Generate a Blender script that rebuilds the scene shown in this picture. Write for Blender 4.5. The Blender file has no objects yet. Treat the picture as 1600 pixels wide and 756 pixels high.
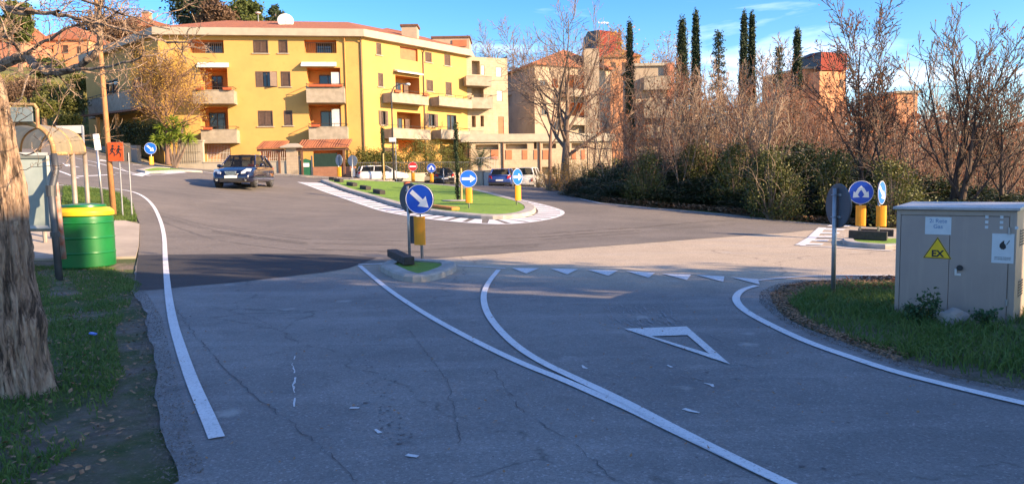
import bpy, bmesh
from mathutils import Vector, Matrix
from mathutils.geometry import tessellate_polygon
import math, random
import numpy as np
# ---------- photograph geometry (used to survey real positions) ----------
F_PX = 1150.0; PITCH = math.atan(97/1150); ROLL = math.radians(1.0); EYE = (0.0, 0.0, 1.65)
_cp, _sp, _cr, _sr = math.cos(PITCH), math.sin(PITCH), math.cos(ROLL), math.sin(ROLL)
_F = np.array([0, _cp, -_sp]); _U0 = np.array([0, _sp, _cp]); _R0 = np.array([1.0, 0, 0])
CAM_R = _cr*_R0 - _sr*_U0; CAM_U = _sr*_R0 + _cr*_U0; CAM_F = _F
def ray(px, py):
    d = CAM_F + (px-800)/F_PX*CAM_R - (py-378)/F_PX*CAM_U
    return d
CTRL = [(0,-6,0),(0,2,0),(3,4,0),(-3,4,0),(-4.5,6,.05),(-8,5,.12),(0,8,0),(5,10,0),(6.5,8,.05),(8,2,.05),(20,0,-.2),(-1.8,14.4,0),(3,14,0),(12,13,-.1),
 (-9,16,.1),(-12,15,.2),(-14,8,.3),(-11.9,22.4,.74),(-13.4,22,1.0),(-2,23.7,.45),(1.7,25,.45),(.2,26.7,.58),(-1.3,36,1.0),(-3.7,39,1.25),(-7.3,35,1.15),(-9.2,39.5,1.6),
 (2.6,38,.88),(3.5,29,.58),(-3.7,26.8,.56),(9.6,20,-.05),(11,26,-.08),(18,24,-.3),(5,48,.9),(-6,48,1.5),(-12,61,2.0),(-4,70,1.9),(4,66,1.5),(-1,56,1.2),
 (-11.3,31,1.35),(-19.8,40,2.55),(-24,40,3.1),(-16.4,27,1.7),(-28,58,3.3),(-20,59,2.6),(-35.7,60,5.3),(-40,71,6.0),(-55,85,12.3),(-50,110,18.5),(-90,110,20),(-68,110,19.5),(-90,150,20),(-120,170,22),(-60,150,22),(-30,95,12),
 (-10,90,7),(10,100,3),(30,100,-1),(60,100,-6),(40,60,-3),(25,40,-1.6),(20,60,-.8),(100,150,-10),(-30,150,26),(20,160,12),(-60,30,8),(-40,10,3),(60,20,-3),
 (-300,0,30),(300,0,-20),(0,-300,0),(-300,400,50),(0,450,40),(300,300,-30),(300,700,-30),(-700,500,60),(800,400,-40),(0,1200,40),(-30,-30,0),(30,-30,0)]
_C = np.array(CTRL, float); _S = 10.0
def _k(r2): return np.where(r2 > 1e-12, .5*r2*np.log(np.maximum(r2, 1e-12)), 0)
def _fit(lam=0.02):
    P = _C[:, :2]/_S; n = len(P)
    K = _k(((P[:, None]-P[None])**2).sum(-1)) + lam*np.eye(n)
    Q = np.hstack([np.ones((n, 1)), P]); A = np.zeros((n+3, n+3)); A[:n, :n] = K; A[:n, n:] = Q; A[n:, :n] = Q.T
    return np.linalg.solve(A, np.concatenate([_C[:, 2], [0, 0, 0]]))
_W = _fit()
def Hn(x, y):
    x = np.asarray(x, float).ravel()/_S; y = np.asarray(y, float).ravel()/_S; P = _C[:, :2]/_S
    out = np.empty(len(x))
    for i in range(0, len(x), 4000):
        r2 = (x[i:i+4000, None]-P[:, 0])**2+(y[i:i+4000, None]-P[:, 1])**2
        out[i:i+4000] = _k(r2)@_W[:-3]
    return out+_W[-3]+_W[-2]*x+_W[-1]*y
def H(x, y): return float(Hn([x], [y])[0])
_T = np.concatenate([np.arange(2, 60, .1), np.arange(60, 300, 1.0)])
def G(px, py, off=0.0):
    "the ground point seen at a pixel of the photograph"
    d = ray(px, py); d = d/d[1]
    X = _T*d[0]; Y = _T; Z = EYE[2]+_T*d[2]
    below = np.where(Z <= Hn(X, Y)+off)[0]
    if len(below) == 0: return None
    i = below[0]
    a, b = _T[max(i-1, 0)], _T[i]
    for _ in range(20):
        m = (a+b)/2
        if EYE[2]+m*d[2] <= H(m*d[0], m)+off: b = m
        else: a = m
    return (b*d[0], b)
def W(px, py, dist):
    "the point at depth dist seen at a pixel"
    d = ray(px, py); d = d/d[1]
    return (dist*d[0], dist, EYE[2]+dist*d[2])
def project(x, y, z):
    v = np.array([x, y, z])-np.array(EYE); w = v@CAM_F
    return (800+F_PX*(v@CAM_R)/w, 378-F_PX*(v@CAM_U)/w)
EXPOSURE = 1.5
SKY_STRENGTH = 0.112
# ---------- camera, sky, sun, exposure ----------
scene = bpy.context.scene
COL = scene.collection
cam_d = bpy.data.cameras.new('camera'); cam = bpy.data.objects.new('camera', cam_d); COL.objects.link(cam)
cam_d.sensor_width = 36.0; cam_d.lens = F_PX/1600*36.0; cam_d.clip_start = .05; cam_d.clip_end = 4000
_m = Matrix.Identity(4)
for i in range(3):
    _m[i][0] = CAM_R[i]; _m[i][1] = CAM_U[i]; _m[i][2] = -CAM_F[i]; _m[i][3] = EYE[i]
cam.matrix_world = _m
scene.camera = cam
scene.view_settings.view_transform = 'Standard'; scene.view_settings.look = 'None'; scene.view_settings.gamma = 1
scene.view_settings.use_curve_mapping = False
scene.view_settings.exposure = EXPOSURE
AZ, EL = math.radians(114), math.radians(20)         # sun: from the right, slightly behind the camera, low
SUN = Vector((math.sin(AZ)*math.cos(EL), math.cos(AZ)*math.cos(EL), math.sin(EL)))
sl = bpy.data.lights.new('sun', 'SUN'); sl.energy = 5.0; sl.angle = math.radians(.5); sl.color = (1.0, .71, .43)
so = bpy.data.objects.new('sun', sl); COL.objects.link(so); so.rotation_euler = SUN.to_track_quat('Z', 'Y').to_euler(); so.location = SUN*80
world = bpy.data.worlds.new('World'); scene.world = world; world.use_nodes = True
def build_sky():
    nt = world.node_tree; N = nt.nodes; L = nt.links; N.clear()
    out = N.new('ShaderNodeOutputWorld'); bg = N.new('ShaderNodeBackground'); bg.inputs[1].default_value = SKY_STRENGTH
    sky = N.new('ShaderNodeTexSky'); sky.sky_type = 'NISHITA'; sky.sun_disc = False
    sky.sun_elevation = EL; sky.sun_rotation = AZ; sky.air_density = 1.0; sky.dust_density = .4; sky.ozone_density = 3.0; sky.altitude = 300
    tc = N.new('ShaderNodeTexCoord'); mp = N.new('ShaderNodeMapping'); mp.inputs['Scale'].default_value = (1.3, 1.3, 9.0); mp.inputs['Location'].default_value = (.35, .1, .62)
    no = N.new('ShaderNodeTexNoise'); no.inputs['Scale'].default_value = 1.7; no.inputs['Detail'].default_value = 7; no.inputs['Roughness'].default_value = .55; no.inputs['Distortion'].default_value = .3
    cr = N.new('ShaderNodeValToRGB'); cr.color_ramp.elements[0].position = .52; cr.color_ramp.elements[1].position = .74
    mx = N.new('ShaderNodeMix'); mx.data_type = 'RGBA'; mx.inputs[7].default_value = (9, 9.2, 10, 1)
    mu = N.new('ShaderNodeMath'); mu.operation = 'MULTIPLY'; mu.inputs[1].default_value = .6
    hs = N.new('ShaderNodeHueSaturation'); hs.inputs['Saturation'].default_value = 1.34; hs.inputs['Hue'].default_value = .510
    L.new(tc.outputs['Generated'], mp.inputs[0]); L.new(mp.outputs[0], no.inputs['Vector']); L.new(no.outputs[0], cr.inputs[0]); L.new(cr.outputs[0], mu.inputs[0])
    L.new(sky.outputs[0], hs.inputs['Color']); L.new(hs.outputs[0], mx.inputs[6]); L.new(mu.outputs[0], mx.inputs[0]); L.new(mx.outputs[2], bg.inputs[0]); L.new(bg.outputs[0], out.inputs[0])
build_sky()

# ---------- object helpers ----------
rng = random.Random(7)
def tag(o, label=None, cat=None, group=None, kind=None):
    if label: o['label'] = label
    if cat: o['category'] = cat
    if group: o['group'] = group
    if kind: o['kind'] = kind
    return o
def empty(name, loc=(0, 0, 0), rz=0.0, label=None, cat=None, group=None, kind=None):
    o = bpy.data.objects.new(name, None); COL.objects.link(o); o.location = loc; o.rotation_euler = (0, 0, rz); o.empty_display_size = .2
    return tag(o, label, cat, group, kind)
def copy_tree(o, parent=None):
    c = o.copy(); COL.objects.link(c)
    if parent: c.parent = parent
    for ch in list(o.children): copy_tree(ch, c)
    return c
class MB:
    "collects shapes for ONE mesh object"
    def __init__(s, M=None): s.v = []; s.f = []; s.m = []; s.M = M or Matrix.Identity(4); s.k = 0
    def add(s, vs, fs, k=None):
        b = len(s.v); M = s.M
        s.v += [tuple(M@Vector(p)) for p in vs]; s.f += [tuple(b+i for i in f) for f in fs]; s.m += [s.k if k is None else k]*len(fs)
        return s
    def box(s, x0, x1, y0, y1, z0, z1, k=None):
        return s.add([(x, y, z) for z in (z0, z1) for y in (y0, y1) for x in (x0, x1)], [(0, 2, 3, 1), (4, 5, 7, 6), (0, 1, 5, 4), (2, 6, 7, 3), (0, 4, 6, 2), (1, 3, 7, 5)], k)
    def tube(s, pts, rads, n=8, cap=True, k=None):
        pts = [Vector(p) for p in pts]
        if not hasattr(rads, '__len__'): rads = [rads]*len(pts)
        vs = []; ref = None
        for i, p in enumerate(pts):
            t = (pts[min(i+1, len(pts)-1)]-pts[max(i-1, 0)])
            if t.length < 1e-9: t = Vector((0, 0, 1))
            t.normalize()
            if ref is None: ref = Vector((1, 0, 0)) if abs(t.x) < .8 else Vector((0, 1, 0))
            a = (ref-t*ref.dot(t)).normalized(); b = t.cross(a); ref = a
            for j in range(n):
                w = 2*math.pi*j/n; vs.append(p+(a*math.cos(w)+b*math.sin(w))*rads[i])
        fs = [(i*n+j, i*n+(j+1) % n, (i+1)*n+(j+1) % n, (i+1)*n+j) for i in range(len(pts)-1) for j in range(n)]
        if cap and n > 2: fs += [tuple(range(n-1, -1, -1)), tuple((len(pts)-1)*n+j for j in range(n))]
        return s.add(vs, fs, k)
    def bar(s, a, b, r, n=6, k=None): return s.tube([a, b], r, n, True, k)
    def lathe(s, prof, c=(0, 0, 0), n=24, k=None):
        vs = [(c[0]+r*math.cos(2*math.pi*j/n), c[1]+r*math.sin(2*math.pi*j/n), c[2]+z) for r, z in prof for j in range(n)]
        fs = [(i*n+j, i*n+(j+1) % n, (i+1)*n+(j+1) % n, (i+1)*n+j) for i in range(len(prof)-1) for j in range(n)]
        fs += [tuple(range(n-1, -1, -1)), tuple((len(prof)-1)*n+j for j in range(n))]
        return s.add(vs, fs, k)
    def prism(s, poly, z0, z1, k=None, kside=None):
        "poly in xy extruded along z"
        n = len(poly); vs = [(x, y, z0) for x, y in poly]+[(x, y, z1) for x, y in poly]
        tr = tessellate_polygon([[Vector((x, y, 0)) for x, y in poly]])
        s.add(vs, [t for t in tr]+[tuple(i+n for i in t[::-1]) for t in tr], k)
        return s.add(vs, [(i, (i+1) % n, (i+1) % n+n, i+n) for i in range(n)], kside if kside is not None else k)
    def slab(s, poly, y0, y1, k=None):
        "poly in xz extruded along y"
        n = len(poly); vs = [(x, y0, z) for x, z in poly]+[(x, y1, z) for x, z in poly]
        tr = tessellate_polygon([[Vector((x, z, 0)) for x, z in poly]])
        return s.add(vs, [t for t in tr]+[tuple(i+n for i in t) for t in tr]+[(i, (i+1) % n, (i+1) % n+n, i+n) for i in range(n)], k)
    def build(s, name, mats, parent=None, smooth=False, bevel=0.0, recalc=True):
        me = bpy.data.meshes.new(name); me.from_pydata(s.v, [], s.f)
        if not isinstance(mats, (list, tuple)): mats = [mats]
        for m in mats: me.materials.append(m)
        if len(mats) > 1: me.polygons.foreach_set('material_index', s.m)
        if recalc and len(s.f) < 60000:
            bm = bmesh.new(); bm.from_mesh(me); bmesh.ops.recalc_face_normals(bm, faces=bm.faces); bm.to_mesh(me); bm.free()
        if smooth: me.polygons.foreach_set('use_smooth', [True]*len(me.polygons))
        me.update()
        o = bpy.data.objects.new(name, me); COL.objects.link(o)
        if parent: o.parent = parent
        if bevel:
            md = o.modifiers.new('bevel', 'BEVEL'); md.width = bevel; md.segments = 2; md.limit_method = 'ANGLE'
        return o
def text_part(name, txt, size, mat, parent, M, extrude=.001, bold=0.0):
    cu = bpy.data.curves.new(name, 'FONT'); cu.body = txt; cu.size = size; cu.extrude = extrude; cu.align_x = 'CENTER'; cu.align_y = 'CENTER'; cu.offset = bold
    tmp = bpy.data.objects.new(name+'_t', cu); COL.objects.link(tmp)
    bpy.context.view_layer.update()
    me = bpy.data.meshes.new_from_object(tmp.evaluated_get(bpy.context.evaluated_depsgraph_get()))
    bpy.data.objects.remove(tmp); me.transform(M); me.materials.clear(); me.materials.append(mat)
    o = bpy.data.objects.new(name, me); COL.objects.link(o); o.parent = parent
    return o

# ---------- materials ----------
def newmat(name):
    m = bpy.data.materials.new(name); m.use_nodes = True; N = m.node_tree.nodes; b = N['Principled BSDF']
    return m, N, m.node_tree.links, b
def noise(N, L, vec, scale, detail=4, rough=.55, dist=0.0):
    n = N.new('ShaderNodeTexNoise'); n.inputs['Scale'].default_value = scale; n.inputs['Detail'].default_value = detail
    n.inputs['Roughness'].default_value = rough; n.inputs['Distortion'].default_value = dist
    L.new(vec, n.inputs['Vector']); return n.outputs[0]
def ramp(N, L, fac, stops):
    r = N.new('ShaderNodeValToRGB'); e = r.color_ramp.elements
    while len(e) < len(stops): e.new(.5)
    for i, (p, c) in enumerate(stops):
        e[i].position = p; e[i].color = tuple(c)+(1,) if len(c) == 3 else c
    L.new(fac, r.inputs[0]); return r.outputs[0]
def mixc(N, L, fac, a, b, mode='MIX'):
    m = N.new('ShaderNodeMix'); m.data_type = 'RGBA'; m.blend_type = mode
    for i, x in ((0, fac), (6, a), (7, b)):
        if isinstance(x, (int, float)): m.inputs[i].default_value = x
        elif isinstance(x, tuple): m.inputs[i].default_value = x+(1,) if len(x) == 3 else x
        else: L.new(x, m.inputs[i])
    return m.outputs[2]
def bump(N, L, b, h, strength=.3, dist=.02):
    n = N.new('ShaderNodeBump'); n.inputs['Strength'].default_value = strength; n.inputs['Distance'].default_value = dist
    L.new(h, n.inputs['Height']); L.new(n.outputs[0], b.inputs['Normal'])
def objco(N): return N.new('ShaderNodeTexCoord').outputs['Object']
G1 = (0, 0, 0); W1 = (1, 1, 1)
def mat(name, c1, c2=None, scale=3.0, rough=.8, metal=0.0, bmp=0.0, bscale=40.0, detail=5, dirt=0.0, spec=.5, lo=.35, hi=.65, coat=0.0, transl=0.0, emit=0.0):
    m, N, L, b = newmat(name); co = objco(N); c2 = c2 or tuple(x*.82 for x in c1)
    col = mixc(N, L, ramp(N, L, noise(N, L, co, scale, detail), [(lo, G1), (hi, W1)]), c1, c2)
    if dirt:
        col = mixc(N, L, ramp(N, L, noise(N, L, co, scale*3.3, 6, .7), [(.55, G1), (.8, (dirt,)*3)]), col, tuple(x*.35 for x in c1))
    L.new(col, b.inputs['Base Color']); b.inputs['Roughness'].default_value = rough; b.inputs['Metallic'].default_value = metal
    b.inputs['Specular IOR Level'].default_value = spec; b.inputs['Coat Weight'].default_value = coat
    if bmp: bump(N, L, b, noise(N, L, co, bscale, 4, .6), bmp)
    if emit: b.inputs['Emission Color'].default_value = c1+(1,); b.inputs['Emission Strength'].default_value = emit
    if transl:
        out = N['Material Output']; t = N.new('ShaderNodeBsdfTranslucent'); L.new(col, t.inputs[0]); s = N.new('ShaderNodeMixShader'); s.inputs[0].default_value = transl
        L.new(b.outputs[0], s.inputs[1]); L.new(t.outputs[0], s.inputs[2]); L.new(s.outputs[0], out.inputs[0])
    return m
def asphalt(name, c1, c2, stain=.5, crack=True, patch=True, sunlit_dust=None):
    m, N, L, b = newmat(name); co = objco(N)
    col = mixc(N, L, ramp(N, L, noise(N, L, co, .35, 5, .6, .4), [(.3, G1), (.7, W1)]), c1, c2)
    col = mixc(N, L, ramp(N, L, noise(N, L, co, 2.2, 8, .7, .6), [(.5, G1), (.78, (stain,)*3)]), col, tuple(x*.62 for x in c1))
    if sunlit_dust:      # pale dust, with the sunlit band's warm brightness painted into the colour
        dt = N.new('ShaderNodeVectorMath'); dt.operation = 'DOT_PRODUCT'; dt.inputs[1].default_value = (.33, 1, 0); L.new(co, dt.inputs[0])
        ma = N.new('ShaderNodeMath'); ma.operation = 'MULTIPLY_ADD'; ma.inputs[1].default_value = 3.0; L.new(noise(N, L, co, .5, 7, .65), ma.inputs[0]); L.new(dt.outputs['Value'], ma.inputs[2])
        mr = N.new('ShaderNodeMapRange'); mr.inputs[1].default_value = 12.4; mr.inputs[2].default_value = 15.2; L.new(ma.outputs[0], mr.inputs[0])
        col = mixc(N, L, mr.outputs[0], col, mixc(N, L, ramp(N, L, noise(N, L, co, .7, 7, .7), [(.3, G1), (.7, W1)]), sunlit_dust, tuple(x*.8 for x in sunlit_dust)))
    mp = N.new('ShaderNodeMapping'); mp.inputs['Rotation'].default_value = (0, 0, -.35); mp.inputs['Scale'].default_value = (.35, 2.2, 1); L.new(co, mp.inputs[0])
    col = mixc(N, L, ramp(N, L, noise(N, L, mp.outputs[0], .8, 5, .6), [(.52, G1), (.72, (.4,)*3)]), col, tuple(min(1, x*1.35) for x in c2))
    v = N.new('ShaderNodeTexVoronoi'); v.inputs['Scale'].default_value = 75; L.new(co, v.inputs['Vector'])
    sp = N.new('ShaderNodeSeparateColor'); L.new(v.outputs['Color'], sp.inputs[0])
    col = mixc(N, L, .55, col, ramp(N, L, sp.outputs[0], [(0, (.62,)*3), (.6, (.95,)*3), (.93, (1.15,)*3), (1, (1.9,)*3)]), 'MULTIPLY')
    n2 = noise(N, L, co, 160, 3, .7)
    col = mixc(N, L, .6, col, ramp(N, L, n2, [(.25, (.5,)*3), (.75, (1.45,)*3)]), 'MULTIPLY')
    if patch:
        # scattered dark oil drops and pale scuffs
        vp = N.new('ShaderNodeTexVoronoi'); vp.inputs['Scale'].default_value = 1.7
        wv = N.new('ShaderNodeMapping'); wv.inputs['Scale'].default_value = (1, 1.0, 0); L.new(co, wv.inputs[0]); L.new(wv.outputs[0], vp.inputs['Vector'])
        nd = noise(N, L, co, 9, 4, .6); ad = N.new('ShaderNodeMath'); ad.operation = 'MULTIPLY_ADD'; ad.inputs[1].default_value = .14; L.new(nd, ad.inputs[0]); L.new(vp.outputs['Distance'], ad.inputs[2])
        col = mixc(N, L, ramp(N, L, ad.outputs[0], [(.085, (.35,)*3), (.125, G1)]), col, tuple(x*.3 for x in c1))
        vq = N.new('ShaderNodeTexVoronoi'); vq.inputs['Scale'].default_value = .9; wq = N.new('ShaderNodeMapping'); wq.inputs['Location'].default_value = (3.3, 7.1, 0); wq.inputs['Scale'].default_value = (1, 1, 0); L.new(co, wq.inputs[0]); L.new(wq.outputs[0], vq.inputs['Vector'])
        aq = N.new('ShaderNodeMath'); aq.operation = 'MULTIPLY_ADD'; aq.inputs[1].default_value = .25; L.new(noise(N, L, co, 13, 6, .75), aq.inputs[0]); L.new(vq.outputs['Distance'], aq.inputs[2])
        col = mixc(N, L, ramp(N, L, aq.outputs[0], [(.16, (.6,)*3), (.24, G1)]), col, (.42, .40, .37))
    if crack:
        vc = N.new('ShaderNodeTexVoronoi'); vc.feature = 'DISTANCE_TO_EDGE'; vc.inputs['Scale'].default_value = .16
        wn = N.new('ShaderNodeTexNoise'); wn.inputs['Scale'].default_value = 1.2; wn.inputs['Detail'].default_value = 6; L.new(co, wn.inputs['Vector'])
        va = N.new('ShaderNodeVectorMath'); va.operation = 'MULTIPLY_ADD'; va.inputs[1].default_value = (1.1, 1.1, 0); L.new(wn.outputs['Color'], va.inputs[0]); L.new(co, va.inputs[2])
        fl = N.new('ShaderNodeVectorMath'); fl.operation = 'MULTIPLY'; fl.inputs[1].default_value = (1, 1, 0); L.new(va.outputs[0], fl.inputs[0]); L.new(fl.outputs[0], vc.inputs['Vector'])
        g = noise(N, L, co, 3.0, 5, .8)
        cm = ramp(N, L, vc.outputs['Distance'], [(.0015, W1), (.0042, G1)]); cg = ramp(N, L, g, [(.42, G1), (.55, (.6,)*3)])
        col = mixc(N, L, mixc(N, L, 1.0, cm, cg, 'MULTIPLY'), col, tuple(x*.35 for x in c1))
    L.new(col, b.inputs['Base Color']); b.inputs['Roughness'].default_value = .86; b.inputs['Specular IOR Level'].default_value = .35
    bump(N, L, b, n2, .45, .006)
    return m
def paint(name, c, under, wear=.5, lo=.55, hi=.62):
    m, N, L, b = newmat(name); co = objco(N)
    col = mixc(N, L, ramp(N, L, noise(N, L, co, 3, 6, .65), [(.3, G1), (.7, W1)]), c, tuple(x*.86 for x in c))
    col = mixc(N, L, ramp(N, L, noise(N, L, co, 38, 8, .85), [(lo, G1), (hi, (wear,)*3)]), col, under)
    L.new(col, b.inputs['Base Color']); b.inputs['Roughness'].default_value = .7; return m
def tiles(name, c1, c2, sx=4.2, ax='X'):
    m, N, L, b = newmat(name); co = objco(N)
    w = N.new('ShaderNodeTexWave'); w.wave_type = 'BANDS'; w.bands_direction = ax; w.inputs['Scale'].default_value = sx; w.inputs['Distortion'].default_value = .15; L.new(co, w.inputs['Vector'])
    col = mixc(N, L, ramp(N, L, noise(N, L, co, 5, 5, .7), [(.3, G1), (.7, W1)]), c1, c2)
    col = mixc(N, L, .55, col, ramp(N, L, w.outputs['Fac'], [(0, (.35,)*3), (.6, W1)]), 'MULTIPLY')
    L.new(col, b.inputs['Base Color']); b.inputs['Roughness'].default_value = .85; bump(N, L, b, w.outputs['Fac'], .8, .06); return m
def blocks(name, c1, c2, mortar, sc=1.0, w=.5, h=.25, swap=True):
    m, N, L, b = newmat(name); co = objco(N)
    sx = N.new('ShaderNodeSeparateXYZ'); L.new(co, sx.inputs[0]); ad = N.new('ShaderNodeMath'); ad.operation = 'ADD'; L.new(sx.outputs[0], ad.inputs[0]); L.new(sx.outputs[1], ad.inputs[1])
    cx = N.new('ShaderNodeCombineXYZ'); L.new(ad.outputs[0], cx.inputs[0]); L.new(sx.outputs[2], cx.inputs[1])
    br = N.new('ShaderNodeTexBrick'); br.inputs['Scale'].default_value = sc; br.inputs['Brick Width'].default_value = w; br.inputs['Row Height'].default_value = h; br.inputs['Mortar Size'].default_value = .012
    br.inputs['Color1'].default_value = c1+(1,); br.inputs['Color2'].default_value = c2+(1,); br.inputs['Mortar'].default_value = mortar+(1,); L.new(cx.outputs[0], br.inputs['Vector'])
    col = mixc(N, L, .5, br.outputs['Color'], ramp(N, L, noise(N, L, co, 2, 6, .7), [(.3, (.6,)*3), (.7, (1.2,)*3)]), 'MULTIPLY')
    L.new(col, b.inputs['Base Color']); b.inputs['Roughness'].default_value = .9; return m
def glass_mat(name, c=(.02, .025, .03), rough=.06):
    m, N, L, b = newmat(name); b.inputs['Base Color'].default_value = c+(1,); b.inputs['Roughness'].default_value = rough; b.inputs['Specular IOR Level'].default_value = .8; return m
def clear_mat(name, tint=(.5, .55, .55), a=.35):
    m, N, L, b = newmat(name); out = N['Material Output']; t = N.new('ShaderNodeBsdfTransparent'); t.inputs[0].default_value = tint+(1,)
    b.inputs['Base Color'].default_value = (.02, .02, .02, 1); b.inputs['Roughness'].default_value = .04
    s = N.new('ShaderNodeMixShader'); s.inputs[0].default_value = a; L.new(t.outputs[0], s.inputs[1]); L.new(b.outputs[0], s.inputs[2]); L.new(s.outputs[0], out.inputs[0]); return m
def bark_mat(name, c1, c2, c3, sc=14, dist=.03):
    m, N, L, b = newmat(name); co = objco(N); mp = N.new('ShaderNodeMapping'); mp.inputs['Scale'].default_value = (1, 1, .16); L.new(co, mp.inputs[0])
    h = noise(N, L, mp.outputs[0], sc, 7, .68, .9)
    col = ramp(N, L, h, [(.40, c3), (.5, c1), (.66, c2)])
    col = mixc(N, L, ramp(N, L, noise(N, L, co, 3, 5, .6), [(.5, G1), (.75, (.6,)*3)]), col, tuple(x*.8 for x in c2))
    L.new(col, b.inputs['Base Color']); b.inputs['Roughness'].default_value = .95; bump(N, L, b, h, 1.0, dist); return m

M = {}
M['asphalt_old'] = asphalt('old_asphalt', (.16, .155, .155), (.275, .26, .25), sunlit_dust=(.50, .41, .305))
M['asphalt_new'] = asphalt('new_asphalt', (.034, .034, .038), (.055, .053, .056), stain=.3, crack=False, patch=False)
M['asphalt_mid'] = asphalt('ring_asphalt', (.145, .13, .115), (.205, .18, .157), stain=.5, crack=False, patch=False)
M['line'] = paint('road_paint', (.72, .72, .73), (.2, .19, .19), .75, .53, .62)
M['line_worn'] = paint('worn_road_paint', (.70, .69, .69), (.2, .19, .19), .8, .52, .60)
M['concrete'] = mat('concrete', (.38, .35, .31), (.26, .24, .215), 2.2, .9, bmp=.3, bscale=60, dirt=.6)
M['kerb'] = mat('kerb_concrete', (.42, .39, .35), (.30, .28, .25), 3.0, .9, bmp=.4, bscale=50, dirt=.7)
M['paving'] = mat('pavement_surface', (.42, .36, .29), (.32, .275, .225), 1.0, .9, bmp=.3, bscale=90, dirt=.4)
M['turf'] = mat('artificial_turf', (.20, .34, .035), (.15, .28, .03), 6, .85, bmp=1.0, bscale=180)
M['rubber'] = mat('black_rubber', (.028, .025, .024), (.05, .043, .04), 14, .75, bmp=.4, bscale=60)
M['steel'] = mat('galvanised_steel', (.42, .43, .44), (.32, .33, .34), 6, .45, .75, dirt=.2)
M['dark_steel'] = mat('dark_grey_steel', (.10, .105, .11), (.07, .072, .075), 5, .5, .5)
M['blue'] = mat('sign_blue', (.006, .075, .52), (.005, .065, .45), 4, .35)
M['blue_far'] = mat('sign_blue_bright', (.01, .13, .68), (.01, .12, .6), 4, .35)
M['white'] = mat('sign_white', (.78, .78, .78), (.72, .72, .72), 6, .45)
M['black'] = mat('matt_black', (.02, .02, .022), (.03, .03, .03), 6, .6)
M['signback'] = mat('sign_back_grey', (.09, .10, .12), (.07, .08, .095), 4, .6, .2)
M['signback_pale'] = mat('sign_back_pale', (.36, .37, .38), (.28, .29, .3), 4, .5, .5)
M['amber'] = mat('delineator_yellow', (.85, .32, .008), (.78, .28, .008), 5, .45)
M['red'] = mat('sign_red', (.55, .02, .02), (.48, .02, .02), 4, .4)
M['orange'] = mat('sign_orange', (.80, .12, .015), (.72, .10, .012), 5, .5)
M['yellow_wall'] = mat('yellow_render', (.56, .335, .10), (.49, .295, .09), .5, .92, bmp=.15, bscale=40, dirt=.22, detail=8)
M['ochre_wall'] = mat('loggia_orange_render', (.62, .28, .08), (.56, .25, .07), 1.4, .92)
M['beige_wall'] = blocks('beige_block_wall', (.48, .38, .26), (.42, .33, .23), (.36, .29, .2), 1.0, .5, .22)
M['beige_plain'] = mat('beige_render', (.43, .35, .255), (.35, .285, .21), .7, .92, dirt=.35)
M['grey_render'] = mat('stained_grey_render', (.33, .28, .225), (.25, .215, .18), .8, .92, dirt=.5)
M['fascia'] = mat('fascia_concrete', (.41, .37, .29), (.35, .31, .245), 1.5, .9, dirt=.3)
M['balcony'] = mat('balcony_concrete', (.37, .32, .25), (.27, .235, .18), 2.4, .9, dirt=.55, bmp=.3, bscale=14)
M['shutter'] = mat('brown_shutter', (.12, .075, .055), (.09, .055, .04), 5, .6)
M['terracotta_shutter'] = mat('terracotta_shutter', (.46, .16, .07), (.38, .13, .06), 3, .7)
M['pane'] = glass_mat('window_glass')
M['white_paint'] = mat('white_painted_metal', (.66, .64, .60), (.56, .54, .5), 3, .5)
M['frame'] = mat('dark_window_frame', (.09, .06, .045), (.07, .045, .035), 5, .5)
M['iron'] = mat('railing_iron', (.07, .06, .055), (.05, .045, .04), 9, .6, .4)
M['tile'] = tiles('roof_tiles', (.46, .17, .08), (.34, .12, .06), 3.2)
M['pot'] = mat('terracotta_pot', (.50, .11, .04), (.42, .10, .04), 7, .7)
M['wood'] = mat('bare_pole_wood', (.42, .21, .08), (.32, .15, .06), 4, .8, bmp=.4, bscale=30)
M['stake'] = mat('stake_wood', (.52, .34, .14), (.42, .26, .10), 7, .8)
M['darkwood'] = mat('dark_beam_wood', (.17, .085, .05), (.12, .06, .04), 5, .8)
M['brick'] = blocks('brick_wall', (.38, .17, .09), (.31, .135, .075), (.30, .22, .16), 4.0, .9, .3)
M['green_gate'] = mat('green_gate_paint', (.02, .14, .06), (.018, .11, .05), 5, .5)
M['mesh_dark'] = mat('dark_green_screen', (.008, .03, .02), (.012, .038, .026), 5, .8)
M['red_clad'] = tiles('red_metal_cladding', (.42, .075, .045), (.36, .06, .04), 2.0)
M['navy_clad'] = mat('dark_cladding', (.03, .03, .045), (.025, .025, .035), 2, .6)
M['orange_wall'] = mat('orange_render', (.62, .30, .15), (.54, .25, .125), .5, .92, dirt=.2)
M['pink_wall'] = mat('pink_brick_render', (.58, .23, .14), (.5, .2, .12), .8, .92, dirt=.2)
M['bark_near'] = bark_mat('rough_grey_bark', (.33, .225, .155), (.55, .42, .30), (.06, .042, .03), 16, .05)
M['bark'] = bark_mat('grey_brown_bark', (.17, .12, .09), (.27, .20, .15), (.06, .04, .03), 12)
M['bark_dark'] = bark_mat('dark_bark', (.085, .06, .045), (.14, .10, .075), (.035, .025, .02), 12)
M['bark_red'] = mat('red_brown_twigs', (.20, .115, .08), (.14, .085, .06), .6, .9)
M['bark_pale'] = mat('pale_twigs', (.29, .22, .165), (.22, .165, .12), .8, .9)
M['leaf_dark'] = mat('dark_evergreen_leaves', (.018, .036, .011), (.042, .058, .016), 1.4, .55, transl=.2)
M['leaf_olive'] = mat('olive_green_leaves', (.07, .09, .018), (.13, .13, .03), 1.2, .6, transl=.25)
M['leaf_rust'] = mat('rust_brown_leaves', (.31, .11, .045), (.20, .085, .04), .7, .8, transl=.3)
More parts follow.
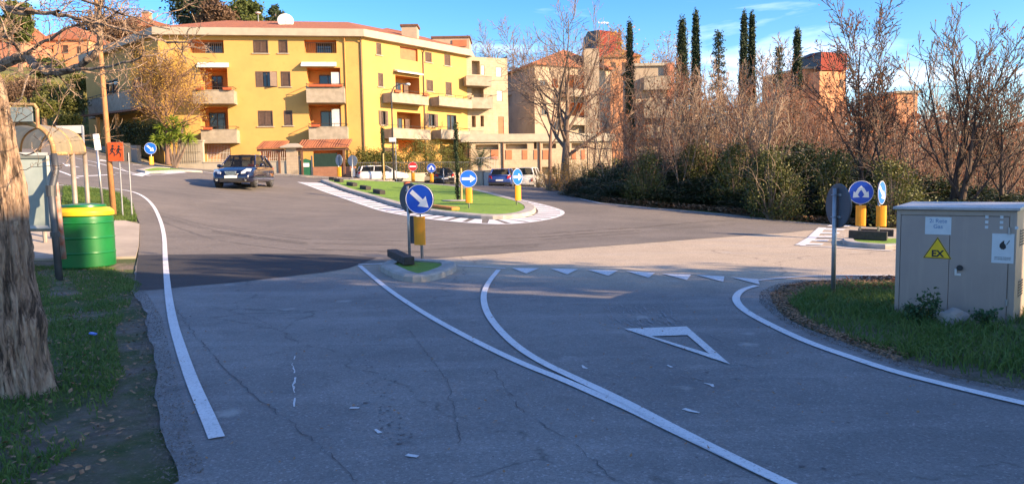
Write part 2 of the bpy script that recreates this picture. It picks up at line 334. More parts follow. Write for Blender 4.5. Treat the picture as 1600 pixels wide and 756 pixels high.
M['leaf_brown'] = mat('brown_wintry_twigs', (.17, .105, .065), (.11, .07, .045), .7, .9, transl=.2)
M['leaf_gold'] = mat('golden_autumn_leaves', (.50, .30, .05), (.36, .23, .05), 1.5, .8, transl=.3)
M['leaf_cypress'] = mat('cypress_foliage', (.016, .036, .014), (.035, .055, .02), 1.6, .8)
M['leaf_pine'] = mat('pine_foliage', (.045, .075, .015), (.10, .12, .025), .6, .8, transl=.15)
M['leaf_hedge'] = mat('hedge_leaves', (.085, .11, .02), (.16, .15, .03), 1.5, .7, transl=.25)
M['leaf_yucca'] = mat('yucca_leaves', (.30, .38, .05), (.18, .26, .04), 3, .5, transl=.25)
M['grass'] = mat('grass_blades', (.075, .15, .028), (.125, .19, .04), 2.0, .7, transl=.3)
M['grass_dry'] = mat('dry_grass_blades', (.30, .24, .07), (.20, .19, .05), 2.0, .8, transl=.3)
M['litter'] = mat('fallen_leaf_litter', (.36, .22, .12), (.22, .11, .055), 25, .9)
M['hill'] = mat('hillside_grass', (.16, .17, .035), (.10, .09, .03), .25, .95, detail=8)
def ground_mat():
    m, N, L, b = newmat('verge_ground'); co = objco(N)
    soil = mixc(N, L, ramp(N, L, noise(N, L, co, 7, 7, .75), [(.35, G1), (.65, W1)]), (.13, .10, .08), (.27, .21, .165))
    grs = mixc(N, L, ramp(N, L, noise(N, L, co, 9, 6, .7), [(.35, G1), (.65, W1)]), (.045, .08, .015), (.09, .115, .025))
    col = mixc(N, L, ramp(N, L, noise(N, L, co, .9, 6, .65, .3), [(.42, W1), (.56, G1)]), grs, soil)
    v = N.new('ShaderNodeTexVoronoi'); v.inputs['Scale'].default_value = 22; L.new(co, v.inputs['Vector'])
    col = mixc(N, L, ramp(N, L, v.outputs['Distance'], [(.12, (.8,)*3), (.2, G1)]), col, (.30, .22, .14))
    L.new(col, b.inputs['Base Color']); b.inputs['Roughness'].default_value = .97; bump(N, L, b, noise(N, L, co, 18, 7, .75), 1.0, .06); return m
M['ground'] = ground_mat()

# ---------- draped sheets ----------
def set_z(me, off):
    n = len(me.vertices); co = np.empty(n*3); me.vertices.foreach_get('co', co); co = co.reshape(-1, 3)
    co[:, 2] = Hn(co[:, 0], co[:, 1])+off+co[:, 2]; me.vertices.foreach_set('co', co.ravel()); me.update()
def drape(name, poly, mat_, off, holes=(), parent=None, cell=.5, skirt=0.0):
    loops = [[Vector((p[0], p[1], 0)) for p in poly]]+[[Vector((p[0], p[1], 0)) for p in h] for h in holes]
    flat = [p for l in loops for p in l]; bm = bmesh.new(); vs = [bm.verts.new(p) for p in flat]
    for t in tessellate_polygon(loops):
        try: bm.faces.new([vs[i] for i in t])
        except ValueError: pass
    xs = [p.x for p in flat]; ys = [p.y for p in flat]
    for ax, lo, hi in ((0, min(xs), max(xs)), (1, min(ys), max(ys))):
        c = math.ceil(lo/cell)*cell
        while c < hi:
            co = [0, 0, 0]; no = [0, 0, 0]; co[ax] = c; no[ax] = 1
            bmesh.ops.bisect_plane(bm, geom=bm.verts[:]+bm.edges[:]+bm.faces[:], plane_co=co, plane_no=no, dist=1e-5)
            c += cell
    bmesh.ops.recalc_face_normals(bm, faces=bm.faces)
    for f in bm.faces:
        if f.normal.z < 0: f.normal_flip()
    if skirt:
        ed = [e for e in bm.edges if len(e.link_faces) == 1]
        r = bmesh.ops.extrude_edge_only(bm, edges=ed)
        for g in r['geom']:
            if isinstance(g, bmesh.types.BMVert): g.co.z -= skirt
    me = bpy.data.meshes.new(name); bm.to_mesh(me); bm.free(); set_z(me, off); me.materials.append(mat_)
    o = bpy.data.objects.new(name, me); COL.objects.link(o)
    if parent: o.parent = parent
    return o
def resample(pts, step):
    out = [pts[0]]
    for a, b in zip(pts[:-1], pts[1:]):
        d = math.dist(a, b); n = max(1, int(round(d/step)))
        out += [(a[0]+(b[0]-a[0])*i/n, a[1]+(b[1]-a[1])*i/n) for i in range(1, n+1)]
    return out
def smooth_line(pts, it=2):
    for _ in range(it):
        q = [pts[0]]
        for a, b in zip(pts[:-1], pts[1:]):
            q += [(a[0]*.75+b[0]*.25, a[1]*.75+b[1]*.25), (a[0]*.25+b[0]*.75, a[1]*.25+b[1]*.75)]
        pts = q+[pts[-1]]
    return pts
def even(pts, n):
    "n points evenly spaced along a line"
    L_ = [0]
    for a, b in zip(pts[:-1], pts[1:]): L_.append(L_[-1]+math.dist(a, b))
    T = np.linspace(0, L_[-1], n); return list(zip(np.interp(T, L_, [p[0] for p in pts]), np.interp(T, L_, [p[1] for p in pts])))
def normals2(pts, closed=False):
    n = len(pts); out = []
    for i in range(n):
        a = pts[(i-1) % n if closed else max(i-1, 0)]; b = pts[(i+1) % n if closed else min(i+1, n-1)]
        dx, dy = b[0]-a[0], b[1]-a[1]; l = math.hypot(dx, dy) or 1; out.append((-dy/l, dx/l))
    return out
def offset(pts, d, closed=False): return [(p[0]+n[0]*d, p[1]+n[1]*d) for p, n in zip(pts, normals2(pts, closed))]
def strip(mb, pts, w, off):
    pts = resample(pts, .25); a = offset(pts, w/2); b = offset(pts, -w/2)
    za = Hn([p[0] for p in a], [p[1] for p in a]); zb = Hn([p[0] for p in b], [p[1] for p in b]); n = len(a)
    mb.add([(p[0], p[1], z+off) for p, z in zip(a, za)]+[(p[0], p[1], z+off) for p, z in zip(b, zb)], [(i, i+1, n+i+1, n+i) for i in range(n-1)])
def polymark(mb, poly, off):
    n = len(poly); tr = tessellate_polygon([[Vector((p[0], p[1], 0)) for p in poly]])
    mb.add([(p[0], p[1], H(*p)+off) for p in poly], [tuple(t) for t in tr])
def inpoly(x, y, poly):
    r = np.zeros(len(x), bool); n = len(poly)
    for i in range(n):
        x0, y0 = poly[i]; x1, y1 = poly[i-1]
        c = ((y0 > y) != (y1 > y)) & (x < (x1-x0)*(y-y0)/((y1-y0) if y1 != y0 else 1e-9)+x0); r ^= c
    return r
def GP(lst): return [G(*p) for p in lst]
M['gravel'] = mat('grit', (.20, .165, .13), (.10, .08, .065), 40, .95)
# ================= THE SETTING: ground, road, markings =================
def axis(dense, coarse):
    return sorted(set([round(v, 4) for v in dense]+[round(v, 4) for v in coarse]))
gx = axis(np.arange(-60, 60.1, .5), list(range(-900, -60, 30))+list(range(60, 901, 30)))
gy = axis(np.arange(-8, 80.1, .5), list(range(-400, -8, 28))+list(np.arange(80, 200, 4))+list(range(200, 1201, 40)))
X_, Y_ = np.meshgrid(gx, gy); Z_ = Hn(X_.ravel(), Y_.ravel())
nx = len(gx); ny = len(gy)
_v = list(zip(X_.ravel().tolist(), Y_.ravel().tolist(), Z_.tolist()))
_f = [(j*nx+i, j*nx+i+1, (j+1)*nx+i+1, (j+1)*nx+i) for j in range(ny-1) for i in range(nx-1)]
me = bpy.data.meshes.new('ground'); me.from_pydata(_v, [], _f); me.materials.append(M['ground']); me.materials.append(M['hill'])
cx = np.array([(gx[i]+gx[i+1])/2 for j in range(ny-1) for i in range(nx-1)]); cy = np.array([(gy[j]+gy[j+1])/2 for j in range(ny-1) for i in range(nx-1)])
me.polygons.foreach_set('material_index', ((cy > 62) | (cx < -32)).astype(int).tolist())
me.polygons.foreach_set('use_smooth', [True]*len(me.polygons)); me.update()
ground = bpy.data.objects.new('ground', me); COL.objects.link(ground); tag(ground, kind='structure')

# roundabout outlines
k_near = GP([(505,287),(529,296.5),(556,305),(584,313.5),(622,325.5),(650,331.5),(676,336.5),(721,341.5),(762,344),(794,343.5),(820,340.5),(834,336),(838,331),(834,325.5),(819,319),(795,312.5),(765,304.5),(735,298),(705,293.5)])
kerb_out = smooth_line(k_near+[(-5.8, 42.2), (-8.3, 42.6), (-10.0, 41.6), (-10.4, 40.2), k_near[0]], 1)[:-1]
o_near = GP([(466,285.5),(487.5,292.7),(515,303),(542.5,312.6),(570,322),(590.7,329),(622,336),(671,344),(721,348.8),(770,351.8),(802.6,351.3),(835,348),(862,343),(877,337.5),(880,333),(874,329),(851,322),(819,314.5),(786,308),(754,301.5),(715,294.5)])
outer = smooth_line(o_near+[(-5.9, 43.2), (-8.6, 43.6), (-10.8, 42.6)], 1)

# roadway sheet
left_edge = GP([(275,756),(262,700),(250,640),(238,560),(230,500),(209,457),(213,420),(219,385),(219,350),(207,318),(180,300),(140,294.5)])
rg_ = random.Random(3)
def ragged(pts, a=.008): return [(p[0]+rg_.uniform(-a, a)+.025*math.sin(p[1]*2.1)+.012*math.sin(p[1]*6.3), p[1]+rg_.uniform(-a, a)) for p in resample(pts, .15)]
road_poly = [(-2.1, -8), (-2.1, 2.0), (-2.05, 3.4)]+ragged(left_edge[:8])+left_edge[8:]+[(-18, 27.8), (-24, 29.5), (-34, 31), (-46, 33), (-60, 36), (-60, 62), (-52, 66), (-43, 66.5), (-38, 62.5), (-32, 58.2), (-28.2, 55.6), (-22, 54.2), (-15, 53.5), (-9, 54.5), (-4.5, 57.5), (-2, 60.5), (2.0, 60.5), (2.6, 54), (2.5, 46), (2.75, 38.3)]
road_poly += GP([(905,310),(940,317.5),(1020,326),(1100,332),(1200,342.5),(1290,351),(1400,358)])+[(17, 21.6), (25, 20.6), (40, 20), (40, 10.6), (15, 10.9), (8, 11.2)]
verge_edge = GP([(1395,437),(1320,439),(1270,441),(1225,448),(1203,460),(1205,476),(1232,500),(1290,528),(1400,568),(1500,594),(1600,612)])
road_poly += ragged(verge_edge)+[(4.9, 4.0), (6.2, 2), (8.0, 0), (9.5, -4), (10, -8)]
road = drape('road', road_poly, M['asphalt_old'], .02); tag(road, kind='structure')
# the newly laid ring carriageway, darker than the old road, with a ragged joint in front
new_front = GP([(209,457),(240,455),(300,449),(370,443),(440,435),(500,428),(545,421),(562,415.5),(600,411),(640,408.5),(700,404),(780,398),(860,392.5),(950,386),(1040,379),(1130,372),(1215,366),(1280,360),(1330,357.5)])
mid = drape('ring_road', new_front[:1]+[(p[0]+rng.uniform(-.05, .05), p[1]+rng.uniform(-.03, .03)) for p in resample(new_front, .3)[1:]]+GP([(1290,351.5),(1200,343),(1100,332.5),(1020,326.5),(940,318),(905,310.5)])+[(2.7, 38.3), (2.45, 46), (2.5, 54), (1.9, 60.4), (-2, 60.4), (-4.5, 57.4), (-9, 54.4), (-15, 53.4), (-22, 54.1), (-28.2, 55.5), (-32, 58.1), (-38, 62.4), (-43, 66.4), (-52, 65.8), (-60, 61.8), (-60, 36.2), (-46, 33.2), (-34, 31.2), (-24, 29.7), (-18, 28)]+GP([(140,295),(180,300.5),(206,318.5),(218,350),(218,385),(212,420)]), M['asphalt_mid'], .023)
tag(mid, kind='structure')
dark = drape('fresh_asphalt_patch', GP([(210,456),(240,454.5),(300,448.5),(370,442.5),(440,434.5),(500,427.5),(545,420.5),(568,412),(590,404),(520,399),(420,398),(300,399),(216,400)]), M['asphalt_new'], .026); tag(dark, kind='structure')

lines = MB()
def line(px, w=.12, off=.031, sm=2): strip(lines, smooth_line(GP(px), sm), w, off)
line([(339,690),(322,650),(300,600),(283,550),(271,510),(264,470),(260,430),(258,400),(257,370),(251,345),(240,322),(222,306),(200,298.5),(170,296)], .10)
line([(170,296),(130,293),(90,290),(40,287)], .13)
line([(562,417),(585,437),(615,461),(660,491),(705,517),(760,546),(820,574.5),(880,598),(940,625),(985,645),(1045,675),(1110,706),(1206,753),(1290,792)], .085)
line([(779,424),(764,442),(755,462),(757,483),(767,503),(787,527),(813,550),(850,573),(890,592),(930,611),(985,638),(1045,671),(1110,705),(1206,753),(1290,792)], .085, .034)
line([(560,415.5),(580,414.5),(600,414)], .10)
line([(1182,449),(1160,455),(1149,466),(1152,478),(1168,492),(1205,512),(1262,539),(1330,563),(1400,586.5),(1500,612),(1600,636),(1700,658)], .10)
line([(716,417),(760,419.5),(790,421.5)], .05, .031, 0)
line([(1178,441),(1210,438),(1250,434.5),(1300,433),(1395,432.5)], .08)
strip(lines, resample(GP([(905,311.5),(940,319),(1020,327.5),(1100,333.5),(1200,344),(1290,352.5),(1400,359.5)])+[(17, 21.3), (25, 20.3), (39, 19.7)], .5), .12, .031)
lines_o = lines.build('road_marking', M['line'], recalc=False); tag(lines_o, kind='structure')
tri = MB()
for a, b in [((800,421),(842,421.5)),((860,422),(903,423)),((918,424),(966,425)),((978,426),(1024,428.5)),((1034,430),(1080,431.5)),((1088,432),(1132,434.5)),((1142,435.5),(1184,439))]:
    A, B = G(*a), G(*b); c = ((A[0]+B[0])/2, (A[1]+B[1])/2-.75); polymark(tri, [A, B, c], .031)
# big give-way triangle painted on the lane, worn at its far side
Ta, Tb, Tc = (Vector(G(*p)) for p in ((975,517.5),(1073,514),(1141,574)))
cen = (Ta+Tb+Tc)/3
ia, ib, ic = (Vector(G(*p)) for p in ((1018,529.5),(1074,527.5),(1108,557)))
for q in ((Ta, Tb, ib, ia), (Tb, Tc, ic, ib), (Tc, Ta, ia, ic)): polymark(tri, [tuple(p) for p in q], .031)
tag(tri.build('give_way_marking', M['line_worn'], recalc=False), kind='structure')
def marks(name, mat_, quads, off=.04):
    mb = MB()
    for q in quads: polymark(mb, GP(q) if max(abs(c) for c in q[0]) > 90 else q, off)
    return tag(mb.build(name, mat_, recalc=False), kind='structure')
# left arm of the junction: zebra, arrows, edge lines
L2 = MB()
def line2(px, w=.14): strip(L2, smooth_line(GP(px), 1), w, .033)
line2([(130,230),(160,237),(200,247),(240,256),(300,267),(345,274)], .16)
line2([(118,248),(150,255),(175,262),(200,270),(235,276)], .14)
line2([(85,266),(105,273),(122,280)], .14)
line2([(120,277),(150,275.5),(178,274)], .22); line2([(180,271),(240,275),(290,271)], .14)
for q in ([(135,258),(158,250),(168,252),(150,261)], [(188,263),(208,257.5),(222,259),(196,268)], [(205,274),(232,268.5),(240,270),(222,277)], [(240,271),(275,267.5),(292,270),(262,272)], [(97,256),(107,257.5),(126,263),(103,261)]):
    g = GP(q)
    polymark(L2, g, .033)
tag(L2.build('side_road_marking', M['line'], recalc=False), kind='structure')
# right arm: hatched tip in front of the splitter island
R2 = MB()
for i in range(6):
    t = i/5; x0 = 1250+42*t; y0 = 384-29*t
    polymark(R2, GP([(x0, y0), (x0+34, y0+.8), (x0+38, y0-1.6), (x0+5, y0-2.6)]), .033)
strip(R2, GP([(1250,385),(1268,374),(1285,357)]), .22, .033); strip(R2, GP([(1250,385.5),(1310,388.5),(1395,394)]), .12, .033)
strip(R2, GP([(1285,357),(1340,361),(1400,365.5)]), .12, .033)
for k in range(5):
    y = 363+k*3.2; strip(R2, GP([(1288, y), (1322, y+2.0)]), .09, .036)
tag(R2.build('island_marking', M['line'], recalc=False), kind='structure')
# apron of painted bars round the roundabout
ap = MB(); strip(ap, outer, .14, .034)
kin = even(offset(kerb_out, .0, True)[:], 200)
NB = 64
ko = even([kerb_out[i] for i in range(len(kerb_out))], 400); oo = even(outer, 260)
def nearest(p, pts): return min(pts, key=lambda q: (q[0]-p[0])**2+(q[1]-p[1])**2)
for i in range(0, 258, 4):
    a, b = oo[i], oo[min(i+3, 259)]; j = max(0, i-2)
    c, d = nearest(oo[min(j+3, 259)], ko), nearest(oo[j], ko)
    if math.dist(a, d) > 3.4: continue
    def lerp(p, q, t): return (p[0]+(q[0]-p[0])*t, p[1]+(q[1]-p[1])*t)
    c = lerp(b, c, .9); d = lerp(a, d, .9)
    polymark(ap, [a, b, c, d], .031)
tag(ap.build('roundabout_marking', M['line'], recalc=False), kind='structure')
# cracks, oil drips and scuffs on the shaded carriageway
cr_ = random.Random(17)
def crack(mb, px, w, off, jit, gap=.0):
    pts = resample(GP(px), .07); seg = []
    for p in pts:
        if cr_.random() < gap:
            if len(seg) > 1: strip_v(mb, seg, off)
            seg = []
        else: seg.append((p[0]+cr_.gauss(0, jit), p[1]+cr_.gauss(0, jit), w*cr_.uniform(.3, 1.4)))
    if len(seg) > 1: strip_v(mb, seg, off)
def strip_v(mb, pts, off):
    n = normals2([(p[0], p[1]) for p in pts]); L_ = len(pts)
    mb.add([(p[0]+q[0]*p[2]/2, p[1]+q[1]*p[2]/2, H(p[0], p[1])+off) for p, q in zip(pts, n)]+[(p[0]-q[0]*p[2]/2, p[1]-q[1]*p[2]/2, H(p[0], p[1])+off) for p, q in zip(pts, n)], [(i, i+1, L_+i+1, L_+i) for i in range(L_-1)])
mb = MB()
for px_, w_ in (([(268,478),(312,535),(352,580),(402,628),(462,668),(520,720),(560,760)], .009), ([(770,580),(810,640),(900,700),(960,756)], .008), ([(330,480),(400,500),(470,540)], .006), ([(640,520),(700,600),(720,700)], .006)):
    crack(mb, px_, w_, .026, .012, .05)
M['tar'] = mat('dark_tar', (.085, .08, .085), (.11, .105, .11), 20, .9)
tag(mb.build('road_crack', M['tar'], recalc=False), kind='structure')
mb = MB()
for k in range(230):
    t = cr_.random(); a = (np.interp(t, [0, .3, .6, 1], [530, 556, 588, 628])+cr_.gauss(0, 5+22*t*cr_.random()), 470+230*t)
    if cr_.random() < .3: a = (cr_.uniform(560, 1350), cr_.uniform(470, 740))
    g = G(*a); r_ = abs(cr_.gauss(.002, .005))+.003; mb.add([(g[0]+r_*cr_.uniform(.6, 1.5)*math.cos(w)*.9, g[1]+r_*cr_.uniform(.6, 1.5)*math.sin(w), H(*g)+.0255) for w in np.linspace(0, 2*math.pi, 9)[:-1]], [tuple(range(8))])
tag(mb.build('oil_spots', M['tar'], recalc=False), 'dark oil drips dotted along the shaded lane', 'oil spots', kind='stuff')
mb = MB(); crack(mb, [(461,560),(457,574),(463,590),(458,606),(461,622),(460,640)], .016, .027, .004, .02)
for (x_, y_, l_) in ((640, 716, 14), (548, 640, 10), (585, 676, 12), (1005, 560, 20), (1090, 600, 26), (1060, 640, 30), (1045, 575, 22), (905, 575, 16)): crack(mb, [(x_, y_), (x_+l_, y_+l_*.35)], .03, .027, .012, .08)
tag(mb.build('paint_drips', M['line_worn'], recalc=False), kind='structure')
mb = MB(); M['scuff'] = mat('faint_paint_dust', (.30, .295, .30), (.22, .215, .22), 9, .9)
for k in range(40):
    x_ = cr_.uniform(982, 1075); y_ = cr_.uniform(508, 530); l_ = cr_.uniform(.4, 1); crack(mb, [(x_, y_), (x_-34*l_, y_-20*l_), (x_-52*l_+cr_.uniform(-8, 8), y_-42*l_)], cr_.uniform(.006, .018), .0285, .004, .3)
for k in range(26):
    x_ = cr_.uniform(950, 1200); y_ = cr_.uniform(520, 640); crack(mb, [(x_, y_), (x_+cr_.uniform(8, 30), y_+cr_.uniform(2, 12))], cr_.uniform(.004, .012), .0285, .008, .3)
tag(mb.build('paint_dust', M['scuff'], recalc=False), kind='structure')
mb = MB(); M['tyre_mark'] = mat('faint_tyre_mark', (.105, .095, .086), (.15, .135, .12), 2.5, .9)
for k in range(22):
    o_ = cr_.uniform(-1, 1); s_ = cr_.uniform(0, .5); P_ = [(230+10*o_, 330+12*o_), (330, 362+14*o_), (480, 382+14*o_), (660, 386+14*o_), (840, 378+12*o_), (1000, 366+10*o_), (1150, 352+8*o_), (1300, 362+5*o_)]
    a_ = int(cr_.uniform(0, 5)); crack(mb, P_[a_:a_+cr_.randint(2, 3)], cr_.uniform(.02, .07), .0262, .004, .05)
tag(mb.build('tyre_marks', M['tyre_mark'], recalc=False), kind='structure')
def kerbed(name, outline, width, height, top_mat=None, crown=0.0, turf_off=.02):
    "a raised kerb ring with its infill; returns the kerb object"
    n = len(outline); cxm = sum(p[0] for p in outline)/n; cym = sum(p[1] for p in outline)/n
    ins = offset(outline, width, True)
    if sum((p[0]-cxm)**2+(p[1]-cym)**2 for p in ins) > sum((p[0]-cxm)**2+(p[1]-cym)**2 for p in outline): ins = offset(outline, -width, True)
    lip = [(o[0]+(i[0]-o[0])*.12, o[1]+(i[1]-o[1])*.12) for o, i in zip(outline, ins)]
    mb = MB(); rows = [(outline, -.1), (outline, height-.03), (lip, height), (ins, height), (ins, -.05)]
    vs = []
    for r, z in rows:
        hz = Hn([p[0] for p in r], [p[1] for p in r]); vs += [(p[0], p[1], float(h)+z) for p, h in zip(r, hz)]
    mb.add(vs, [(k*n+i, k*n+(i+1) % n, (k+1)*n+(i+1) % n, (k+1)*n+i) for k in range(4) for i in range(n)])
    return mb, ins
ring = resample(kerb_out+[kerb_out[0]], .6)[:-1]
mb, inner = kerbed('kerb', ring, .38, .15)
kerb = mb.build('roundabout_kerb', M['kerb']); tag(kerb, kind='structure')
lawn = drape('roundabout_lawn', offset(inner, 0, True), M['turf'], .14); tag(lawn, kind='structure')
# pavements
pave = drape('pavement', GP([(44,407),(120,406),(212,404),(217,385),(218,352),(196,347),(120,346),(44,350)]), M['paving'], .05, skirt=.1); tag(pave, kind='structure')
walk = drape('footway', [(-31.5, 58.9), (-28, 56.4), (-22, 54.9), (-15, 54.2), (-9.2, 55.1), (-9.4, 57.0), (-15, 56.2), (-22, 56.9), (-28, 58.6)], M['paving'], .12, skirt=.2); tag(walk, kind='structure')
def scatter(n, poly, seed, cond=None):
    r = np.random.RandomState(seed); P = np.array(poly); lo, hi = P.min(0), P.max(0); out = np.zeros((0, 2))
    while len(out) < n:
        q = r.uniform(lo, hi, (n*2, 2)); k = inpoly(q[:, 0], q[:, 1], poly)
        if cond is not None: k &= cond(q, r)
        out = np.vstack([out, q[k]])
        if k.sum() == 0: break
    return out[:n], r
def blades(name, n, poly, seed, mat_, h0, h1, w, cond=None, lean=.5, off=0.0):
    P, r = scatter(n, poly, seed, cond); n = len(P); z = Hn(P[:, 0], P[:, 1])+off
    a = r.uniform(0, 2*np.pi, n); h = r.uniform(h0, h1, n); lx = r.normal(0, lean, n)*h; ly = r.normal(0, lean, n)*h
    dx, dy = np.cos(a)*w, np.sin(a)*w
    V = np.empty((n, 5, 3)); V[:, 0] = np.c_[P[:, 0]-dx, P[:, 1]-dy, z-.01]; V[:, 1] = np.c_[P[:, 0]+dx, P[:, 1]+dy, z-.01]
    V[:, 2] = np.c_[P[:, 0]+dx*.7+lx*.35, P[:, 1]+dy*.7+ly*.35, z+h*.6]; V[:, 3] = np.c_[P[:, 0]-dx*.7+lx*.35, P[:, 1]-dy*.7+ly*.35, z+h*.6]
    V[:, 4] = np.c_[P[:, 0]+lx, P[:, 1]+ly, z+h*.95]
    i = np.arange(n)*5; f = np.c_[i, i+1, i+2, i+3].tolist()+np.c_[i+3, i+2, i+4].tolist()
    me = bpy.data.meshes.new(name); me.from_pydata(V.reshape(-1, 3).tolist(), [], f); me.materials.append(mat_); me.update()
    o = bpy.data.objects.new(name, me); COL.objects.link(o); return o
def flakes(name, n, poly, seed, mat_, s0, s1, off=.01, cond=None, hmax=.02):
    P, r = scatter(n, poly, seed, cond); n = len(P); z = Hn(P[:, 0], P[:, 1])+off
    a = r.uniform(0, 2*np.pi, n); s = r.uniform(s0, s1, n); c = np.c_[P, z+r.uniform(.003, hmax, n)]
    u = np.c_[np.cos(a), np.sin(a), r.normal(0, .35, n)]*s[:, None]; v = np.c_[-np.sin(a), np.cos(a), r.normal(0, .35, n)]*(s*.6)[:, None]
    V = np.stack([c-u, c-v, c+u*1.1, c+v], 1).reshape(-1, 3); V[:, 2] = np.maximum(V[:, 2], np.repeat(z, 4)+.003)
    i = np.arange(n)*4
    me = bpy.data.meshes.new(name); me.from_pydata(V.tolist(), [], np.c_[i, i+1, i+2, i+3].tolist()); me.materials.append(mat_); me.update()
    o = bpy.data.objects.new(name, me); COL.objects.link(o); return o
vg = [p for p in verge_edge]
right_verge = vg+[(4.5, 4.4), (6, 3), (12, 3), (12, 11), (8, 11)]
def dens(freq, cut):
    def f(q, r):
        g = 1.5*np.sin(q[:, 0]*freq*.8+2.1*np.sin(q[:, 1]*freq*.33+1))*np.sin(q[:, 1]*freq*.5+1.9*np.sin(q[:, 0]*freq*.7+2))+.5*np.sin(q[:, 0]*freq*3+q[:, 1]*freq*2.2)
        return g+r.normal(0, .6, len(q)) > cut
    return f
rv_in = GP([(1395,449),(1330,447),(1285,452),(1250,460),(1232,474),(1255,499),(1310,524),(1410,560),(1510,586),(1610,603)])+[(4.8, 4.3), (6, 3), (11, 3), (11, 10.2)]
tag(blades('verge_grass', 52000, rv_in, 3, M['grass'], .04, .15, .006, dens(2.3, -1.0), .75), 'tall dark green grass on the verge round the steel cabinet', 'grass', kind='stuff')
left_verge = [(-2.2, 3.2)]+left_edge[2:6]+GP([(205,425),(170,420),(95,425),(40,412)])+[(-16, 15.5), (-13, 8), (-9, 3.2)]
lv_in = [(-2.7, 3.2), (-2.75, 4.6), (-3.35, 6.2), (-4.5, 8.2), (-5.4, 10.3), (-6.2, 12.2), (-8.0, 14.6)]+[(-15, 15.0), (-13, 8), (-9, 3.2)]
tag(blades('lawn_grass', 110000, lv_in, 4, M['grass'], .02, .075, .006, dens(2.7, -.55), .7), 'short patchy grass under the gnarled tree and before the green tank', 'grass', kind='stuff')
strip_g = GP([(95,347),(214,346),(208,322),(186,303),(150,296),(100,292)])
tag(blades('strip_grass', 22000, strip_g, 5, M['grass'], .04, .12, .01, None, .6, .0), 'sunlit grass strip behind the bus shelter', 'grass', kind='stuff')
tag(flakes('fallen_leaves', 9000, left_verge, 6, M['litter'], .012, .03), 'dry brown leaves fallen on the left verge', 'leaf litter', kind='stuff')
le = left_edge[:6]; edge_band = offset(le, .10)+offset(le, -.16)[::-1]
tag(flakes('edge_gravel', 5200, edge_band, 21, M['gravel'], .003, .010, .022, None, .008), 'loose grit and soil crumbs along the left road edge', 'gravel', kind='stuff')
ve = verge_edge[2:]; tag(flakes('verge_gravel', 5200, offset(ve, .12)+offset(ve, -.14)[::-1], 22, M['gravel'], .004, .012, .022, None, .01), 'grit and crumbs along the right verge edge', 'gravel', kind='stuff')
rim = vg[:9]+[p for p in GP([(1420,556),(1310,520),(1255,497),(1235,474),(1250,461),(1290,450),(1395,446)])]
tag(flakes('verge_leaf_litter', 5000, rim, 8, M['litter'], .008, .022, .01, None, .03), 'brown leaf litter heaped along the edge of the right verge', 'leaf litter', kind='stuff')
hb = GP([(905,309),(940,316.5),(1020,324.5),(1100,330),(1200,341),(1290,349.5),(1400,356)])
hedge_foot = [(p[0]+.0, p[1]+.1) for p in hb]+[(17, 21.8), (24, 20.8), (24, 22.6), (17, 23.4)]+[(p[0]+.5, p[1]+1.6) for p in hb[::-1]]
tag(flakes('roadside_leaf_litter', 16000, hedge_foot, 9, M['litter'], .03, .07, .01, None, .22), 'orange brown leaf litter banked at the foot of the hedge', 'leaf litter', kind='stuff')
tag(flakes('road_debris', 700, GP([(300,740),(240,480),(560,430),(1100,450),(1500,640),(1100,756)]), 11, M['litter'], .006, .018, .03, None, .006), 'specks of leaves scattered on the shaded road', 'debris', kind='stuff')

tag(flakes('sunlit_leaf_litter', 7000, GP([(1300,438.5),(1395,435.5),(1395,458),(1330,456),(1290,447)])+[(8.2, 9.7), (8.4, 11.2)], 23, M['leaf_rust'], .015, .035, .02, None, .045), 'orange brown leaves heaped at the sunlit back edge of the right verge', 'leaf litter', kind='stuff')
# ================= BUILDINGS =================
class Face:
    "a facade plane: u runs to the right as seen from outside, n points outwards"
    def __init__(s, a, b):
        s.a = Vector((a[0], a[1], 0)); d = Vector((b[0]-a[0], b[1]-a[1], 0)); s.L = d.length; s.d = d.normalized(); s.n = Vector((s.d.y, -s.d.x, 0))
    def uz(s, px, py, out=0.0):
        r = Vector(ray(px, py)); e = Vector(EYE); a = s.a+s.n*out; t = (a-e).dot(s.n)/r.dot(s.n); p = e+r*t
        return ((p-s.a).dot(s.d), p.z)
    def mat(s, base=(0, 0, 0)):
        "local x = u, y = inwards, z = up"
        m = Matrix.Identity(4); i = -s.n
        for k in range(3): m[k][0] = s.d[k]; m[k][1] = i[k]; m[k][2] = (0, 0, 1)[k]; m[k][3] = s.a[k]-base[k]
        return m
    def rect(s, x0, x1, y0, y1, out=0.0):
        u0, z1 = s.uz(x0, (y0), out); u1, z0 = s.uz(x1, y1, out); return (u0, u1, z0, z1)
def wall_with_holes(mb, L, z0, z1, holes, kin=None, top=True):
    "holes: (u0,u1,z0,z1,depth,material)"
    us = sorted(set([0, L]+[min(max(v, 0), L) for h in holes for v in h[:2]])); zs = sorted(set([z0, z1]+[min(max(v, z0), z1) for h in holes for v in h[2:4]]))
    for i in range(len(us)-1):
        for j in range(len(zs)-1):
            uc, zc = (us[i]+us[i+1])/2, (zs[j]+zs[j+1])/2
            if us[i+1]-us[i] < 1e-5 or zs[j+1]-zs[j] < 1e-5: continue
            if any(h[0] < uc < h[1] and h[2] < zc < h[3] for h in holes): continue
            mb.add([(us[i], 0, zs[j]), (us[i+1], 0, zs[j]), (us[i+1], 0, zs[j+1]), (us[i], 0, zs[j+1])], [(0, 1, 2, 3)], 0)
    for h in holes:
        a, b, c, d, e = h[:5]; k = h[5] if len(h) > 5 else 0
        P = [(a, 0, c), (b, 0, c), (b, 0, d), (a, 0, d), (a, e, c), (b, e, c), (b, e, d), (a, e, d)]
        mb.add(P, [(0, 4, 5, 1), (1, 5, 6, 2), (2, 6, 7, 3), (3, 7, 4, 0), (4, 7, 6, 5)], k)
